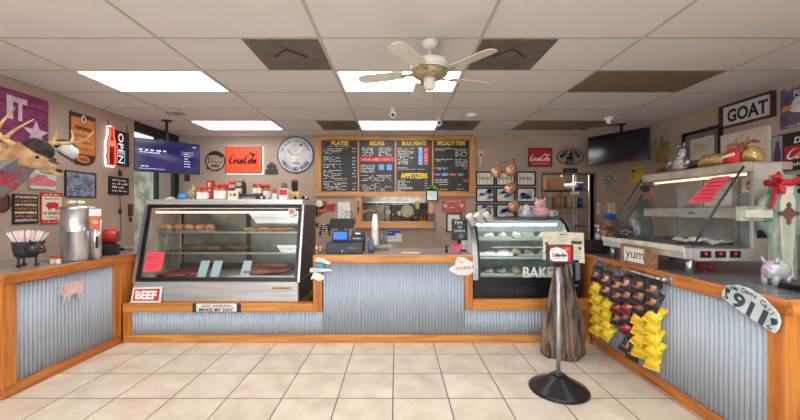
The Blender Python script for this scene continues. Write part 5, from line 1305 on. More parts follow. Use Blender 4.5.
mb = MB(); mb.hexa([(-.095,-.075,.012),(.095,-.075,.012),(.095,-.05,.012),(-.095,-.05,.012),(-.095,-.045,.135),(.095,-.045,.135),(.095,-.02,.135),(-.095,-.02,.135)]); cd_ = mb.build('customer_display', M_black, t, bevel=.003)
mb = MB(); a1, a2 = Vector((0,-.0715,.03)), Vector((0,-.0525,.118)); mb.slab([(-.08,a1.y,a1.z),(.08,a1.y,a1.z),(.08,a2.y,a2.z),(-.08,a2.y,a2.z)], (0,-1,0), .006); mb.build('blue_screen', glow('blue display', (34, 92, 180), .9), cd_)
mb = MB(); mb.hexa([(-.15,-.06,.152),(.15,-.06,.152),(.15,.14,.215),(-.15,.14,.215),(-.14,-.06,.166),(.14,-.06,.166),(.14,.12,.27),(-.14,.12,.27)]); mb.build('touchscreen', M_blackm, t, bevel=.005)
t = thing('receipt_printer', 'dark receipt printer stack right of the register screen', 'printer', Vector((xat(357.5, 4.2), 4.2, bz)))
mb = MB(); mb.box(-.075,.085,-.09,.09,0,.065); mb.box(-.06,.085,-.06,.09,.066,.12); mb.build('body', M_char, t, bevel=.008); mb = MB(); mb.box(-.045,.045,-.093,-.0905,.03,.045); mb.build('paper_slot', M_steeldull, t); mb = MB(); mb.box(-.02,.04,-.064,-.0605,.085,.105); mb.build('label', M_paper, t)
t = thing('wire_basket', 'round black wire basket with white items on top of the register', 'basket', Vector((xat(348, 4.5), 4.5, zat(223, 4.5))))
mb = MB(); R_ = .10
for k in range(7):
    a = PI*(k - 3)/7.5; mb.tube([(R_*math.sin(a)*math.cos(q), -.02, .0 + R_*abs(math.cos(a))*math.sin(q)*1.5) for q in [PI*j/12 for j in range(13)]], .002, n=5)
mb.tube([(R_*math.cos(q), R_*.5*math.sin(q), .0) for q in [2*PI*j/24 for j in range(24)]], .003, n=5, closed=True)
mb.tube([(R_*math.cos(q), -.02, R_*1.5*math.sin(q)) for q in [PI*j/16 for j in range(17)]], .0035, n=5)
mb.build('wire', M_blackm, t); mb = MB(); mb.ball((-.04,0,.02),.03,.025,.02); mb.ball((.02,-.01,.02),.035,.025,.022); mb.build('linen', M_cream, t)
mb = MB(); mb.cyl((0,0,-.0),(0,0,CT + .001 - zat(223, 4.5)),.008,n=8); mb.lathe([(0,CT + .0015 - zat(223, 4.5)),(.05,CT + .0015 - zat(223, 4.5)),(.05,CT + .008 - zat(223, 4.5)),(0,CT + .008 - zat(223, 4.5))], n=16); mb.build('stand', M_blackm, t)
t = thing('pen_cup', 'navy patterned cup of pens right of the cash drawer', 'pen cup', on(371, 4.05, .001))
mb = MB(); mb.lathe([(0,0),(.032,0),(.036,.09),(.033,.09),(.030,.01),(0,.01)], n=16); mb.build('cup', mat('navy pattern', (46, 48, 84), .5, c2=(110, 110, 140), scale=60), t)
for k in range(5):
    mb = MB(); a = k*1.3; mb.cyl((.012*math.cos(a), .012*math.sin(a), .012), (.034*math.cos(a), .034*math.sin(a), .15 + .01*(k%3)), .004, n=6)
    o = mb.build('pen', [M_ink, M_blue, M_white][k % 3]); o.location = t.location; tag(o, '%s pen standing in the navy cup' % ['black','blue','white'][k%3], 'pen', 'pens in the navy cup')
t = thing('riser_shelf', 'low grey riser with the tall cup stack on the back of the middle counter', 'shelf', on(382, 4.38, .001))
mb = MB(); mb.box(-.11,.12,-.09,.09,.045,.058); mb.build('board', M_steeldull, t); 
for x in (-.10,.10): mb = MB(); mb.box(x-.01,x+.01,-.08,.08,0,.045); mb.build('leg', M_steeldull, t)
M_foam = mat('foam cup white', (236, 234, 230), .6, var=.01)
cupm = MB(); cupm.lathe([(0,0),(.026,0),(.040,.13),(.043,.133),(.040,.136),(.037,.13),(.023,.006)], n=18); 
cup0 = cupm.build('foam_cup', M_foam)
cz0 = CT + .060
for k in range(14):
    o = cup0 if k == 0 else cup0.copy()
    if k: col.objects.link(o)
    o.location = (xat(375, 4.34), 4.34, cz0 + .136 + k*.0185 if False else cz0 + k*.0185 + .137); o.rotation_euler = (PI, 0, 0)
    tag(o, 'white foam cup nested in the tall upside-down stack by the hatch', 'cup', 'tall stack of foam cups')
for i, (px, hh_) in enumerate(((381.8, .14), (385.8, .12))):
    t = thing('drinking_glass', 'clear glass on the grey riser, %s of two' % ('nearer the cup stack' if i == 0 else 'farther from the cup stack'), 'glass', Vector((xat(px, 4.36), 4.36, cz0)))
    mb = MB(); mb.lathe([(0,0),(.018,0),(.021,hh_),(.019,hh_),(.016,.01),(0,.01)], n=14); mb.build('glass', M_clear, t)
    mb = MB(); mb.lathe([(0,.012),(.0155,.012),(.017,hh_*.7),(0,hh_*.7)], n=12); mb.build('contents', M_paper, t)
t, w, h = wsign('card_poster', 'blue and white card-payment poster low on the back wall', 'poster', 'B', 386, 401.7, 229.7, 241.7)
panel(t, w, h, .004, M_paper, 'sheet'); mb = MB(); mb.m(0).box(-w/2+.005, w*.1, -.006, -.0045, .0, h/2-.01); mb.m(0).box(w*.1+.0, w/2-.005, -.006, -.0045, h*.2, h/2-.01); mb.m(1).text('WE TAKE CARDS', -.02, .05, -.0066, .02, w=.12, bold=.02) if False else mb.m(1).bars(-w*.42, w*.05, .05, -.0066, .022, random.Random(1), 1, .03, .06); mb.m(0).bars(-w*.3, w*.3, -.05, -.0048, .014, random.Random(3), 1, .03, .06); mb.build('print', [M_blue, M_whiteink], t)
mb = MB(); mb.box(-.11,.11,-.045,.045,0,.003); o = mb.build('order_pad', mat('manila', (226, 208, 150), .7)); o.location = on(411, 4.02, .001); tag(o, 'flat manila pad on the middle counter', 'pad')
mb = MB(); mb.prism([(-.11,-.02),(.10,-.035),(.12,.02),(-.05,.04)], 0, .003, plane='XY'); o = mb.build('leaflet', mat('violet leaflet', (96, 96, 140), .6)); o.location = on(430, 4.05, .001); tag(o, 'violet-blue leaflet lying right of the manila pad', 'leaflet')
# tips board + heart jar
t = thing('tips_board', 'small black chalkboard reading TIPS in white chalk', 'chalkboard', on(459.5, 4.22, .001))
mb = MB(); mb.box(-.095,.095,-.008,.008,.125,.375); mb.build('board', M_chalk, t, bevel=.003); mb = MB(); mb.box(-.02,.02,.010,.03,.0,.30); mb.box(-.07,.07,-.05,.05,0,.012); mb.build('stand', M_blackm, t)
mb = MB(); mb.text('TIPS', -.015, .335, -.0095, .034, w=.10); mb.text('ARE', .0, .285, -.0095, .022, w=.05); mb.text('COWESOME', .0, .24, -.0095, .026, w=.13, shear=.2); mb.tube([(-.01,-.011,.17),(.02,-.011,.15),(.05,-.011,.19),(.02,-.011,.20),(.0,-.011,.175)], .003, n=5); mb.build('chalk_lettering', M_whiteink, t)
t = thing('heart_jar', 'clear tip jar with a big pink paper heart below the chalkboard', 'jar', on(456, 4.0, .001))
mb = MB(); mb.box(-.065,.065,-.035,.035,0,.10); mb.build('jar', M_clear, t, bevel=.01)
hp = [(0,-.045),(.035,-.018),(.062,.012),(.060,.038),(.040,.052),(.018,.046),(0,.028),(-.018,.046),(-.040,.052),(-.060,.038),(-.062,.012),(-.035,-.018)]
mb = MB(); mb.prism([(a*1.12, b*1.1 + .052) for a, b in hp], -.042, -.037); mb.build('heart', mat('pink heart paper', (226, 92, 120), .7), t)
t = thing('pepper_mill', 'small dark pepper mill left of the heart jar', 'mill', on(446.5, 4.06, .001))
mb = MB(); mb.lathe([(0,0),(.018,0),(.018,.02),(.011,.035),(.016,.06),(.008,.075),(.012,.085),(0,.092)], n=14); mb.build('body', M_blackm, t)
# cut-out letters sign on the left of the counter front, hat on the right
t = thing('word_cutouts', 'cluster of white and blue cut-out word stickers on the left trim of the middle counter', 'decoration', (xat(322, CF), CF - .013, zat(270, CF)))
mb = MB(); mb.prism([(-.07,.10),(.08,.06),(.10,.08),(.02,.125),(-.05,.135)], -.008, 0); mb.build('upper_word', M_paper, t)
mb = MB(); mb.prism([(-.08,.02),(.01,.02),(.03,.05),(.0,.075),(-.08,.07),(-.06,.05)], -.012, -.001); mb.build('blue_word', mat('turquoise card', (70, 160, 196), .5), t)
mb = MB(); mb.prism([(-.13,-.02),(.02,-.015),(.12,-.01),(.10,.012),(.02,.02),(-.12,.025)], -.008, -.0005); mb.build('middle_word', M_paper, t)
mb = MB(); mb.prism([(-.12,-.10),(-.09,-.09),(-.03,-.115),(.02,-.10),(.03,-.06),(-.05,-.025),(-.09,-.025)], -.008, -.0005); mb.build('lower_word', M_paper, t)
mb = MB(); mb.text('Howdy', .01, .095, -.0088, .022, w=.09, rot=-.25, shear=.3); mb.text('Texas', -.06, .0, -.0088, .024, w=.09, rot=.05, shear=.3); mb.build('lettering', M_steeldull, t)
t = thing('hat_sign', 'white cowboy-hat sign with faded red words on the right trim of the middle counter', 'sign', (xat(461, CF), CF - .013, zat(266, CF)))
mb = MB(); mb.prism([(-.135,-.035),(-.10,-.065),(-.02,-.10),(.08,-.095),(.135,-.06),(.13,-.03),(.115,-.01),(.13,.04),(.085,.06),(.03,.095),(-.04,.10),(-.06,.06),(-.07,.01),(-.115,-.01)], -.012, 0); mb.build('hat', M_paper, t, bevel=.002)
mb = MB(); mb.text('Yee', -.01, .055, -.0128, .03, w=.07, rot=-.3, shear=.3); mb.text('GRUENE', .02, -.018, -.0128, .03, w=.17, rot=.08, bold=.02); mb.build('lettering', mat('faded red letters', (190, 120, 110), .7), t)
# ================================================================ BAKERY CASE CONTENTS AND TOP
M_pale = mat('pale icing', (232, 222, 204), .6, c2=(206, 178, 140), scale=40)
for z, y in ((.9065, 4.10), (1.1065, 4.18), (.6905, 4.05)):
    for i in range(6):
        if z < .7 and i in (3,): continue
        if i == 0 and z == .9065: first = None
        px = 490 + i*13.5
        mb = None
        if 'bun0' not in globals():
            mb = MB(); mb.ball((0,0,.030), .062, .05, .030, 14, 8); mb.ball((.02,-.01,.055), .03, .025, .018, 10, 6); bun0 = mb.build('pastry', M_pale); o = bun0
        else: o = bun0.copy(); col.objects.link(o)
        o.location = (xat(px, y + .06), y + .10, z + .001); o.rotation_euler = (0, 0, i*1.1); o.scale = (1, 1, .8 + .25*((i*7) % 3)/2)
        row = {.9065: 'lower', 1.1065: 'upper', .6905: 'bottom'}[z]
        tag(o, 'pale iced pastry on the %s level of the bakery case' % ('lower glass shelf' if row == 'lower' else 'upper glass shelf' if row == 'upper' else 'bottom deck'), 'pastry', 'pastries on the %s level' % row)
for (z, y, nm) in ((.9065, 4.10, 'lower shelf'), (1.1065, 4.18, 'upper shelf'), (.6905, 4.05, 'bottom deck')):
    for j, x in enumerate((1.14, 1.66)):
        t = thing('pastry_tray', 'white paper-lined tray on the %s of the bakery case, %s half' % (nm, ('left', 'right')[j]), 'tray', (x, y + .13, z)); mb = MB(); mb.box(-.23, .23, -.115, .14, 0, .0009); mb.box(-.23, .23, -.119, -.115, 0, .018); mb.build('tray', M_paper, t)
for i, (px, z, y) in enumerate(((503, .9065, 4.07), (527, 1.1065, 4.16))):
    o = MB(); o.box(-.06, .06, -.003, .003, 0, .07); o.box(-.06, .06, -.003, .02, 0, .003); o = o.build('card_or_reflection', M_paper); o.location = (xat(px, y), y - .02, z); tag(o, 'white price card on the %s bakery shelf' % ('lower', 'upper')[i], 'card')
# three foam cups on their sides
BZ = 1.353
for i, (px, py, d, an) in enumerate(((471.5, 220, 3.98, -.55), (479.5, 218.5, 4.02, -.75), (489, 217.5, 4.10, -.85))):
    t = thing('foam_cup', 'white foam cup tipped on the bakery case corner, %s of three' % ('leftmost', 'middle', 'rightmost')[i], 'cup', P(px, py, d), rot=(.35, an, 0), group='tipped foam cups by the bakery case')
    mb = MB(); mb.lathe([(0,-.065),(.034,-.065),(.040,.06),(.043,.065),(.040,.068),(.036,.06),(.030,-.055),(0,-.055)][::1], n=20); mb.build('cup', M_foam, t)
    mb = MB(); mb.bars(-.02,.02,-.0,-.0395,.014,random.Random(i),1,.01,.02); mb.build('print', M_steeldull, t)
t = thing('cup_dispenser', 'steel arm carrying the three tipped foam cups', 'rack', (0,0,0))
mb = MB(); mb.tube([P(466, 219, 4.10), P(480, 221, 4.10), P(494, 219, 4.16)], .008, n=8); mb.cyl((.93, 4.21, BZ), (.93, 4.21, BZ + .012), .03); mb.tube([(.93, 4.21, BZ + .01), P(480, 220.5, 4.12)], .007, n=8); mb.build('arm', M_steel, t)
# wire stand with four bags of cracklings
t = thing('bag_stand', 'thin black wire stand holding crackling bags on the bakery case', 'stand', (xat(512, 4.42), 4.42, BZ))
mb = MB(); mb.lathe([(0,0),(.09,0),(.09,.008),(0,.010)], n=20); mb.build('base', M_blackm, t); mb = MB(); mb.tube([(0,0,.01),(0,0,.66)], .0035, n=8); mb.build('rod', M_blackm, t)
hooks = [(497, 163.5, 178.5, .35), (511.5, 160.5, 177, .35), (510, 182, 196.5, .7), (514, 198.5, 213.5, .45)]
M_crack = mat('fried cracklings', (222, 160, 106), .6, c2=(176, 98, 56), scale=70, bump=.6, bscale=60)
mb = MB()
for px, ya, yb, tl in hooks:
    p = P(px + tl*8, ya, 4.40) - t.location; mb.tube([(0,0,p.z + .01),(p.x, p.y, p.z + .015),(p.x, p.y - .01, p.z)], .0025, n=6)
mb.build('hook', M_blackm, t)
for i, (px, ya, yb, tl) in enumerate(hooks):
    hgt = (yb - ya)*4.4/F
    tp = P(px + tl*8, ya, 4.385)
    t = thing('snack_bag', 'clear bag of orange fried cracklings hanging %s' % ('at upper left of the wire stand', 'at upper right of the wire stand', 'in the middle of the wire stand', 'lowest, beside the white owl')[i], 'snack bag', tp, rot=(0, tl, 0), group='crackling bags on the wire stand')
    mb = MB(); mb.loft([((0,0,-.018),(.010,0,0),(0,.006,0)),((0,0,-.04),(.035,0,0),(0,.022,0)),((0,0,-hgt*.5),(.066,0,0),(0,.036,0)),((0,0,-hgt*.85),(.062,0,0),(0,.034,0)),((0,0,-hgt*.98),(.03,0,0),(0,.014,0))], 14); mb.build('cracklings', M_crack, t)
    mb = MB(); mb.loft([((0,0,.02),(.022,0,0),(0,.006,0)),((0,0,.0),(.010,0,0),(0,.006,0)),((0,0,-.018),(.014,0,0),(0,.009,0)),((0,0,-.04),(.042,0,0),(0,.028,0)),((0,0,-hgt*.5),(.074,0,0),(0,.041,0)),((0,0,-hgt*.9),(.068,0,0),(0,.037,0)),((0,0,-hgt),(.03,0,0),(0,.012,0))], 14); mb.build('film', M_plasticbag, t)
t = thing('owl_figurine', 'white patterned ceramic bust left of the pink pig jar', 'figurine', (xat(526.5, 4.36), 4.36, BZ))
mb = MB(); mb.loft([((0,0,0),(.055,0,0),(0,.04,0)),((0,0,.05),(.068,0,0),(0,.045,0)),((0,0,.09),(.05,0,0),(0,.04,0)),((0,0,.13),(.038,0,0),(0,.035,0)),((0,0,.155),(.02,0,0),(0,.02,0))], 16); mb.build('body', mat('glazed white and blue', (216, 214, 220), .3, c2=(150, 156, 176), scale=45), t)
t = thing('pig_cookie_jar', 'pink ceramic pig cookie jar on the bakery case', 'jar', (xat(540.5, 4.34), 4.34, BZ))
M_pk = mat('glazed pink', (224, 174, 172), .3, c2=(206, 150, 152), scale=30)
mb = MB(); mb.loft([((0,0,0),(.075,0,0),(0,.06,0)),((0,0,.04),(.098,0,0),(0,.075,0)),((0,0,.09),(.095,0,0),(0,.075,0)),((0,0,.125),(.070,0,0),(0,.06,0))], 20); mb.tube([(-.08,-.03,.09),(-.05,-.07,.06)], [.022,.018], n=8); mb.tube([(.08,-.03,.09),(.05,-.07,.06)], [.022,.018], n=8); mb.build('body', M_pk, t)
mb = MB(); mb.loft([((0,0,.126),(.070,0,0),(0,.06,0)),((0,0,.165),(.074,0,0),(0,.06,0)),((0,0,.20),(.06,0,0),(0,.05,0)),((0,0,.215),(.03,0,0),(0,.03,0))], 20); mb.ball((0,-.065,.16), .028, .018, .020)
for s_ in (-1, 1): mb.loft([((s_*.045,0,.20),(.022,0,0),(0,.012,0)),((s_*.062,-.005,.245),(.005,0,0),(0,.004,0))], 8)
mb.build('head_lid', M_pk, t)
mb = MB(); 
for s_ in (-1, 1): mb.ball((s_*.028,-.060,.188), .006); mb.ball((s_*.010,-.083,.16), .004)
mb.build('eyes_nostrils', mat('dark rose', (110, 60, 66), .5), t)
t = thing('mug', 'small grey and white mug right of the pink pig jar', 'mug', (xat(551.5, 4.30), 4.30, BZ))
mb = MB(); mb.lathe([(0,0),(.030,0),(.038,.02),(.040,.085),(.036,.085),(.034,.01),(0,.008)], n=18); mb.build('cup', mat('stoneware', (196, 190, 190), .4, c2=(140, 132, 140), scale=40), t); mb = MB(); mb.tube([(.038,0,.07),(.068,0,.065),(.066,0,.03),(.036,0,.022)], .007, n=8); mb.build('handle', M_white, t)

# ================================================================ PANTRY SEEN THROUGH THE DOORWAY
t = thing('pantry_shelving', 'steel-post shelving unit inside the pantry doorway', 'shelving', (0,0,0))
PX0, PX1, PY0, PY1 = 2.72, 3.62, 6.62, 7.10
for x in (PX0, 3.33, PX1):
    for y in (PY0, PY1): mb = MB(); mb.cyl((x,y,0),(x,y,2.2), .013, n=10); mb.build('post', M_steel, t)
SZ = [.35, .80, 1.12, 1.47, 1.80]
for z in SZ: mb = MB(); mb.box(PX0, PX1, PY0, PY1, z, z + .02); mb.build('shelf', M_dksteel, t)
def boxo(name, label, cat, x, y, z, w, dp, h_, m, grp=None, rz=0):
    mb = MB(); mb.box(-w/2,w/2,-dp/2,dp/2,0,h_); o = mb.build(name, m, bevel=.004); o.location = (x, y, z); o.rotation_euler = (0,0,rz); return tag(o, label, cat, grp)
M_kraft = mat('kraft cardboard', (164, 124, 84), .8, var=.05)
t = thing('cardboard_box', 'large cardboard box on the top pantry shelf, cream end toward the shop', 'box', (2.92, 6.80, SZ[4] + .021))
mb = MB(); mb.box(-.26,.24,-.16,.16,0,.24); mb.build('carton', M_kraft, t, bevel=.003); mb = MB(); mb.box(-.26,-.10,-.163,-.1605,.004,.236); mb.build('cream_panel', mat('cream carton', (214, 190, 130), .7), t)
mb = MB(); mb.ball((0,0,.065), .17, .12, .065, 16, 8); mb.ball((.1,0,.09), .09, .08, .05); o = mb.build('plastic_sack', mat('white sack', (206, 206, 208), .5)); o.location = (3.30, 6.78, SZ[4] + .021); tag(o, 'crumpled white sack on the top pantry shelf', 'sack')
t = thing('blue_tub', 'blue tub with white lid at the right of the top pantry shelf', 'tub', (3.50, 6.80, SZ[4] + .021)); mb = MB(); mb.lathe([(0,0),(.09,0),(.10,.13),(0,.13)], n=20); mb.build('tub', mat('deep blue plastic', (30, 50, 140), .4), t); mb = MB(); mb.lathe([(0,.131),(.104,.131),(.10,.15),(0,.152)], n=20); mb.build('lid', M_white, t)
rr = random.Random(12)
cols = [(190, 150, 100), (150, 60, 50), (204, 176, 130), (110, 70, 50), (206, 120, 70), (180, 170, 150)]
pk = None
for i in range(9):
    m_ = mat('packet paper %d' % (i % 6), cols[i % 6], .6, c2=tuple(v*.6 for v in cols[i % 6]), scale=40)
    o = boxo('food_packet', '%s food packet, %s from the left in the pantry row' % (['tan', 'red', 'pale tan', 'brown', 'orange', 'grey-beige'][i % 6], ['first', 'second', 'third', 'fourth', 'fifth', 'sixth', 'seventh', 'eighth', 'ninth'][i]), 'packet', 2.78 + i*.062, 6.70 + .02*(i % 2), SZ[3] + .021, .055, .03, .19 + .02*(i % 3), m_, 'packets on the pantry shelf')
for i, (x, w_, h_, c_) in enumerate(((2.80, .10, .16, (90, 80, 76)), (2.95, .13, .20, (60, 90, 120)), (3.10, .09, .12, (150, 130, 100)), (3.24, .12, .15, (176, 110, 60)))):
    boxo('canister', '%s box on the middle pantry shelf' % ('dark grey', 'blue-grey', 'tan', 'orange-brown')[i], 'box', x, 6.74, SZ[2] + .021, w_, .10, h_, mat('canister %d' % i, c_, .5))
for i, (x, w_, h_, c_) in enumerate(((2.85, .16, .14, (150, 120, 90)), (3.05, .12, .18, (212, 170, 50)), (3.22, .14, .12, (190, 160, 60)))):
    boxo('carton', '%s carton on the fourth pantry shelf' % ('brown', 'tall yellow', 'low yellow')[i], 'carton', x, 6.74, SZ[1] + .021, w_, .12, h_, mat('carton %d' % i, c_, .6))
mb = MB(); mb.cyl((0,0,0),(0,0,.18),.05,n=14); o = mb.build('cleaning_bottle', mat('blue cleaner', (30, 70, 160), .3)); o.location = (3.52, 6.75, SZ[3] + .021); tag(o, 'blue bottle on the pantry shelf behind the right post', 'bottle')
o = boxo('wall_phone', 'pale grey wall panel just inside the left of the pantry doorway', 'panel', 2.80, 6.58, 1.46, .20, .02, .30, mat('grey panel', (160, 154, 150), .6))
t = thing('hanging_tag', 'small tag with red marks hanging on the pantry shelf post', 'tag', (3.33, 6.60, 1.76)); mb = MB(); mb.box(-.07,.09,-.012,-.006,-.025,.025); mb.build('card', M_cream, t)
# small cards on the wall between doorway and cross
for i, px in enumerate((597.5, 611)):
    t, w, h = wsign('red_white_card', 'white card with a red stroke, %s' % ('beside the door casing', 'low under the mint cross')[i], 'card', 'B', px - 1.5 - i*2, px + 2 + i*2, 203, 214)
    panel(t, w, h, .006, M_cream); mb = MB(); mb.tube([(-.01,-.008,-.06),(.012,-.008,.0),(-.005,-.008,.06)], .006, n=5); mb.build('stroke', M_redink, t)

# ================================================================ KITCHEN SEEN THROUGH THE HATCH
KY = 7.2
t = thing('kitchen_rack', 'stainless hanging rail and shelf in the kitchen behind the hatch', 'rack', (0, 0, 0))
mb = MB(); mb.box(-.9, 1.0, KY, KY + .3, 1.585, 1.61); mb.build('shelf', M_steel, t); mb = MB(); mb.cyl((-.9, KY - .03, 1.555), (1.0, KY - .03, 1.555), .010); mb.build('rail', M_steel, t)
for x in (-.88, .1, .98): mb = MB(); mb.box(x-.012, x+.012, KY + .2, KY + .24, 1.611, ZC - .002); mb.build('hanger_post', M_steel, t)
def pan(px, py, r, an, label, m):
    c_ = P(px, py, KY - .05)
    t = thing('frying_pan', label, 'pan', c_)
    mb = MB(); mb.loft([((0,.0,0),(r*.75,0,0),(0,0,r*.75)),((0,-.035,0),(r,0,0),(0,0,r))], 24); mb.build('pan', m, t)
    l = 1.535 - c_.z
    mb = MB(); mb.tube([(0,-.01,r*.9),(0,-.0,max(l, r + .02))], .008, n=6); mb.build('handle', M_steeldull, t)
M_al = mat('warm aluminium', (160, 146, 118), .4, .5)
pan(407, 211, .13, 0, 'big aluminium pan hanging in the kitchen, seen through the hatch', M_al)
pan(388, 212, .06, 0, 'medium ladle-like pan hanging left of the big aluminium pan', M_al)
pan(399.5, 213, .05, 0, 'small dark pan tucked beside the big aluminium pan', M_steeldull)
for i, (px, pyb) in enumerate(((377, 216), (383, 218), (393, 215), (414, 214))):
    c_ = P(px, 204, KY - .03); t = thing('ladle', 'hanging kitchen ladle, %s along the kitchen rail' % ('first', 'second', 'third', 'last')[i], 'ladle', c_)
    l = (pyb - 204)*KY/F; mb = MB(); mb.tube([(0,-.02,.02),(0,-.02,-l)], .006, n=6); mb.build('handle', M_steel, t); mb = MB(); mb.ball((0,-.03,-l), .028, .018, .026); mb.build('bowl', M_steel, t)
mb = MB(); mb.box(-.7, 1.2, KY - .3, KY + .28, .95, 1.13); mb.box(-.68, 1.18, KY - .28, KY + .26, .01, .95); tag(mb.build('stove', M_steeldull), 'stainless stove top inside the kitchen below the hatch ledge', 'stove')
o = boxo('paper_card', 'cream order ticket hanging in the hatch opening', 'ticket', xat(417.5, 6.9), 6.9, zat(209, 6.9), .075, .004, .15, mat('cream ticket', (240, 222, 160), .7)); 
mb = MB(); mb.box(-.03,.05,-.01,.01,-.01,.0); 
mb.bm.free()
mb = MB(); mb.ball((0,0,.10), .12, .09, .10, 16, 8); o = mb.build('stock_pot', mat('dark pot', (54, 52, 48), .5, .3)); o.location = (xat(416, KY - .1), KY - .1, 1.131); tag(o, 'dark round pot on the kitchen stove at the right of the hatch', 'pot')
for i, px in enumerate((420, 422.5, 425)):
    mb = MB(); mb.lathe([(0,0),(.025,0),(.026,.12),(.010,.16),(.010,.20),(0,.20)], n=12); o = mb.build('sauce_bottle', mat('amber bottle', (176, 110, 40), .4)); o.location = (xat(px, 6.95), 6.95, 1.131); tag(o, 'amber sauce bottle on the stove, %s of three' % ('left', 'middle', 'right')[i], 'bottle', 'amber sauce bottles')
kfill = bpy.data.lights.new('kitchen_fill', 'AREA'); kfill.size = 1.2; kfill.energy = 16; kfill.color = (1, .93, .78)  # unseen area light added to brighten the kitchen, no fixture
ko = bpy.data.objects.new('kitchen_fill', kfill); col.objects.link(ko); ko.location = (0.1, 6.9, ZC - .06)
pfill = bpy.data.lights.new('pantry_fill', 'AREA'); pfill.size = .6; pfill.energy = 16; pfill.color = (1, .9, .75)  # unseen area light added over the pantry, without a fixture
po = bpy.data.objects.new('pantry_fill', pfill); col.objects.link(po); po.location = (3.1, 6.85, ZC - .06)

# ================================================================ RIGHT COUNTER
t = thing('black_bin', 'black soft-sided box at the far corner of the right counter', 'box', (xat(591.5, 4.12), 4.12, CT + .001))
mb = MB(); mb.box(-.14,.14,-.13,.13,0,.135); mb.build('body', M_blackm, t, bevel=.02); mb = MB(); mb.tube([(-.13,-.14,.10),(-.06,-.145,.125),(.03,-.142,.13),(.12,-.14,.11)], .004, n=6); mb.build('strap', M_char, t)
t = thing('sanitizer_bottle', 'clear pump bottle of sanitizer standing on the black box', 'bottle', (xat(598, 4.12), 4.12, CT + .137))
mb = MB(); mb.lathe([(0,0),(.036,0),(.038,.01),(.038,.085),(.015,.108),(0,.108)], n=18); mb.build('bottle', M_clear, t); mb = MB(); mb.lathe([(0,.004),(.033,.004),(.034,.06),(0,.06)], n=16); mb.build('gel', mat('pale gel', (210, 216, 214), .3), t)
mb = MB(); mb.cyl((0,0,.108),(0,0,.128),.014); mb.cyl((0,0,.128),(0,0,.165),.006); mb.box(-.035,.015,-.008,.008,.163,.178); mb.build('pump', M_white, t)
# heated food case
WY0, WY1 = 2.62, 3.70; WX0, WX1 = 2.17, 2.90
fw = thing('food_warmer', 'stainless heated food case with slanted glass on the right counter', 'food warmer', (0,0,0))
M_wsteel = mat('light warmer steel', (206, 206, 202), .35, .55, var=.04)
for x in (2.23, 2.84):
    for y in (2.68, 3.62): mb = MB(); mb.cyl((x,y,CT + .001),(x,y,1.068), .022, .026, n=14); mb.build('leg', M_steel, fw)
mb = MB(); mb.box(WX0, WX1, WY0 + .032, WY1, 1.07, 1.15); mb.build('deck_box', M_wsteel, fw, bevel=.004)
mb = MB(); mb.box(WX0 - .012, WX0 - .001, WY0 + .03, WY1, 1.12, 1.165); mb.build('deck_lip', mat('off-white lip', (216, 216, 206), .4, .2), fw, bevel=.003)
mb = MB(); mb.prism([(2.24,1.06),(2.77,1.06),(2.77,1.45),(2.87,1.46),(2.87,1.787),(2.66,1.787),(2.66,1.15),(2.22,1.15)], WY0, WY0 + .03); mb.build('end_panel', M_wsteel, fw)
mb = MB(); mb.prism([(2.23,1.155),(2.655,1.155),(2.655,1.75),(2.58,1.75)], WY0 + .012, WY0 + .018); mb.build('end_glass', glass('warmer glass', (250, 252, 252), .03, .01, .18), fw)
mb = MB(); mb.tube([(2.20, WY0, 1.16), (2.40, WY0, 1.49), (2.585, WY0, 1.765)], .008, n=8); mb.build('edge_trim', M_char, fw)
mb = MB(); mb.tube([(2.20, WY1, 1.16), (2.40, WY1, 1.49), (2.585, WY1, 1.765)], .008, n=8); mb.build('edge_trim', M_char, fw)
mb = MB(); mb.prism([(2.23,1.155),(2.88,1.155),(2.88,1.75),(2.58,1.75)], WY1 - .012, WY1 - .006); mb.build('end_glass', glass('warmer glass', (250, 252, 252), .03, .01, .18), fw)
gn = Vector((-(1.74-1.17), 0, (2.59-2.20))).normalized()
mb = MB(); mb.slab([(2.195, WY0 + .02, 1.17), (2.195, WY1 - .02, 1.17), (2.585, WY1 - .02, 1.74), (2.585, WY0 + .02, 1.74)], gn, .005); mb.build('front_glass', glass('warmer glass', (250, 252, 252), .03, .01, .18), fw)
mb = MB(); mb.box(2.58, 2.95, WY0 - .0, WY1, 1.7885, 1.80); mb.box(2.58, 2.655, WY0, WY1, 1.725, 1.788); mb.box(2.875, 2.95, WY0, WY1, 1.742, 1.788); mb.build('hood', mat('warm hood steel', (176, 164, 150), .45, .2), fw, bevel=.003)
mb = MB(); mb.box(2.60, 2.90, WY0 + .05, WY1 - .03, 1.40, 1.415); mb.build('mid_shelf', M_steel, fw)
mb = MB(); mb.box(2.585, 2.60, WY0 + .05, WY1 - .02, 1.375, 1.455); ms = mb.build('mid_shelf_edge', mat('shelf fascia steel', (190, 186, 176), .4, .2), fw, bevel=.003)
mb = MB(); mb.box(2.582, 2.584, 3.05, 3.12, 1.405, 1.42); mb.build('edge_badge', M_char, ms)
for y in (WY0 + .06, 3.00, 3.35, WY1 - .03): mb = MB(); mb.box(2.90, 2.93, y - .015, y + .015, 1.15, 1.74); mb.build('rear_post', M_steel, fw)
for a_, b_ in ((WY0 + .076, 2.984), (3.016, 3.334), (3.366, WY1 - .046)): mb = MB(); mb.box(2.912, 2.918, a_, b_, 1.16, 1.735); mb.build('rear_door', mat('warmer rear door', (190, 184, 176), .35, .15, var=.06), fw)
for x0, x1 in ((2.26, 2.34), (2.37, 2.45), (2.48, 2.56)): mb = MB(); mb.box(x0, x1, WY0 - .004, WY0 - .001, 1.085, 1.135); cpn = mb.build('control_label', M_black, fw); mb = MB(); mb.disc((x0+x1)/2, 1.115, WY0 - .0045, .012, 14); mb.build('control_dial', M_redink, cpn)
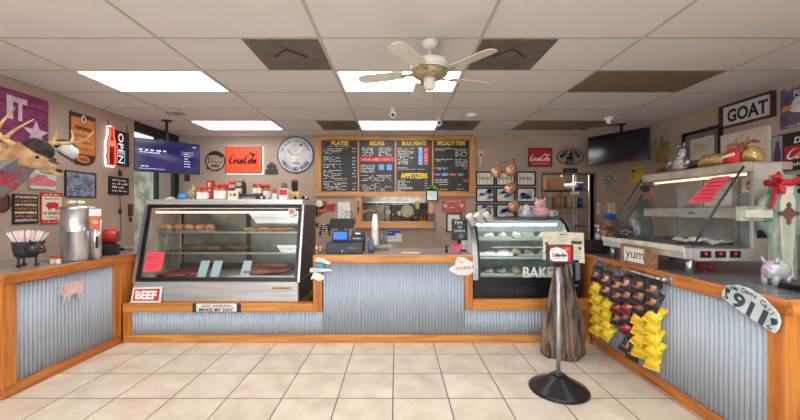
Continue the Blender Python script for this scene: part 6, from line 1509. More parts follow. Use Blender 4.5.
mb = MB(); mb.box(2.68, 2.755, WY0 - .004, WY0 - .001, 1.23, 1.29); mb.build('rating_label', M_black, fw)
mb = MB(); mb.cyl((2.68, WY0 + .08, 1.715), (2.68, WY1 - .05, 1.715), .010, n=10); mb.build('heat_lamp', glow('warm lamp', (255, 216, 170), 2.0), fw)
def warmglass(px, py):
    # point on the slanted warmer glass under a pixel
    k = (2.59 - 2.20) / (1.74 - 1.17)
    a = (px - CX)/F; b_ = (CY - py)/F
    d = (2.20 + k*(CZ - 1.17)) / (a - k*b_); p_ = Vector((a*d, d, CZ + b_*d)); return p_ + gn*.012
t = thing('pink_notice', 'slanted bright pink handwritten note on the food warmer glass', 'notice', (0,0,0))
q = [warmglass(*p_) for p_ in ((689, 204), (711, 203.5), (732, 176.5), (713, 178.5))]
mb = MB(); mb.slab(q, gn, .001); mb.build('sheet', M_pinkred, t)
mb = MB(); r_ = random.Random(7)
U, V = (q[1]-q[0]), (q[3]-q[0])
for k in range(5):
    v0 = .16 + k*.15; u = .12 + .06*(k % 2)
    while u < .82:
        l = r_.uniform(.05, .14); A = q[0] + U*u + V*v0 + gn*.002; mb.quad([A, A + U*l, A + U*l + V*.05, A + V*.05]); u += l + .05
mb.build('handwriting', MATS['dark pen'], t)
t = thing('white_notice', 'white printed notice on the rear doors of the food warmer', 'notice', (2.9085, 3.18, 1.60), -PI/2)
mb = MB(); mb.box(-.15,.13,-.003,0,-.12,.10); mb.build('sheet', M_paper, t); mb = MB()
for k in range(4): mb.bars(-.12,.10,.05 - k*.04,-.0036,.016,random.Random(k+2),1,.03,.06)
mb.build('print', M_steeldull, t)
t = thing('soda_button_card', 'white card with a round red soda badge inside the food warmer', 'card', (2.908, 2.84, 1.645), -PI/2)
mb = MB(); mb.box(-.12,.10,-.003,0,-.06,.065); mb.build('card', M_paper, t); mb = MB(); mb.disc(-.03, .0, -.0035, .052, 24); mb.build('badge', M_red, t); mb = MB(); mb.script(COKE, -.03, 0, -.0065, .08, .03, nib=.2); mb.build('script_lettering', M_whiteink, t)
# things inside the warmer
mb = MB(); rr = random.Random(2)
g = [[mb.bm.verts.new((x*.04, y*.05, .03 + rr.uniform(-.012, .012) + .01*math.sin(x*2.1))) for x in range(7)] for y in range(7)]
for i in range(6):
    for j in range(6): mb.bm.faces.new([g[i][j], g[i][j+1], g[i+1][j+1], g[i+1][j]])
o = mb.build('butcher_paper', mat('crumpled white paper', (226, 224, 216), .7)); o.location = (2.36, 2.72, 1.165); s = o.modifiers.new('thickness', 'SOLIDIFY'); s.thickness = .004; tag(o, 'crumpled white butcher paper lying in the food warmer', 'paper')
for i, (y, l) in enumerate(((3.05, .26), (3.38, .30))):
    t = thing('food_pan', 'rectangular steel food pan in the warmer deck, %s of two' % ('nearer', 'farther')[i], 'pan', (2.56, y, 1.151)); mb = MB(); mb.box(-.24,.24,-l/2,l/2,.0,.012); mb.box(-.24,-.23,-l/2,l/2,.012,.03); mb.box(.23,.24,-l/2,l/2,.012,.03); mb.box(-.23,.23,-l/2,-l/2+.01,.012,.03); mb.box(-.23,.23,l/2-.01,l/2,.012,.03); mb.build('pan', M_dksteel, t)
t = thing('gloves_box', 'black card with pink speckles leaning inside the far left warmer glass', 'card', (2.34, 3.60, 1.152), -.5, rot=(-.5, 0, -.35)); mb = MB(); mb.box(-.09,.08,-.004,.004,0,.13); mb.build('card', M_blackm, t)
mb = MB(); r_ = random.Random(3)
for k in range(12): x, z = r_.uniform(-.07,.05), r_.uniform(.03,.10); mb.quad([(x,-.0048,z),(x+.02,-.0048,z+.002),(x+.018,-.0048,z+.012),(x,-.0048,z+.010)])
mb.build('speckles', mat('pink speckles', (214, 150, 160), .6), t)
for i, (y, s_) in enumerate(((3.30, 1), (3.52, .8))):
    mb = MB(); mb.ball((0,0,.03), .07, .06, .035); mb.ball((.05,.03,.04), .05, .04, .035); o = mb.build('foil_bundle', mat('crumpled foil', (176, 176, 178), .35, .7, bump=.8, bscale=40)); o.location = (2.75, y, 1.4155); o.scale = (s_,)*3; tag(o, 'crumpled foil bundle on the warmer middle shelf, %s of two' % ('nearer', 'farther')[i], 'bundle')
# on top of the warmer
def bulgy(name, label, x, y, sx, sy, sz, m, rz=0):
    t = thing(name, label, 'snack bag', (x, y, 1.801), rz, 'bags on top of the food warmer')
    mb = MB(); rr = random.Random(int(x*100)); secs = []
    for k in range(9):
        u = -1 + 2*k/8; q_ = math.sqrt(max(.03, 1 - abs(u)**2.4)); secs.append(((u*sx, 0, sz*(q_*.5 + .0) + .002), (0, sy*q_, 0), (0, 0, sz*q_*.5)))
    mb.loft(secs, 14); mb.build('contents', m, t)
    mb = MB(); mb.loft([((a.x*1.05, 0, a.z*1.04) if False else (a[0]*1.05, 0, a[2]*1.05), (0, b_[1]*1.07, 0), (0, 0, c_[2]*1.06)) for a, b_, c_ in secs], 14); mb.build('film', M_plasticbag, t)
    return t
M_chips = mat('yellow rinds', (224, 190, 100), .6, c2=(196, 140, 60), scale=60, bump=.6, bscale=50)
bulgy('snack_bag', 'bag of yellow rinds lying left of the red cloth on the warmer', 2.70, 2.98, .14, .09, .11, M_chips, -PI/2)
bulgy('snack_bag', 'bag of yellow rinds at the near end of the warmer top', 2.72, 2.69, .06, .06, .12, M_chips, -PI/2 + .2)
t = thing('bandana_hat', 'red patterned cloth heap between the two bags of pork rinds', 'cloth', (2.68, 2.805, 1.801))
mb = MB(); mb.loft([((0,0,0),(.05,0,0),(0,.07,0)),((0,0,.05),(.055,0,0),(0,.075,0)),((0,0,.09),(.045,0,0),(0,.06,0)),((0,0,.13),(.02,0,0),(0,.03,0))], 16); mb.build('cloth', mat('red bandana', (196, 36, 50), .7), t)
mb = MB(); 
for k in range(6): a = 2.2 + k*.32; mb.ball((.050*math.cos(a + .0), .073*math.sin(a), .055 + .004*k), .010, .012, .014, 8, 6)
mb.build('pale_pattern', M_cream, t)
t = thing('foil_figure', 'silver glittering figure standing on the far part of the warmer top', 'figurine', (2.75, 3.42, 1.801))
M_glit = mat('silver glitter', (200, 200, 204), .25, .8, c2=(110, 108, 106), scale=70, bump=1.0, bscale=50)
mb = MB(); mb.loft([((0,0,0),(.05,0,0),(0,.07,0)),((0,0,.05),(.06,0,0),(0,.085,0)),((0,0,.12),(.05,0,0),(0,.08,0)),((0,-.02,.17),(.035,0,0),(0,.045,0)),((0,-.03,.215),(.03,0,0),(0,.04,0)),((0,-.02,.25),(.012,0,0),(0,.018,0))], 14); mb.build('body', M_glit, t)
for s_ in (-1, 1): mb = MB(); mb.tube([(0, s_*.06, .13), (-.01, s_*.11, .10), (-.03, s_*.12, .05)], [.024,.02,.014], n=8); mb.build('arm', M_glit, t)
mb = MB(); mb.tube([(0,.01,.24),(0,.02,.285)], [.012,.008], n=8); mb.tube([(0,-.05,.24),(0,-.06,.29)], [.012,.008], n=8); mb.build('ears', M_glit, t)
# glassware cluster and pink bag left of the warmer
t = thing('plastic_bag', 'pale blue plastic bag bunched on the counter behind the warmer', 'plastic bag', (2.86, 4.15, CT + .001))
mb = MB(); mb.loft([((0,0,0),(.14,0,0),(0,.12,0)),((0,0,.2),(.15,0,0),(0,.13,0)),((.0,0,.42),(.12,0,0),(0,.11,0)),((.05,0,.56),(.06,0,0),(0,.06,0)),((.05,0,.66),(.03,0,0),(0,.03,0))], 14); mb.build('bag', glass('pale blue film', (190, 214, 226), .15, .2, .6), t)
mb = MB(); mb.loft([((0,0,.004),(.11,0,0),(0,.09,0)),((0,0,.22),(.11,0,0),(0,.09,0)),((0,0,.36),(.07,0,0),(0,.06,0))], 12); mb.build('contents', mat('pale blue contents', (150, 176, 196), .5, c2=(206, 214, 220), scale=16), t)
t = thing('baseball_cap', 'black and coral pink cap hanging at the left end of the warmer', 'cap', (2.66, WY1 + .06, 1.64))
mb = MB(); mb.ball((0,0,.04), .055, .05, .05); mb.build('crown', M_blackm, t); mb = MB(); mb.tube([(.03,-.03,.03),(.05,-.04,-.02),(.02,-.04,-.06),(-.05,-.03,-.07)], [.02,.022,.02,.012], n=8); mb.build('brim', mat('coral', (226, 110, 110), .6), t)
mb = MB(); mb.tube([(0,0,.08),(0,-.02,.125),(0,-.062,.125)], .003, n=6); mb.build('hanging_loop', M_blackm, t)
# yum sign
t = thing('yum_sign', 'rustic wooden framed sign reading yum before the food warmer', 'sign', (2.145, 3.15, CT + .001 + .088), -PI/2)
M_rust = mat('weathered brown wood', (164, 122, 88), .7, c2=(120, 84, 58), scale=20)
frame4(t, .34, .176, .022, .035, M_rust); panel(t, .296, .132, .008, M_paper, 'panel', 0, -.006)
mb = MB(); mb.text('yum', 0, .010, -.0145, .085, w=.24); mb.build('lettering', M_ink, t)
mb = MB(); mb.box(.1705, .235, -.035, .02, -.088, .088); mb.build('side_block', M_rust, t)
# teal cross with ribbon
t = thing('standing_cross', 'large distressed teal and cream wooden cross standing on the right counter', 'cross', (2.70, 2.46, CT + .001))
M_teal = mat('distressed teal paint', (74, 118, 112), .7, scale=7, c2=(176, 176, 156), stretch=(1, 1, .5))
M_crm = mat('distressed cream paint', (214, 206, 184), .7, scale=9, c2=(160, 170, 156), stretch=(1,1,.4))
def arm(mb, x0, x1, z0, z1, y0, y1): mb.box(x0, x1, y0, y1, z0, z1)
mb = MB(); mb.box(-.082,.082,-.02,.025,0,.735); mb.build('upright', M_teal, t, bevel=.008)
for a_, b_ in ((-.31, -.083), (.083, .31)): mb = MB(); mb.box(a_, b_, -.02, .025, .41, .515); mb.build('side_arm', M_teal, t, bevel=.008)
mb = MB(); mb.prism([(-.045,.02),(.045,.02),(.035,.12),(.05,.34),(.05,.56),(.035,.60),(.05,.70),(-.05,.70),(-.035,.60),(-.05,.56),(-.05,.34),(-.035,.12)], -.034, -.021); mb.build('cream_inlay', M_crm, t, bevel=.004)
for s_ in (-1, 1): mb = MB(); mb.prism([(s_*.10,.435),(s_*.29,.435),(s_*.29,.49),(s_*.10,.49)][::s_], -.030, -.021); mb.build('arm_inlay', M_crm, t, bevel=.003)
for s_ in (-1, 1):
    for z0, z1 in ((.516, .62), (.409, .30)):
        mb = MB(); mb.prism([(s_*.083, z0), (s_*.17, z0), (s_*.15, z0*.6 + z1*.4), (s_*.11, z0*.25 + z1*.75), (s_*.083, z1)], -.012, .018); mb.build('corner_web', M_teal, t, bevel=.003)
fl = [(0,-.085),(.018,-.065),(.012,-.045),(.030,-.030),(.045,-.012),(.065,-.018),(.082,0),(.065,.018),(.045,.012),(.030,.030),(.012,.045),(.018,.065),(0,.085)]
mb = MB(); mb.prism([(a*.95, b_*.95 + .465) for a, b_ in fl] + [(-a*.95, b_*.95 + .465) for a, b_ in fl[::-1][1:-1]], -.042, -.035); mb.build('iron_fleur', mat('rusted iron', (104, 70, 58), .7, var=.1), t, bevel=.002)
rbn = MB(); M_rib = mat('red ribbon', (178, 18, 32), .55)
rbn.tube([(-.09,-.04,.665),(-.04,-.05,.68),(.0,-.05,.675),(.05,-.05,.69),(.09,-.04,.70),(.095,.03,.70),(-.09,.03,.68)], .014, n=8, flat=1.6, closed=True)
rbn.tube([(-.09,-.045,.67),(-.13,-.06,.715),(-.10,-.065,.73),(-.075,-.05,.69)], .014, n=8, flat=2.0); rbn.tube([(-.09,-.045,.665),(-.075,-.065,.63),(-.085,-.065,.60)], .012, n=8, flat=1.8); rbn.tube([(-.10,-.045,.655),(-.12,-.055,.56),(-.14,-.05,.50)], [.01,.018,.012], n=8, flat=.5)
o = rbn.build('ribbon', M_rib); o.location = t.location; tag(o, 'red ribbon tied round the top of the teal cross', 'ribbon')
t = thing('piggy_bank', 'pearly purple glass piggy bank before the teal cross', 'piggy bank', (2.49, 2.31, CT + .001), .15); t.scale = (.9, 1, 1.2)
M_pearl = mat('pearly glaze', (196, 180, 210), .15, .1, scale=14, c2=(170, 186, 170))
mb = MB(); mb.loft([((-.095,0,.072),(0,.020,0),(0,0,.02)),((-.08,0,.072),(0,.034,0),(0,0,.032)),((-.05,0,.078),(0,.052,0),(0,0,.052)),((0,0,.08),(0,.062,0),(0,0,.058)),((.05,0,.08),(0,.056,0),(0,0,.054)),((.085,0,.078),(0,.03,0),(0,0,.03))], 20)
for x in (-.05, .05):
    for y in (-.03, .03): mb.tube([(x,y,.05),(x,y,0)], [.02,.017], n=10)
for y in (-.03, .03): mb.loft([((-.045,y,.118),(.018,0,0),(0,.014,0)),((-.06,y*1.5,.152),(.004,0,0),(0,.004,0))], 8)
mb.build('body', M_pearl, t)
mb = MB(); mb.cyl((-.094,0,.072),(-.104,0,.072),.019,n=14); mb.ball((-.083,-.022,.095), .005); mb.ball((-.083,.022,.095), .005); mb.build('snout', mat('pink glaze', (214, 150, 170), .2), t)
for i, (x, y, z, rz, w_) in enumerate(((2.57, 2.14, 0, -.1, 'lower'), (2.55, 2.13, .023, .05, 'upper'))):
    t = thing('black_case', '%s flat black case stacked at the right edge of the counter' % w_, 'case', (x, y, CT + .001 + z), rz); mb = MB(); mb.box(-.17,.20,-.07,.07,0,.021); mb.build('case', M_black, t, bevel=.004); mb = MB(); mb.box(-.15,.18,-.072,-.0705,.009,.013); mb.build('seam', M_steeldull, t)
for i, y in enumerate((2.86, 2.96)):
    mb = MB(); mb.lathe([(0,0),(.022,0),(.024,.05),(0,.052)], n=12); o = mb.build('ramekin', M_red); o.location = (2.55, y, CT + .001); tag(o, 'small red pot under the food warmer, %s of two' % ('nearer', 'farther')[i], 'pot')
# 911 sign
t = thing('warning_sign', 'pale cut-out sign reading We Dont Call 911 at the right counter corner', 'sign', (RX - .014, 2.082, .877), rot=(0, .375, -PI/2))
pts = [(-.17,-.062),(-.178,-.02),(-.165,.03),(-.14,.045),(-.11,.07),(-.04,.090),(.05,.088),(.12,.066),(.15,.05),(.172,.02),(.178,-.03),(.17,-.062),(.06,-.07),(-.06,-.07)]
mb = MB(); mb.prism([(a, b_) for a, b_ in pts], -.008, 0); mb.build('board', mat('pale mint board', (206, 220, 220), .6), t, bevel=.002)
mb = MB(); mb.text('911', .003, -.016, -.0095, .088, w=.21, bold=.03); mb.text('911', 0, -.016, -.009, .088, w=.20, bold=.03)
mb.arc_text('We Dont Call', 0, -.17, -.009, .240, .028, math.radians(121), math.radians(59), bold=.02)
M_911 = mat('slate lettering', (60, 74, 84), .6)
mb.build('lettering', M_911, t)
for s_ in (-1, 1):
    mb = MB(); mb.tube([(s_*.155,-.0105,.02),(s_*.13,-.0105,.01),(s_*.15,-.0105,-.02),(s_*.125,-.0105,-.045),(s_*.155,-.0105,-.05)], .008, n=6, flat=.3); mb.ball((s_*.148,-.009,.0), .018, .003, .018); mb.build('scroll', M_911, t)

# ================================================================ SNACK RAIL
t = thing('snack_rail', 'galvanised pipe rail with black wire strips on the right counter front', 'rail', (0,0,0))
SX = 2.045
mb = MB(); mb.cyl((SX, 2.72, .905), (SX, 3.62, .905), .012, n=14); mb.build('pipe', M_steel, t)
for y in (2.71, 3.63):
    mb = MB(); mb.cyl((RX - .013, y, .905), (RX - .020, y, .905), .038, n=20); mb.cyl((RX - .020, y, .905), (SX - .01, y, .905), .016, n=14); mb.build('flange', M_steel, t)
strips = [(3.55, ['k','y','y','y','y','y'], [.79,.66,.56,.46,.36,.26]), (3.38, ['p','p','y','y','y','y'], [.78,.68,.54,.45,.36,.27]), (3.21, ['p','k','r','k'], [.76,.66,.56,.46]), (3.08, ['p','k','r','k','r','k'], [.80,.70,.60,.51,.42,.26]), (2.92, ['k','k','k','y','y','y','y'], [.82,.73,.64,.56,.47,.38,.29]), (2.77, ['k','k','y','y','y','y','y'], [.82,.72,.62,.53,.44,.35,.26])]
for y, kinds, zs in strips:
    mb = MB(); mb.tube([(SX + .013, y, .90),(SX + .015, y, .918),(SX - .012, y, .922),(SX - .016, y, .90),(SX - .014, y, .86),(SX + .012, y, .80),(SX + .03, y, .24 - .0)], .0035, n=6)
    for z in zs: mb.tube([(SX + .02, y, z + .075), (SX - .01, y, z + .078)], .003, n=5)
    mb.tube([(SX + .03, y, .24), (SX + .0, y, .19)], .0035, n=5)
    mb.build('wire_strip', M_blackm, t)
def bagmesh(kind):
    w_, h_ = .110, .142
    root = thing('chip_bag', 'x', 'chip bag', (0,0,0), 0, 'chip bags on the snack rail')
    mb = MB(); n, m_ = 9, 9; front, back = [], []
    rr = random.Random(ord(kind[0]))
    for j in range(m_):
        v = -1 + 2*j/(m_-1); fr, bk = [], []
        for i in range(n):
            u = -1 + 2*i/(n-1); th = .026*((1 - u**4)*(1 - abs(v)**2.6))**.8; wr = .0045*math.sin(7*u + 5*v + rr.random())*(1 if abs(v) < .95 else 0)
            pinch = 1 - .08*(1 - abs(v))
            fr.append(mb.bm.verts.new((u*w_/2*pinch, -th + wr, v*h_/2))); bk.append(mb.bm.verts.new((u*w_/2*pinch, th*.8 + .0005, v*h_/2)))
        front.append(fr); back.append(bk)
    for j in range(m_-1):
        for i in range(n-1):
            f = mb.bm.faces.new([front[j][i], front[j][i+1], front[j+1][i+1], front[j+1][i]]); f.smooth = True
            v = j/(m_-2)
            if kind == 'yellow': f.material_index = 1 if (2 <= j <= 4 and 3 <= i <= 5) else (2 if j in (0, 1) and i < 3 else 0)
            else: f.material_index = 1 if (3 <= j <= 4 and 3 <= i <= 5) else (2 if (j in (2,) and 1 <= i <= 4) else 0)
            f = mb.bm.faces.new([back[j][i], back[j+1][i], back[j+1][i+1], back[j][i+1]]); f.smooth = True
    for j in range(m_-1):
        mb.bm.faces.new([front[j][0], front[j+1][0], back[j+1][0], back[j][0]]); mb.bm.faces.new([front[j][-1], back[j][-1], back[j+1][-1], front[j+1][-1]])
    if kind == 'yellow': ms_ = [mat('yellow foil bag', (236, 210, 30), .3, .15, c2=(206, 178, 20), scale=18), mat('bag yellow print', (240, 200, 60), .4, c2=(222, 176, 50)), mat('bag amber print', (226, 150, 40), .4)]
    elif kind == 'black': ms_ = [mat('black foil bag', (40, 40, 46), .3, .2), mat('bag gold print', (206, 170, 110), .4, c2=(150, 70, 50), scale=60), mat('bag rust print', (150, 70, 44), .4)]
    elif kind == 'pinkish': ms_ = [mat('brown black foil bag', (66, 48, 46), .3, .2), mat('bag pink print', (226, 160, 140), .4, c2=(170, 80, 60), scale=30), mat('bag gold print', (224, 176, 80), .4)]
    else: ms_ = [mat('dark maroon foil bag', (96, 36, 36), .3, .2), mat('bag tan print', (214, 170, 120), .4, c2=(180, 60, 50), scale=30), M_redink]
    mb.build('bag', ms_, root, fix=False)
    for z0 in (h_/2, -h_/2 - .008): mb = MB(); mb.box(-w_/2, w_/2, -.0015, .0018, z0, z0 + .008); mb.build('crimped_edge', ms_[0], root)
    return reg(root)
protos = {}
NM = {'y': ('yellow', 'yellow'), 'k': ('black', 'black'), 'p': ('pinkish', 'dark bag with a pink picture'), 'r': ('reddish', 'maroon')}
ordn = ['topmost', 'second', 'third', 'fourth', 'fifth', 'sixth', 'seventh']; scol = ['first (farthest)', 'second', 'third', 'fourth', 'fifth', 'sixth (nearest)']
for si, (y, kinds, zs) in enumerate(strips):
    for bi, (k, z) in enumerate(zip(kinds, zs)):
        kk = NM[k][0]
        lab = '%s chip bag, %s from the top of the %s wire strip' % ('dark pink-pictured' if k == 'p' else NM[k][1], ordn[bi], scol[si])
        rot = (math.radians(-16 - 6*((bi + si) % 2)), math.radians(4 + 11*((bi*7 + si*3) % 3)), -PI/2 + math.radians(28 + 6*((bi + si) % 3)))
        loc = Vector((SX - .018 - .004*(bi % 2), y - .01*((bi % 3) - 1), z))
        if kk not in protos:
            r_ = bagmesh(kk); r_.location = loc; r_.rotation_euler = rot; r_['label'] = lab; protos[kk] = r_
        else: dup(protos[kk], loc, None, lab, rot=rot)
dup(protos['black'], Vector((SX - .02, 3.0, .235)), None, 'black chip bag hanging lowest between the fourth and fifth wire strips', rot=(math.radians(-16), .1, -PI/2 + .4))

# ================================================================ ON THE FLOOR
# tree stump stand
t = thing('tree_stump', 'grey-brown fluted tree stump standing before the bakery case', 'stump', (1.655, 3.50, .001))
M_bark = mat('weathered cypress', (140, 116, 100), .85, scale=7, c2=(48, 36, 33), stretch=(4, 4, .5), bump=1.0, bscale=9)
mb = MB(); rings = []; rr = random.Random(21); ph = [rr.uniform(0, 6.28) for _ in range(4)]
prof_ = [(0, .180), (.03, .195), (.08, .185), (.16, .175), (.25, .170), (.34, .160), (.42, .155), (.50, .140), (.58, .12), (.66, .105), (.74, .085), (.82, .07), (.88, .06), (.905, .05)]
for z, r in prof_:
    rg = []
    for i in range(72):
        a = 2*PI*i/72; fl_ = 1 + .10*math.sin(4*a + ph[0] + z*3) + .07*abs(math.sin(4.5*a + ph[1] - z*2)) + .06*math.sin(13*a + ph[2] + 4*z) + .03*math.sin(23*a + 9*z) + .05*math.sin(9*z + 2*a)
        rg.append(mb.bm.verts.new((r*fl_*math.cos(a)*.98 - .02*z, r*fl_*math.sin(a)*.8, z + .02*math.sin(3*a + ph[3])*(1 if z > .02 else 0))))
    rings.append(rg)
mb.skin(rings); mb.build('trunk', M_bark, t)
t = thing('menu_easel', 'small black tabletop easel on the tree stump', 'easel', (1.645, 3.46, .93))
mb = MB(); mb.box(-.10,.10,-.03,.03,0,.010); mb.box(-.12,.12,-.055,-.03,.0,.022); mb.tube([(-.08,.02,.01),(-.03,.06,.25)], .007, n=6); mb.tube([(.08,.02,.01),(.03,.06,.25)], .007, n=6); mb.build('frame', M_blackm, t)
t = thing('paper_menu', 'wide cream printed paper menu propped up on the tree stump', 'menu', (1.635, 3.44, .955), rot=(-.16, 0, 0), rotz=0)
mb = MB(); mb.prism([(-.205,-.0),(.20,-.035),(.215,.262),(-.185,.275)], -.002, 0); mb.build('sheet', M_cream, t)
mb = MB(); r_ = random.Random(17)
mb.text('MENU', .02, .245, -.0026, .016, w=.09, bold=.02)
for k in range(14): 
    for x0_, x1_ in ((-.175, -.06), (-.045, .06), (.08, .19)):
        if r_.random() < .85 and k != 5: mb.bars(x0_, x1_ - r_.uniform(0, .04), .215 - k*.017, -.0024, .006, r_, .9, .01, .03)
mb.box(.085,.19,-.0028,-.0022,.150,.182); 
for c_ in ((-.16,.155),(-.165,.07),(.165,.11)): mb.disc(c_[0], c_[1], -.0022, .016, 14, t=.0006)
mb.build('print', mat('sepia ink', (84, 76, 66), .8), t)
# sign stand with round base
t = thing('sign_stand', 'black cone-based pole stand with a small red coffee sign', 'sign stand', (1.298, 2.82, .001), rot=(0, 0, 0))
mb = MB(); mb.lathe([(0,0),(.222,0),(.228,.012),(.215,.028),(.07,.105),(.062,.118),(.0,.12)], n=40); mb.build('base', mat('glossy black base', (28, 28, 31), .28, .2), t)
mb = MB(); mb.lathe([(.0,.1205),(.042,.1205),(.038,.135),(0,.136)], n=24); mb.build('collar', M_char, t)
mb = MB(); mb.cyl((0,0,.137),(0,0,.985), .0155, n=16); mb.build('pole', mat('galvanised pole', (190, 198, 202), .35, .6), t)
mb = MB(); mb.box(-.04,.04,-.018,.018,.986,1.02); mb.build('bracket', M_black, t)
mb = MB(); mb.box(-.108,.108,-.028,-.008,1.012,1.162); hd = mb.build('sign_holder', M_char, t, bevel=.006)
mb = MB(); mb.m(0).box(-.084,.084,-.031,-.0285,1.028,1.150); mb.m(1).prism([(-.080,1.050),(-.084,1.10),(-.075,1.132),(-.03,1.145),(.03,1.125),(.055,1.095),(.06,1.075),(.055,1.035),(-.06,1.035)][::-1], -.0325, -.0312); mb.m(2).prism([(.03,1.118),(.045,1.142),(.065,1.135),(.068,1.120),(.05,1.112)], -.0332, -.0312)
mb.m(3).text('Coffee-Blue', -.008, 1.083, -.0334, .026, w=.118, bold=.05); mb.m(4).bars(-.05,.062,1.052,-.0334,.010,random.Random(3),1,.02,.04); mb.m(0).bars(-.065,-.03,1.118,-.0334,.008,random.Random(2),1,.02,.03)
mb.build('sign_face', [M_redink, M_paper, M_orange, mat('plum lettering', (70, 50, 80), .6), M_blue], hd)
# darker equipment behind the hanging pans
t = thing('oven_hood', 'long steel extractor hood at the back of the kitchen', 'hood', (0, 7.78, 0))
mb = MB(); mb.prism([(-.25, 1.62), (.15, 1.62), (.15, 2.1), (0, 2.1)], -.9, 1.3, plane='YZ'); mb.build('hood', M_steeldull, t)
t = thing('fridge', 'tall steel fridge at the back left of the kitchen', 'fridge', (-.45, 7.72, 0))
mb = MB(); mb.box(-.30, .30, -.2, .25, .01, 1.60); mb.build('body', mat('fridge steel', (150, 142, 128), .35, .5), t); mb = MB(); mb.cyl((.2, -.23, 1.1), (.2, -.23, 1.5), .012, n=8); mb.build('handle', M_steel, t)
t = thing('shelf_rack', 'dark wire rack of tins at the back right of the kitchen', 'rack', (.85, 7.74, 0))
mb = MB(); mb.box(-.35, .35, -.15, .2, 1.20, 1.22); mb.box(-.35, .35, -.15, .2, 1.48, 1.50); mb.build('shelves', M_dksteel, t)
for x in (-.34, .34): mb = MB(); mb.box(x-.012, x+.012, -.15, -.13, .01, 1.58); mb.build('post', M_dksteel, t)
for i in range(5):
    mb = MB(); mb.lathe([(0,0),(.045,0),(.045,.13),(0,.13)], n=14); o = mb.build('tin', mat('tin %d' % (i % 3), [(150, 60, 44), (196, 176, 130), (80, 84, 80)][i % 3], .5)); o.location = (.62 + i*.12, 7.68, 1.221)
    tag(o, '%s tin on the kitchen rack at the back' % ['red-brown', 'cream', 'grey', 'red-brown', 'cream'][i], 'tin', 'tins on the kitchen rack')
# ================================================================ DEER HEAD ON THE LEFT WALL
DD = 3.0
dt = thing('deer_mount', 'mounted deer head with pale antlers wearing a grey T-shirt, high on the left wall', 'deer head', (LW, DD, 1.75))
def D(px, py, dy=0.0):
    p = P(px, py, DD); return Vector((p.x, p.y + dy, p.z)) - dt.location
M_fur = mat('deer fur', (204, 164, 118), .85, scale=12, c2=(158, 116, 76), bump=.35, bscale=140)
k = DD/F
def sec(px, py, r, ang=0.0, ry=None):
    """elliptical section whose plane is tilted by ang from upright; r in pixels"""
    ry = r if ry is None else ry
    return (D(px, py), (math.sin(ang)*r*k, 0, math.cos(ang)*r*k), (0, ry*k, 0))
mb = MB(); mb.loft([sec(-30, 176, 26, .3, 24), sec(-10, 172, 22, .4, 19), sec(6, 163, 15, .45, 13), sec(16, 155, 13.0, .25, 11.5), sec(25, 154.5, 12.5, -.15, 11), sec(33, 158, 11.5, -.3, 10), sec(41, 162.5, 9.0, -.35, 8), sec(48, 167, 7.0, -.35, 6.2), sec(54, 170, 5.8, -.35, 5.4), sec(58.5, 172, 4.6, -.35, 4.6), sec(60, 172.6, 2.5, -.35, 3.0)], 20)
head = mb.build('head', M_fur, dt)
mb = MB(); mb.ball(D(59.3, 170.5), .022, .030, .018); mb.build('nose', mat('wet black nose', (38, 30, 30), .3), dt)
for s_ in (-1, 1):
    mb = MB(); mb.ball(D(46, 158.5, s_*.074), .016, .010, .014); mb.build('eye', mat('dark glass eye', (24, 16, 12), .1), dt)
mb = MB(); mb.tube([D(56, 174.5, -.035), D(50, 173.5, -.05), D(46, 172, -.052)], .0035, n=6); mb.build('mouth_line', mat('dark lip', (70, 48, 38), .8), dt)
def leaf(mb, base, tip, w, cup, side):
    base, tip = Vector(base), Vector(tip); ax = tip - base; u = ax.normalized(); s_ = Vector((0, side, 0)); s_ = (s_ - u*s_.dot(u)).normalized(); wv = u.cross(s_).normalized()
    secs = []
    for j in range(7):
        t_ = j/6; r = w*math.sin(PI*(t_*.86 + .10))**.8; secs.append((base + ax*t_, wv*r, s_*(r*.28)))
    mb.loft(secs, 12)
mb = MB(); leaf(mb, D(17, 154, -.09), D(6, 141, -.16), .050, 0, -1); mb.build('ear', M_fur, dt)
mb = MB(); leaf(mb, D(15.5, 152.5, -.105), D(8, 143.5, -.168), .032, 0, -1); mb.build('ear_lining', mat('pale ear lining', (226, 196, 168), .85), dt)
mb = MB(); leaf(mb, D(20, 150, .09), D(14, 139, .18), .045, 0, 1); mb.build('ear', M_fur, dt)
M_ant = mat('bone antler', (222, 192, 134), .55, scale=20, c2=(176, 138, 84))
def antler(name_pts):
    mb = MB()
    for pts, rr_ in name_pts:
        c_ = catmull([tuple(p) for p in pts], 4); n_ = len(c_); mb.tube(c_, [rr_[0] + (rr_[1]-rr_[0])*i/(n_-1) for i in range(n_)], n=10)
    mb.build('antler', M_ant, dt)
antler([([D(21, 146, -.05), D(14, 139, -.10), D(10.5, 127, -.15), D(10.5, 115, -.17), D(12.5, 104, -.16)], (.024, .006)),
        ([D(12.5, 134, -.12), D(19, 126, -.13), D(28, 111, -.10)], (.017, .004)),
        ([D(16, 141, -.09), D(27, 132, -.09), D(41, 121, -.06)], (.017, .004)),
        ([D(11, 128, -.15), D(7, 136, -.17), D(5, 142, -.17)], (.016, .008))])
antler([([D(25, 146, .05), D(34, 141, .12), D(46, 138, .22), D(55, 134, .28), D(63, 124, .30)], (.022, .005)),
        ([D(36, 140.5, .13), D(38.5, 133, .15), D(39.8, 126, .15)], (.014, .004)),
        ([D(47, 138, .22), D(47, 130, .24), D(45, 124, .24)], (.013, .004))])
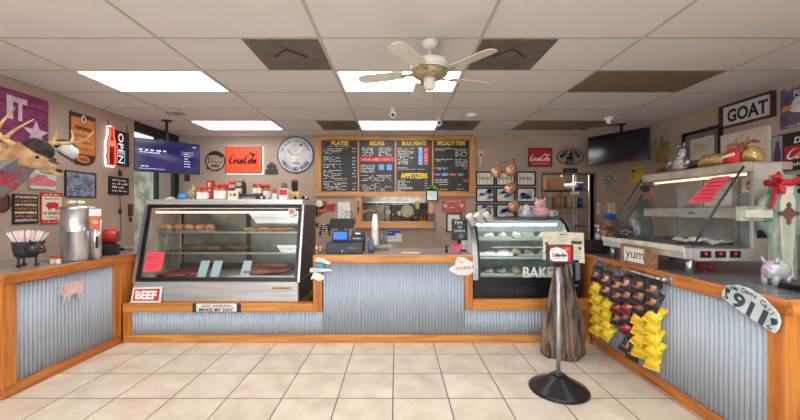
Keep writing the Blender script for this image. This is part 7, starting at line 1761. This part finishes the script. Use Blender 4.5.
# T-shirt pulled over the neck
M_shirt = mat('grey marl T-shirt', (150, 146, 150), .9, var=.05, scale=40, bump=.15, bscale=90)
mb = MB(); secs = [(-46, 188, 31, .35, 30), (-34, 187, 31, .35, 28), (-20, 185.5, 29, .45, 25), (-8, 182.5, 26.5, .55, 22), (4, 179, 25, .62, 19), (12, 174, 22.5, .75, 17), (19, 168.5, 18.5, .85, 15), (23, 165.5, 15.5, .9, 13.5), (26, 163.5, 14.2, .95, 12.5)]
mb.loft([sec(*q) for q in secs], 40)
for v in mb.bm.verts:
    w_ = math.sin(v.co.x*55 + v.co.z*38) * .006 + math.sin(v.co.x*22 - v.co.z*60) * .005; v.co.y += w_; v.co.z += w_*.6
shirt = mb.build('t_shirt', M_shirt, dt)
def shirt_text(txt, px, py, h, w, rot, bold=.05):
    # letters laid on the camera-facing flank of the shirt
    m = MB(); m.text(txt, 0, 0, 0, h, w=w, rot=rot, bold=bold)
    c_ = D(px, py)
    import mathutils
    bvh = BV
    for v in m.bm.verts:
        q = Vector((c_.x + v.co.x, -1.0, c_.z + v.co.z)); hit = bvh.ray_cast(q, Vector((0, 1, 0)))
        v.co = Vector((q.x, (hit[0].y if hit[0] else -.1) - .004, q.z))
    m.build('shirt_print', mat('washed red print', (160, 40, 56), .8), shirt)
from mathutils.bvhtree import BVHTree
BV = BVHTree.FromPolygons([v.co.copy() for v in shirt.data.vertices], [tuple(p.vertices) for p in shirt.data.polygons])
shirt_text('Memphis', 20, 175, .035, .17, -.42); shirt_text('BARBECUE', 18, 182, .050, .23, -.42, .08); shirt_text('BBQ', 33, 174, .030, .05, .5)
# caps hung on the antlers
M_camo = mat('dark camo mesh', (60, 52, 48), .9, scale=26, c2=(26, 24, 24))
def cap(name, label, loc, rot, crown_m, brim_m, front_m=None):
    t = thing(name, label, 'cap', loc, rot=rot)
    mb = MB(); prof_ = [(.105, 0), (.106, .02), (.100, .05), (.082, .082), (.05, .102), (.012, .110)]
    rings = []
    for r, z in prof_: rings.append([mb.bm.verts.new((r*math.cos(2*PI*i/24)*1.05, r*math.sin(2*PI*i/24)*.9, z)) for i in range(24)])
    mb.skin(rings, False); mb.bm.faces.new(rings[-1])
    if front_m:
        for f in mb.bm.faces:
            if f.calc_center_median().x > .035: f.material_index = 1
    o = mb.build('crown', [crown_m, front_m or crown_m], t, fix=True); s = o.modifiers.new('thickness', 'SOLIDIFY'); s.thickness = .003
    mb = MB(); n = 14; A = []; B = []
    for i in range(n+1):
        a = -1.15 + 2.3*i/n; A.append((.100*math.cos(a)*1.05, .095*math.sin(a))); B.append(((.105 + .085*math.cos(a*1.25))*max(.55, math.cos(a*.75)) * 1.05, .100*math.sin(a)))
    for i in range(n):
        za = lambda p: .004 - 2.2*p[1]**2
        q = [A[i], B[i], B[i+1], A[i+1]]
        lo = [(p[0], p[1], za(p)) for p in q]; hi = [(p[0], p[1], za(p) + .004) for p in q]
        mb.hexa(lo + hi)
    mb.build('brim', brim_m, t); mb = MB(); mb.ball((0,0,.112), .008, .008, .005); mb.build('button', brim_m, t)
    return t
p1 = P(36, 152, 2.86)
cap('baseball_cap', 'dark camouflage cap with a curved brim resting on the deer forehead', p1, (math.radians(-20), math.radians(28), 0), M_camo, mat('dull camo brim', (104, 88, 72), .9, scale=30, c2=(54, 46, 40)))
p2 = P(63, 151.5, 3.30)
cap('baseball_cap', 'black mesh cap with white front hooked on the far antler', p2, (math.radians(-26), math.radians(40), math.radians(-14)), mat('black cap mesh', (34, 32, 32), .9), mat('black brim', (24, 24, 26), .8), mat('white cap front', (214, 210, 208), .8))

# ================================================================ PEOPLE
def skinned(name, joints, edges, parent, m, sub=2):
    """one continuous surface grown on a skeleton; joints = {name: (pos, radius or (rx, ry))}, first joint is the root"""
    names_ = list(joints); me = bpy.data.meshes.new(name)
    me.from_pydata([joints[n_][0] for n_ in names_], [(names_.index(a_), names_.index(b_)) for a_, b_ in edges], [])
    o = bpy.data.objects.new(name, me); col.objects.link(o); o.parent = parent
    sk = o.modifiers.new('skin', 'SKIN'); sk.use_smooth_shade = True
    for i, n_ in enumerate(names_):
        r = joints[n_][1]; v = me.skin_vertices[0].data[i]; v.radius = (r, r) if not isinstance(r, tuple) else r; v.use_root = (i == 0)
    s = o.modifiers.new('subdivision', 'SUBSURF'); s.levels = sub; s.render_levels = sub
    me.materials.append(m)
    return o
M_skin = mat('skin', (222, 168, 134), .55, var=.03, scale=6)
M_skin2 = mat('tanned skin', (186, 134, 106), .6, var=.04, scale=6)
def hand(mb, W, dirv, up, s_=1.0, side=1):
    """palm plus five bent fingers starting at wrist W, pointing along dirv"""
    W, d, u = Vector(W), Vector(dirv).normalized(), Vector(up).normalized(); r = d.cross(u).normalized()*side
    def c(a, b_, e): return W + (d*a + r*b_ + u*e)*s_
    mb.loft([(c(-.02,0,0), r*.024*s_, u*.018*s_), (c(.02,0,0), r*.034*s_, u*.018*s_), (c(.06,0,.0), r*.042*s_, u*.016*s_), (c(.088,0,-.002), r*.038*s_, u*.012*s_)], 14)
    for i, (b_, l) in enumerate(((-.030,.060), (-.010,.072), (.011,.068), (.030,.052))):
        mb.tube([c(.080, b_, 0), c(.080 + l*.45, b_*1.08, -.006), c(.080 + l*.75, b_*1.1, -.022), c(.080 + l*.88, b_*1.1, -.042)], [.0095,.009,.008,.0065], n=8)
    mb.tube([c(.015, -.030, -.002), c(.045, -.055, -.014), (c(.075, -.060, -.026)), c(.092, -.052, -.036)], [.013,.011,.010,.007], n=8)
def face(mb_skin, mb_dark, mb_hair, C, fwd, R_=.098):
    pass
def head_mesh(parent, C, fwd, m_skin, m_hair, tilt=0.0, hair=True, beard=False):
    """head with brow, nose, mouth, ears; fwd is a yaw angle; built locally and turned"""
    Mx = Matrix.Translation(C) @ Matrix.Rotation(fwd, 4, 'Z') @ Matrix.Rotation(tilt, 4, 'Y')
    mb = MB()
    secs = [(-.125, .050, .052, .010), (-.105, .060, .058, .012), (-.07, .078, .066, .010), (-.03, .090, .073, .004), (.01, .096, .077, 0), (.05, .096, .078, -.004), (.085, .082, .068, -.006), (.110, .052, .044, -.006), (.120, .018, .016, -.006)]
    mb.loft([(Mx @ Vector((ox, 0, z)), Mx.to_3x3() @ Vector((rx, 0, 0)), Mx.to_3x3() @ Vector((0, ry, 0))) for z, rx, ry, ox in secs], 24)
    def T(*p): return Mx @ Vector(p)
    mb.tube([T(.088, 0, .02), T(.104, 0, -.005), T(.112, 0, -.022), T(.098, 0, -.034)], [.009,.011,.013,.008], n=8)
    for s_ in (-1, 1): mb.tube([T(.0, s_*.078, .02), T(-.010, s_*.088, .0), T(.0, s_*.080, -.028)], [.010,.014,.008], n=8)
    hd = mb.build('head', m_skin, parent)
    mb = MB()
    for s_ in (-1, 1): mb.ball(T(.086, s_*.031, .012), .010, .010, .007)
    mb.build('eyes', mat('eye dark', (50, 38, 30), .3), hd)
    mb = MB(); mb.tube([T(.088, -.022, -.060), T(.098, 0, -.057), T(.088, .022, -.060)], [.004,.006,.004], n=6); mb.build('mouth', mat('lips', (166, 92, 84), .6), hd)
    if hair:
        mb = MB(); mb.loft([(Mx @ Vector((ox, 0, z)), Mx.to_3x3() @ Vector((rx, 0, 0)), Mx.to_3x3() @ Vector((0, ry, 0))) for z, rx, ry, ox in [(-.05, .07, .075, -.030), (.0, .088, .084, -.022), (.05, .100, .086, -.012), (.09, .088, .074, -.008), (.118, .058, .05, -.008), (.130, .02, .02, -.008)]], 22); mb.build('hair', m_hair, hd)
    if beard:
        mb = MB(); mb.loft([(Mx @ Vector((ox, 0, z)), Mx.to_3x3() @ Vector((rx, 0, 0)), Mx.to_3x3() @ Vector((0, ry, 0))) for z, rx, ry, ox in [(-.150, .03, .03, .035), (-.125, .052, .052, .026), (-.09, .070, .068, .018), (-.066, .06, .074, .012)]], 18); mb.build('beard', m_hair, hd)
    return Mx
# cook in the kitchen, mostly hidden by the wall: a bare forearm reaches into the hatch
ck = thing('person', 'person in a white shirt in the kitchen, forearm reaching into view through the hatch', 'person', (-1.02, 6.82, 0))
Yb = 0.0
body = skinned('body', {'pelvis': ((0,Yb,.98), (.15,.11)), 'waist': ((0,Yb,1.10), (.13,.10)), 'chest': ((.0,Yb,1.30), (.16,.11)), 'collar': ((0,Yb,1.42), (.11,.09)), 'neck': ((.01,Yb,1.50), (.055,.055)),
  'shoulder_a': ((.03,-.17,1.41), .062), 'elbow_a': ((.24,-.30,1.36), .047), 'wrist_a': ((.49,-.34,1.425), .030),
  'shoulder_b': ((-.03,.18,1.41), .062), 'elbow_b': ((-.05,.26,1.14), .047), 'wrist_b': ((.08,.22,.93), .032),
  'hip_a': ((.0,-.10,.93), .095), 'knee_a': ((.03,-.11,.52), .065), 'ankle_a': ((0,-.11,.10), .045), 'toe_a': ((.14,-.12,.045), .042),
  'hip_b': ((.0,.10,.93), .095), 'knee_b': ((.03,.11,.52), .065), 'ankle_b': ((0,.11,.10), .045), 'toe_b': ((.14,.12,.045), .042)},
  [('pelvis','waist'),('waist','chest'),('chest','collar'),('collar','neck'),('collar','shoulder_a'),('shoulder_a','elbow_a'),('elbow_a','wrist_a'),('collar','shoulder_b'),('shoulder_b','elbow_b'),('elbow_b','wrist_b'),
   ('pelvis','hip_a'),('hip_a','knee_a'),('knee_a','ankle_a'),('ankle_a','toe_a'),('pelvis','hip_b'),('hip_b','knee_b'),('knee_b','ankle_b'),('ankle_b','toe_b')], ck, M_skin)
mb = MB(); hand(mb, (.50,-.34,1.43), (1, -.05, .12), (0, 0, 1), .95, 1); mb.build('hand', M_skin, ck)
mb = MB(); hand(mb, (.09,.22,.92), (.3, 0, -1), (1, 0, .3), .95, 1); mb.build('hand', M_skin, ck)
M_wsh = mat('white shirt', (226, 222, 214), .85, var=.03)
skinned('shirt', {'waist': ((0,Yb,1.00), (.175,.13)), 'chest': ((.0,Yb,1.30), (.18,.13)), 'collar': ((0,Yb,1.41), (.12,.10)), 'sa': ((.03,-.17,1.41), .078), 'ea': ((.24,-.30,1.36), .062), 'fa': ((.33,-.315,1.385), .054),
  'sb': ((-.03,.18,1.41), .078), 'eb': ((-.05,.25,1.18), .064)}, [('waist','chest'),('chest','collar'),('collar','sa'),('sa','ea'),('ea','fa'),('collar','sb'),('sb','eb')], ck, M_wsh)
skinned('trousers', {'pelvis': ((0,Yb,.99), (.165,.125)), 'ha': ((.0,-.10,.90), .112), 'ka': ((.03,-.11,.52), .082), 'aa': ((0,-.11,.12), .066), 'hb': ((.0,.10,.90), .112), 'kb': ((.03,.11,.52), .082), 'ab': ((0,.11,.12), .066)},
  [('pelvis','ha'),('ha','ka'),('ka','aa'),('pelvis','hb'),('hb','kb'),('kb','ab')], ck, mat('dark trousers', (44, 46, 56), .85))
head_mesh(ck, Vector((.03, 0, 1.64)), -.3, M_skin, mat('brown hair', (72, 50, 36), .8))
# worker seated behind the far end of the warmer, blue and black cap
pw = thing('person', 'person in black wearing a blue and black cap, head bowed, behind the food warmer', 'person', (3.27, 5.62, 0))
sz = .50
body = skinned('body', {'pelvis': ((0,0,sz+.09), (.14,.15)), 'waist': ((.02,0,sz+.22), (.12,.14)), 'chest': ((.05,0,sz+.42), (.12,.16)), 'collar': ((.08,0,sz+.53), (.09,.11)), 'neck': ((.10,0,sz+.61), (.055,.055)),
  'sa': ((.07,-.18,sz+.51), .06), 'ea': ((.16,-.24,sz+.24), .047), 'wa': ((.36,-.14,sz+.21), .030), 'sb': ((.07,.18,sz+.51), .06), 'eb': ((.16,.24,sz+.24), .047), 'wb': ((.36,.14,sz+.21), .030),
  'ha': ((.03,-.10,sz+.08), .085), 'ka': ((.42,-.12,sz+.06), .062), 'aa': ((.40,-.12,.10), .044), 'ta': ((.52,-.12,.045), .04), 'hb': ((.03,.10,sz+.08), .085), 'kb': ((.42,.12,sz+.06), .062), 'ab': ((.40,.12,.10), .044), 'tb': ((.52,.12,.045), .04)},
  [('pelvis','waist'),('waist','chest'),('chest','collar'),('collar','neck'),('collar','sa'),('sa','ea'),('ea','wa'),('collar','sb'),('sb','eb'),('eb','wb'),('pelvis','ha'),('ha','ka'),('ka','aa'),('aa','ta'),('pelvis','hb'),('hb','kb'),('kb','ab'),('ab','tb')], pw, M_skin2)
skinned('shirt', {'pelvis': ((0,0,sz+.12), (.155,.165)), 'chest': ((.05,0,sz+.42), (.135,.18)), 'collar': ((.08,0,sz+.53), (.10,.12)), 'sa': ((.07,-.18,sz+.51), .075), 'ea': ((.15,-.235,sz+.27), .062), 'sb': ((.07,.18,sz+.51), .075), 'eb': ((.15,.235,sz+.27), .062)},
  [('pelvis','chest'),('chest','collar'),('collar','sa'),('sa','ea'),('collar','sb'),('sb','eb')], pw, mat('black shirt', (30, 30, 34), .85))
skinned('trousers', {'pelvis': ((0,0,sz+.09), (.15,.16)), 'ha': ((.05,-.10,sz+.08), .10), 'ka': ((.42,-.12,sz+.06), .076), 'aa': ((.40,-.12,.13), .062), 'hb': ((.05,.10,sz+.08), .10), 'kb': ((.42,.12,sz+.06), .076), 'ab': ((.40,.12,.13), .062)},
  [('pelvis','ha'),('ha','ka'),('ka','aa'),('pelvis','hb'),('hb','kb'),('kb','ab')], pw, mat('blue jeans', (52, 62, 88), .85))
for s_ in (-1, 1): mb = MB(); hand(mb, (.37, s_*.14, sz+.21), (1, -s_*.3, -.15), (0, 0, 1), .95, s_); mb.build('hand', M_skin2, pw)
HC = Vector((.13, 0, sz + .745))
Mx = head_mesh(pw, HC, -.35, M_skin2, mat('dark beard', (52, 40, 34), .9), tilt=.30, hair=False, beard=True)
mb = MB(); mb.loft([(Mx @ Vector((ox, 0, z)), Mx.to_3x3() @ Vector((rx, 0, 0)), Mx.to_3x3() @ Vector((0, ry, 0))) for z, rx, ry, ox in [(.030, .106, .090, -.004), (.06, .108, .092, -.004), (.10, .094, .080, -.006), (.130, .06, .052, -.008), (.142, .015, .014, -.008)]], 24); cp = mb.build('cap', mat('blue cap', (34, 96, 190), .8), pw)
mb = MB(); mb.prism([(.06,-.078),(.14,-.070),(.19,-.035),(.20,0),(.19,.035),(.14,.070),(.06,.078)], .030, .038, Mx, plane='XY'); mb.build('cap_brim', mat('navy black brim', (26, 30, 46), .8), cp)
t = thing('stool', 'black round stool under the seated person behind the food warmer', 'stool', (3.27, 5.62, 0))
mb = MB(); mb.lathe([(0,sz-.045),(.16,sz-.045),(.17,sz-.03),(.17,sz-.012),(.15,sz-.004),(0,sz-.004)], n=24); mb.build('seat', M_blackm, t)
for q in range(4):
    a = PI/4 + q*PI/2; mb = MB(); mb.cyl((.10*math.cos(a), .10*math.sin(a), sz-.046), (.16*math.cos(a), .16*math.sin(a), .001), .012, n=10); mb.build('leg', M_steel, t)
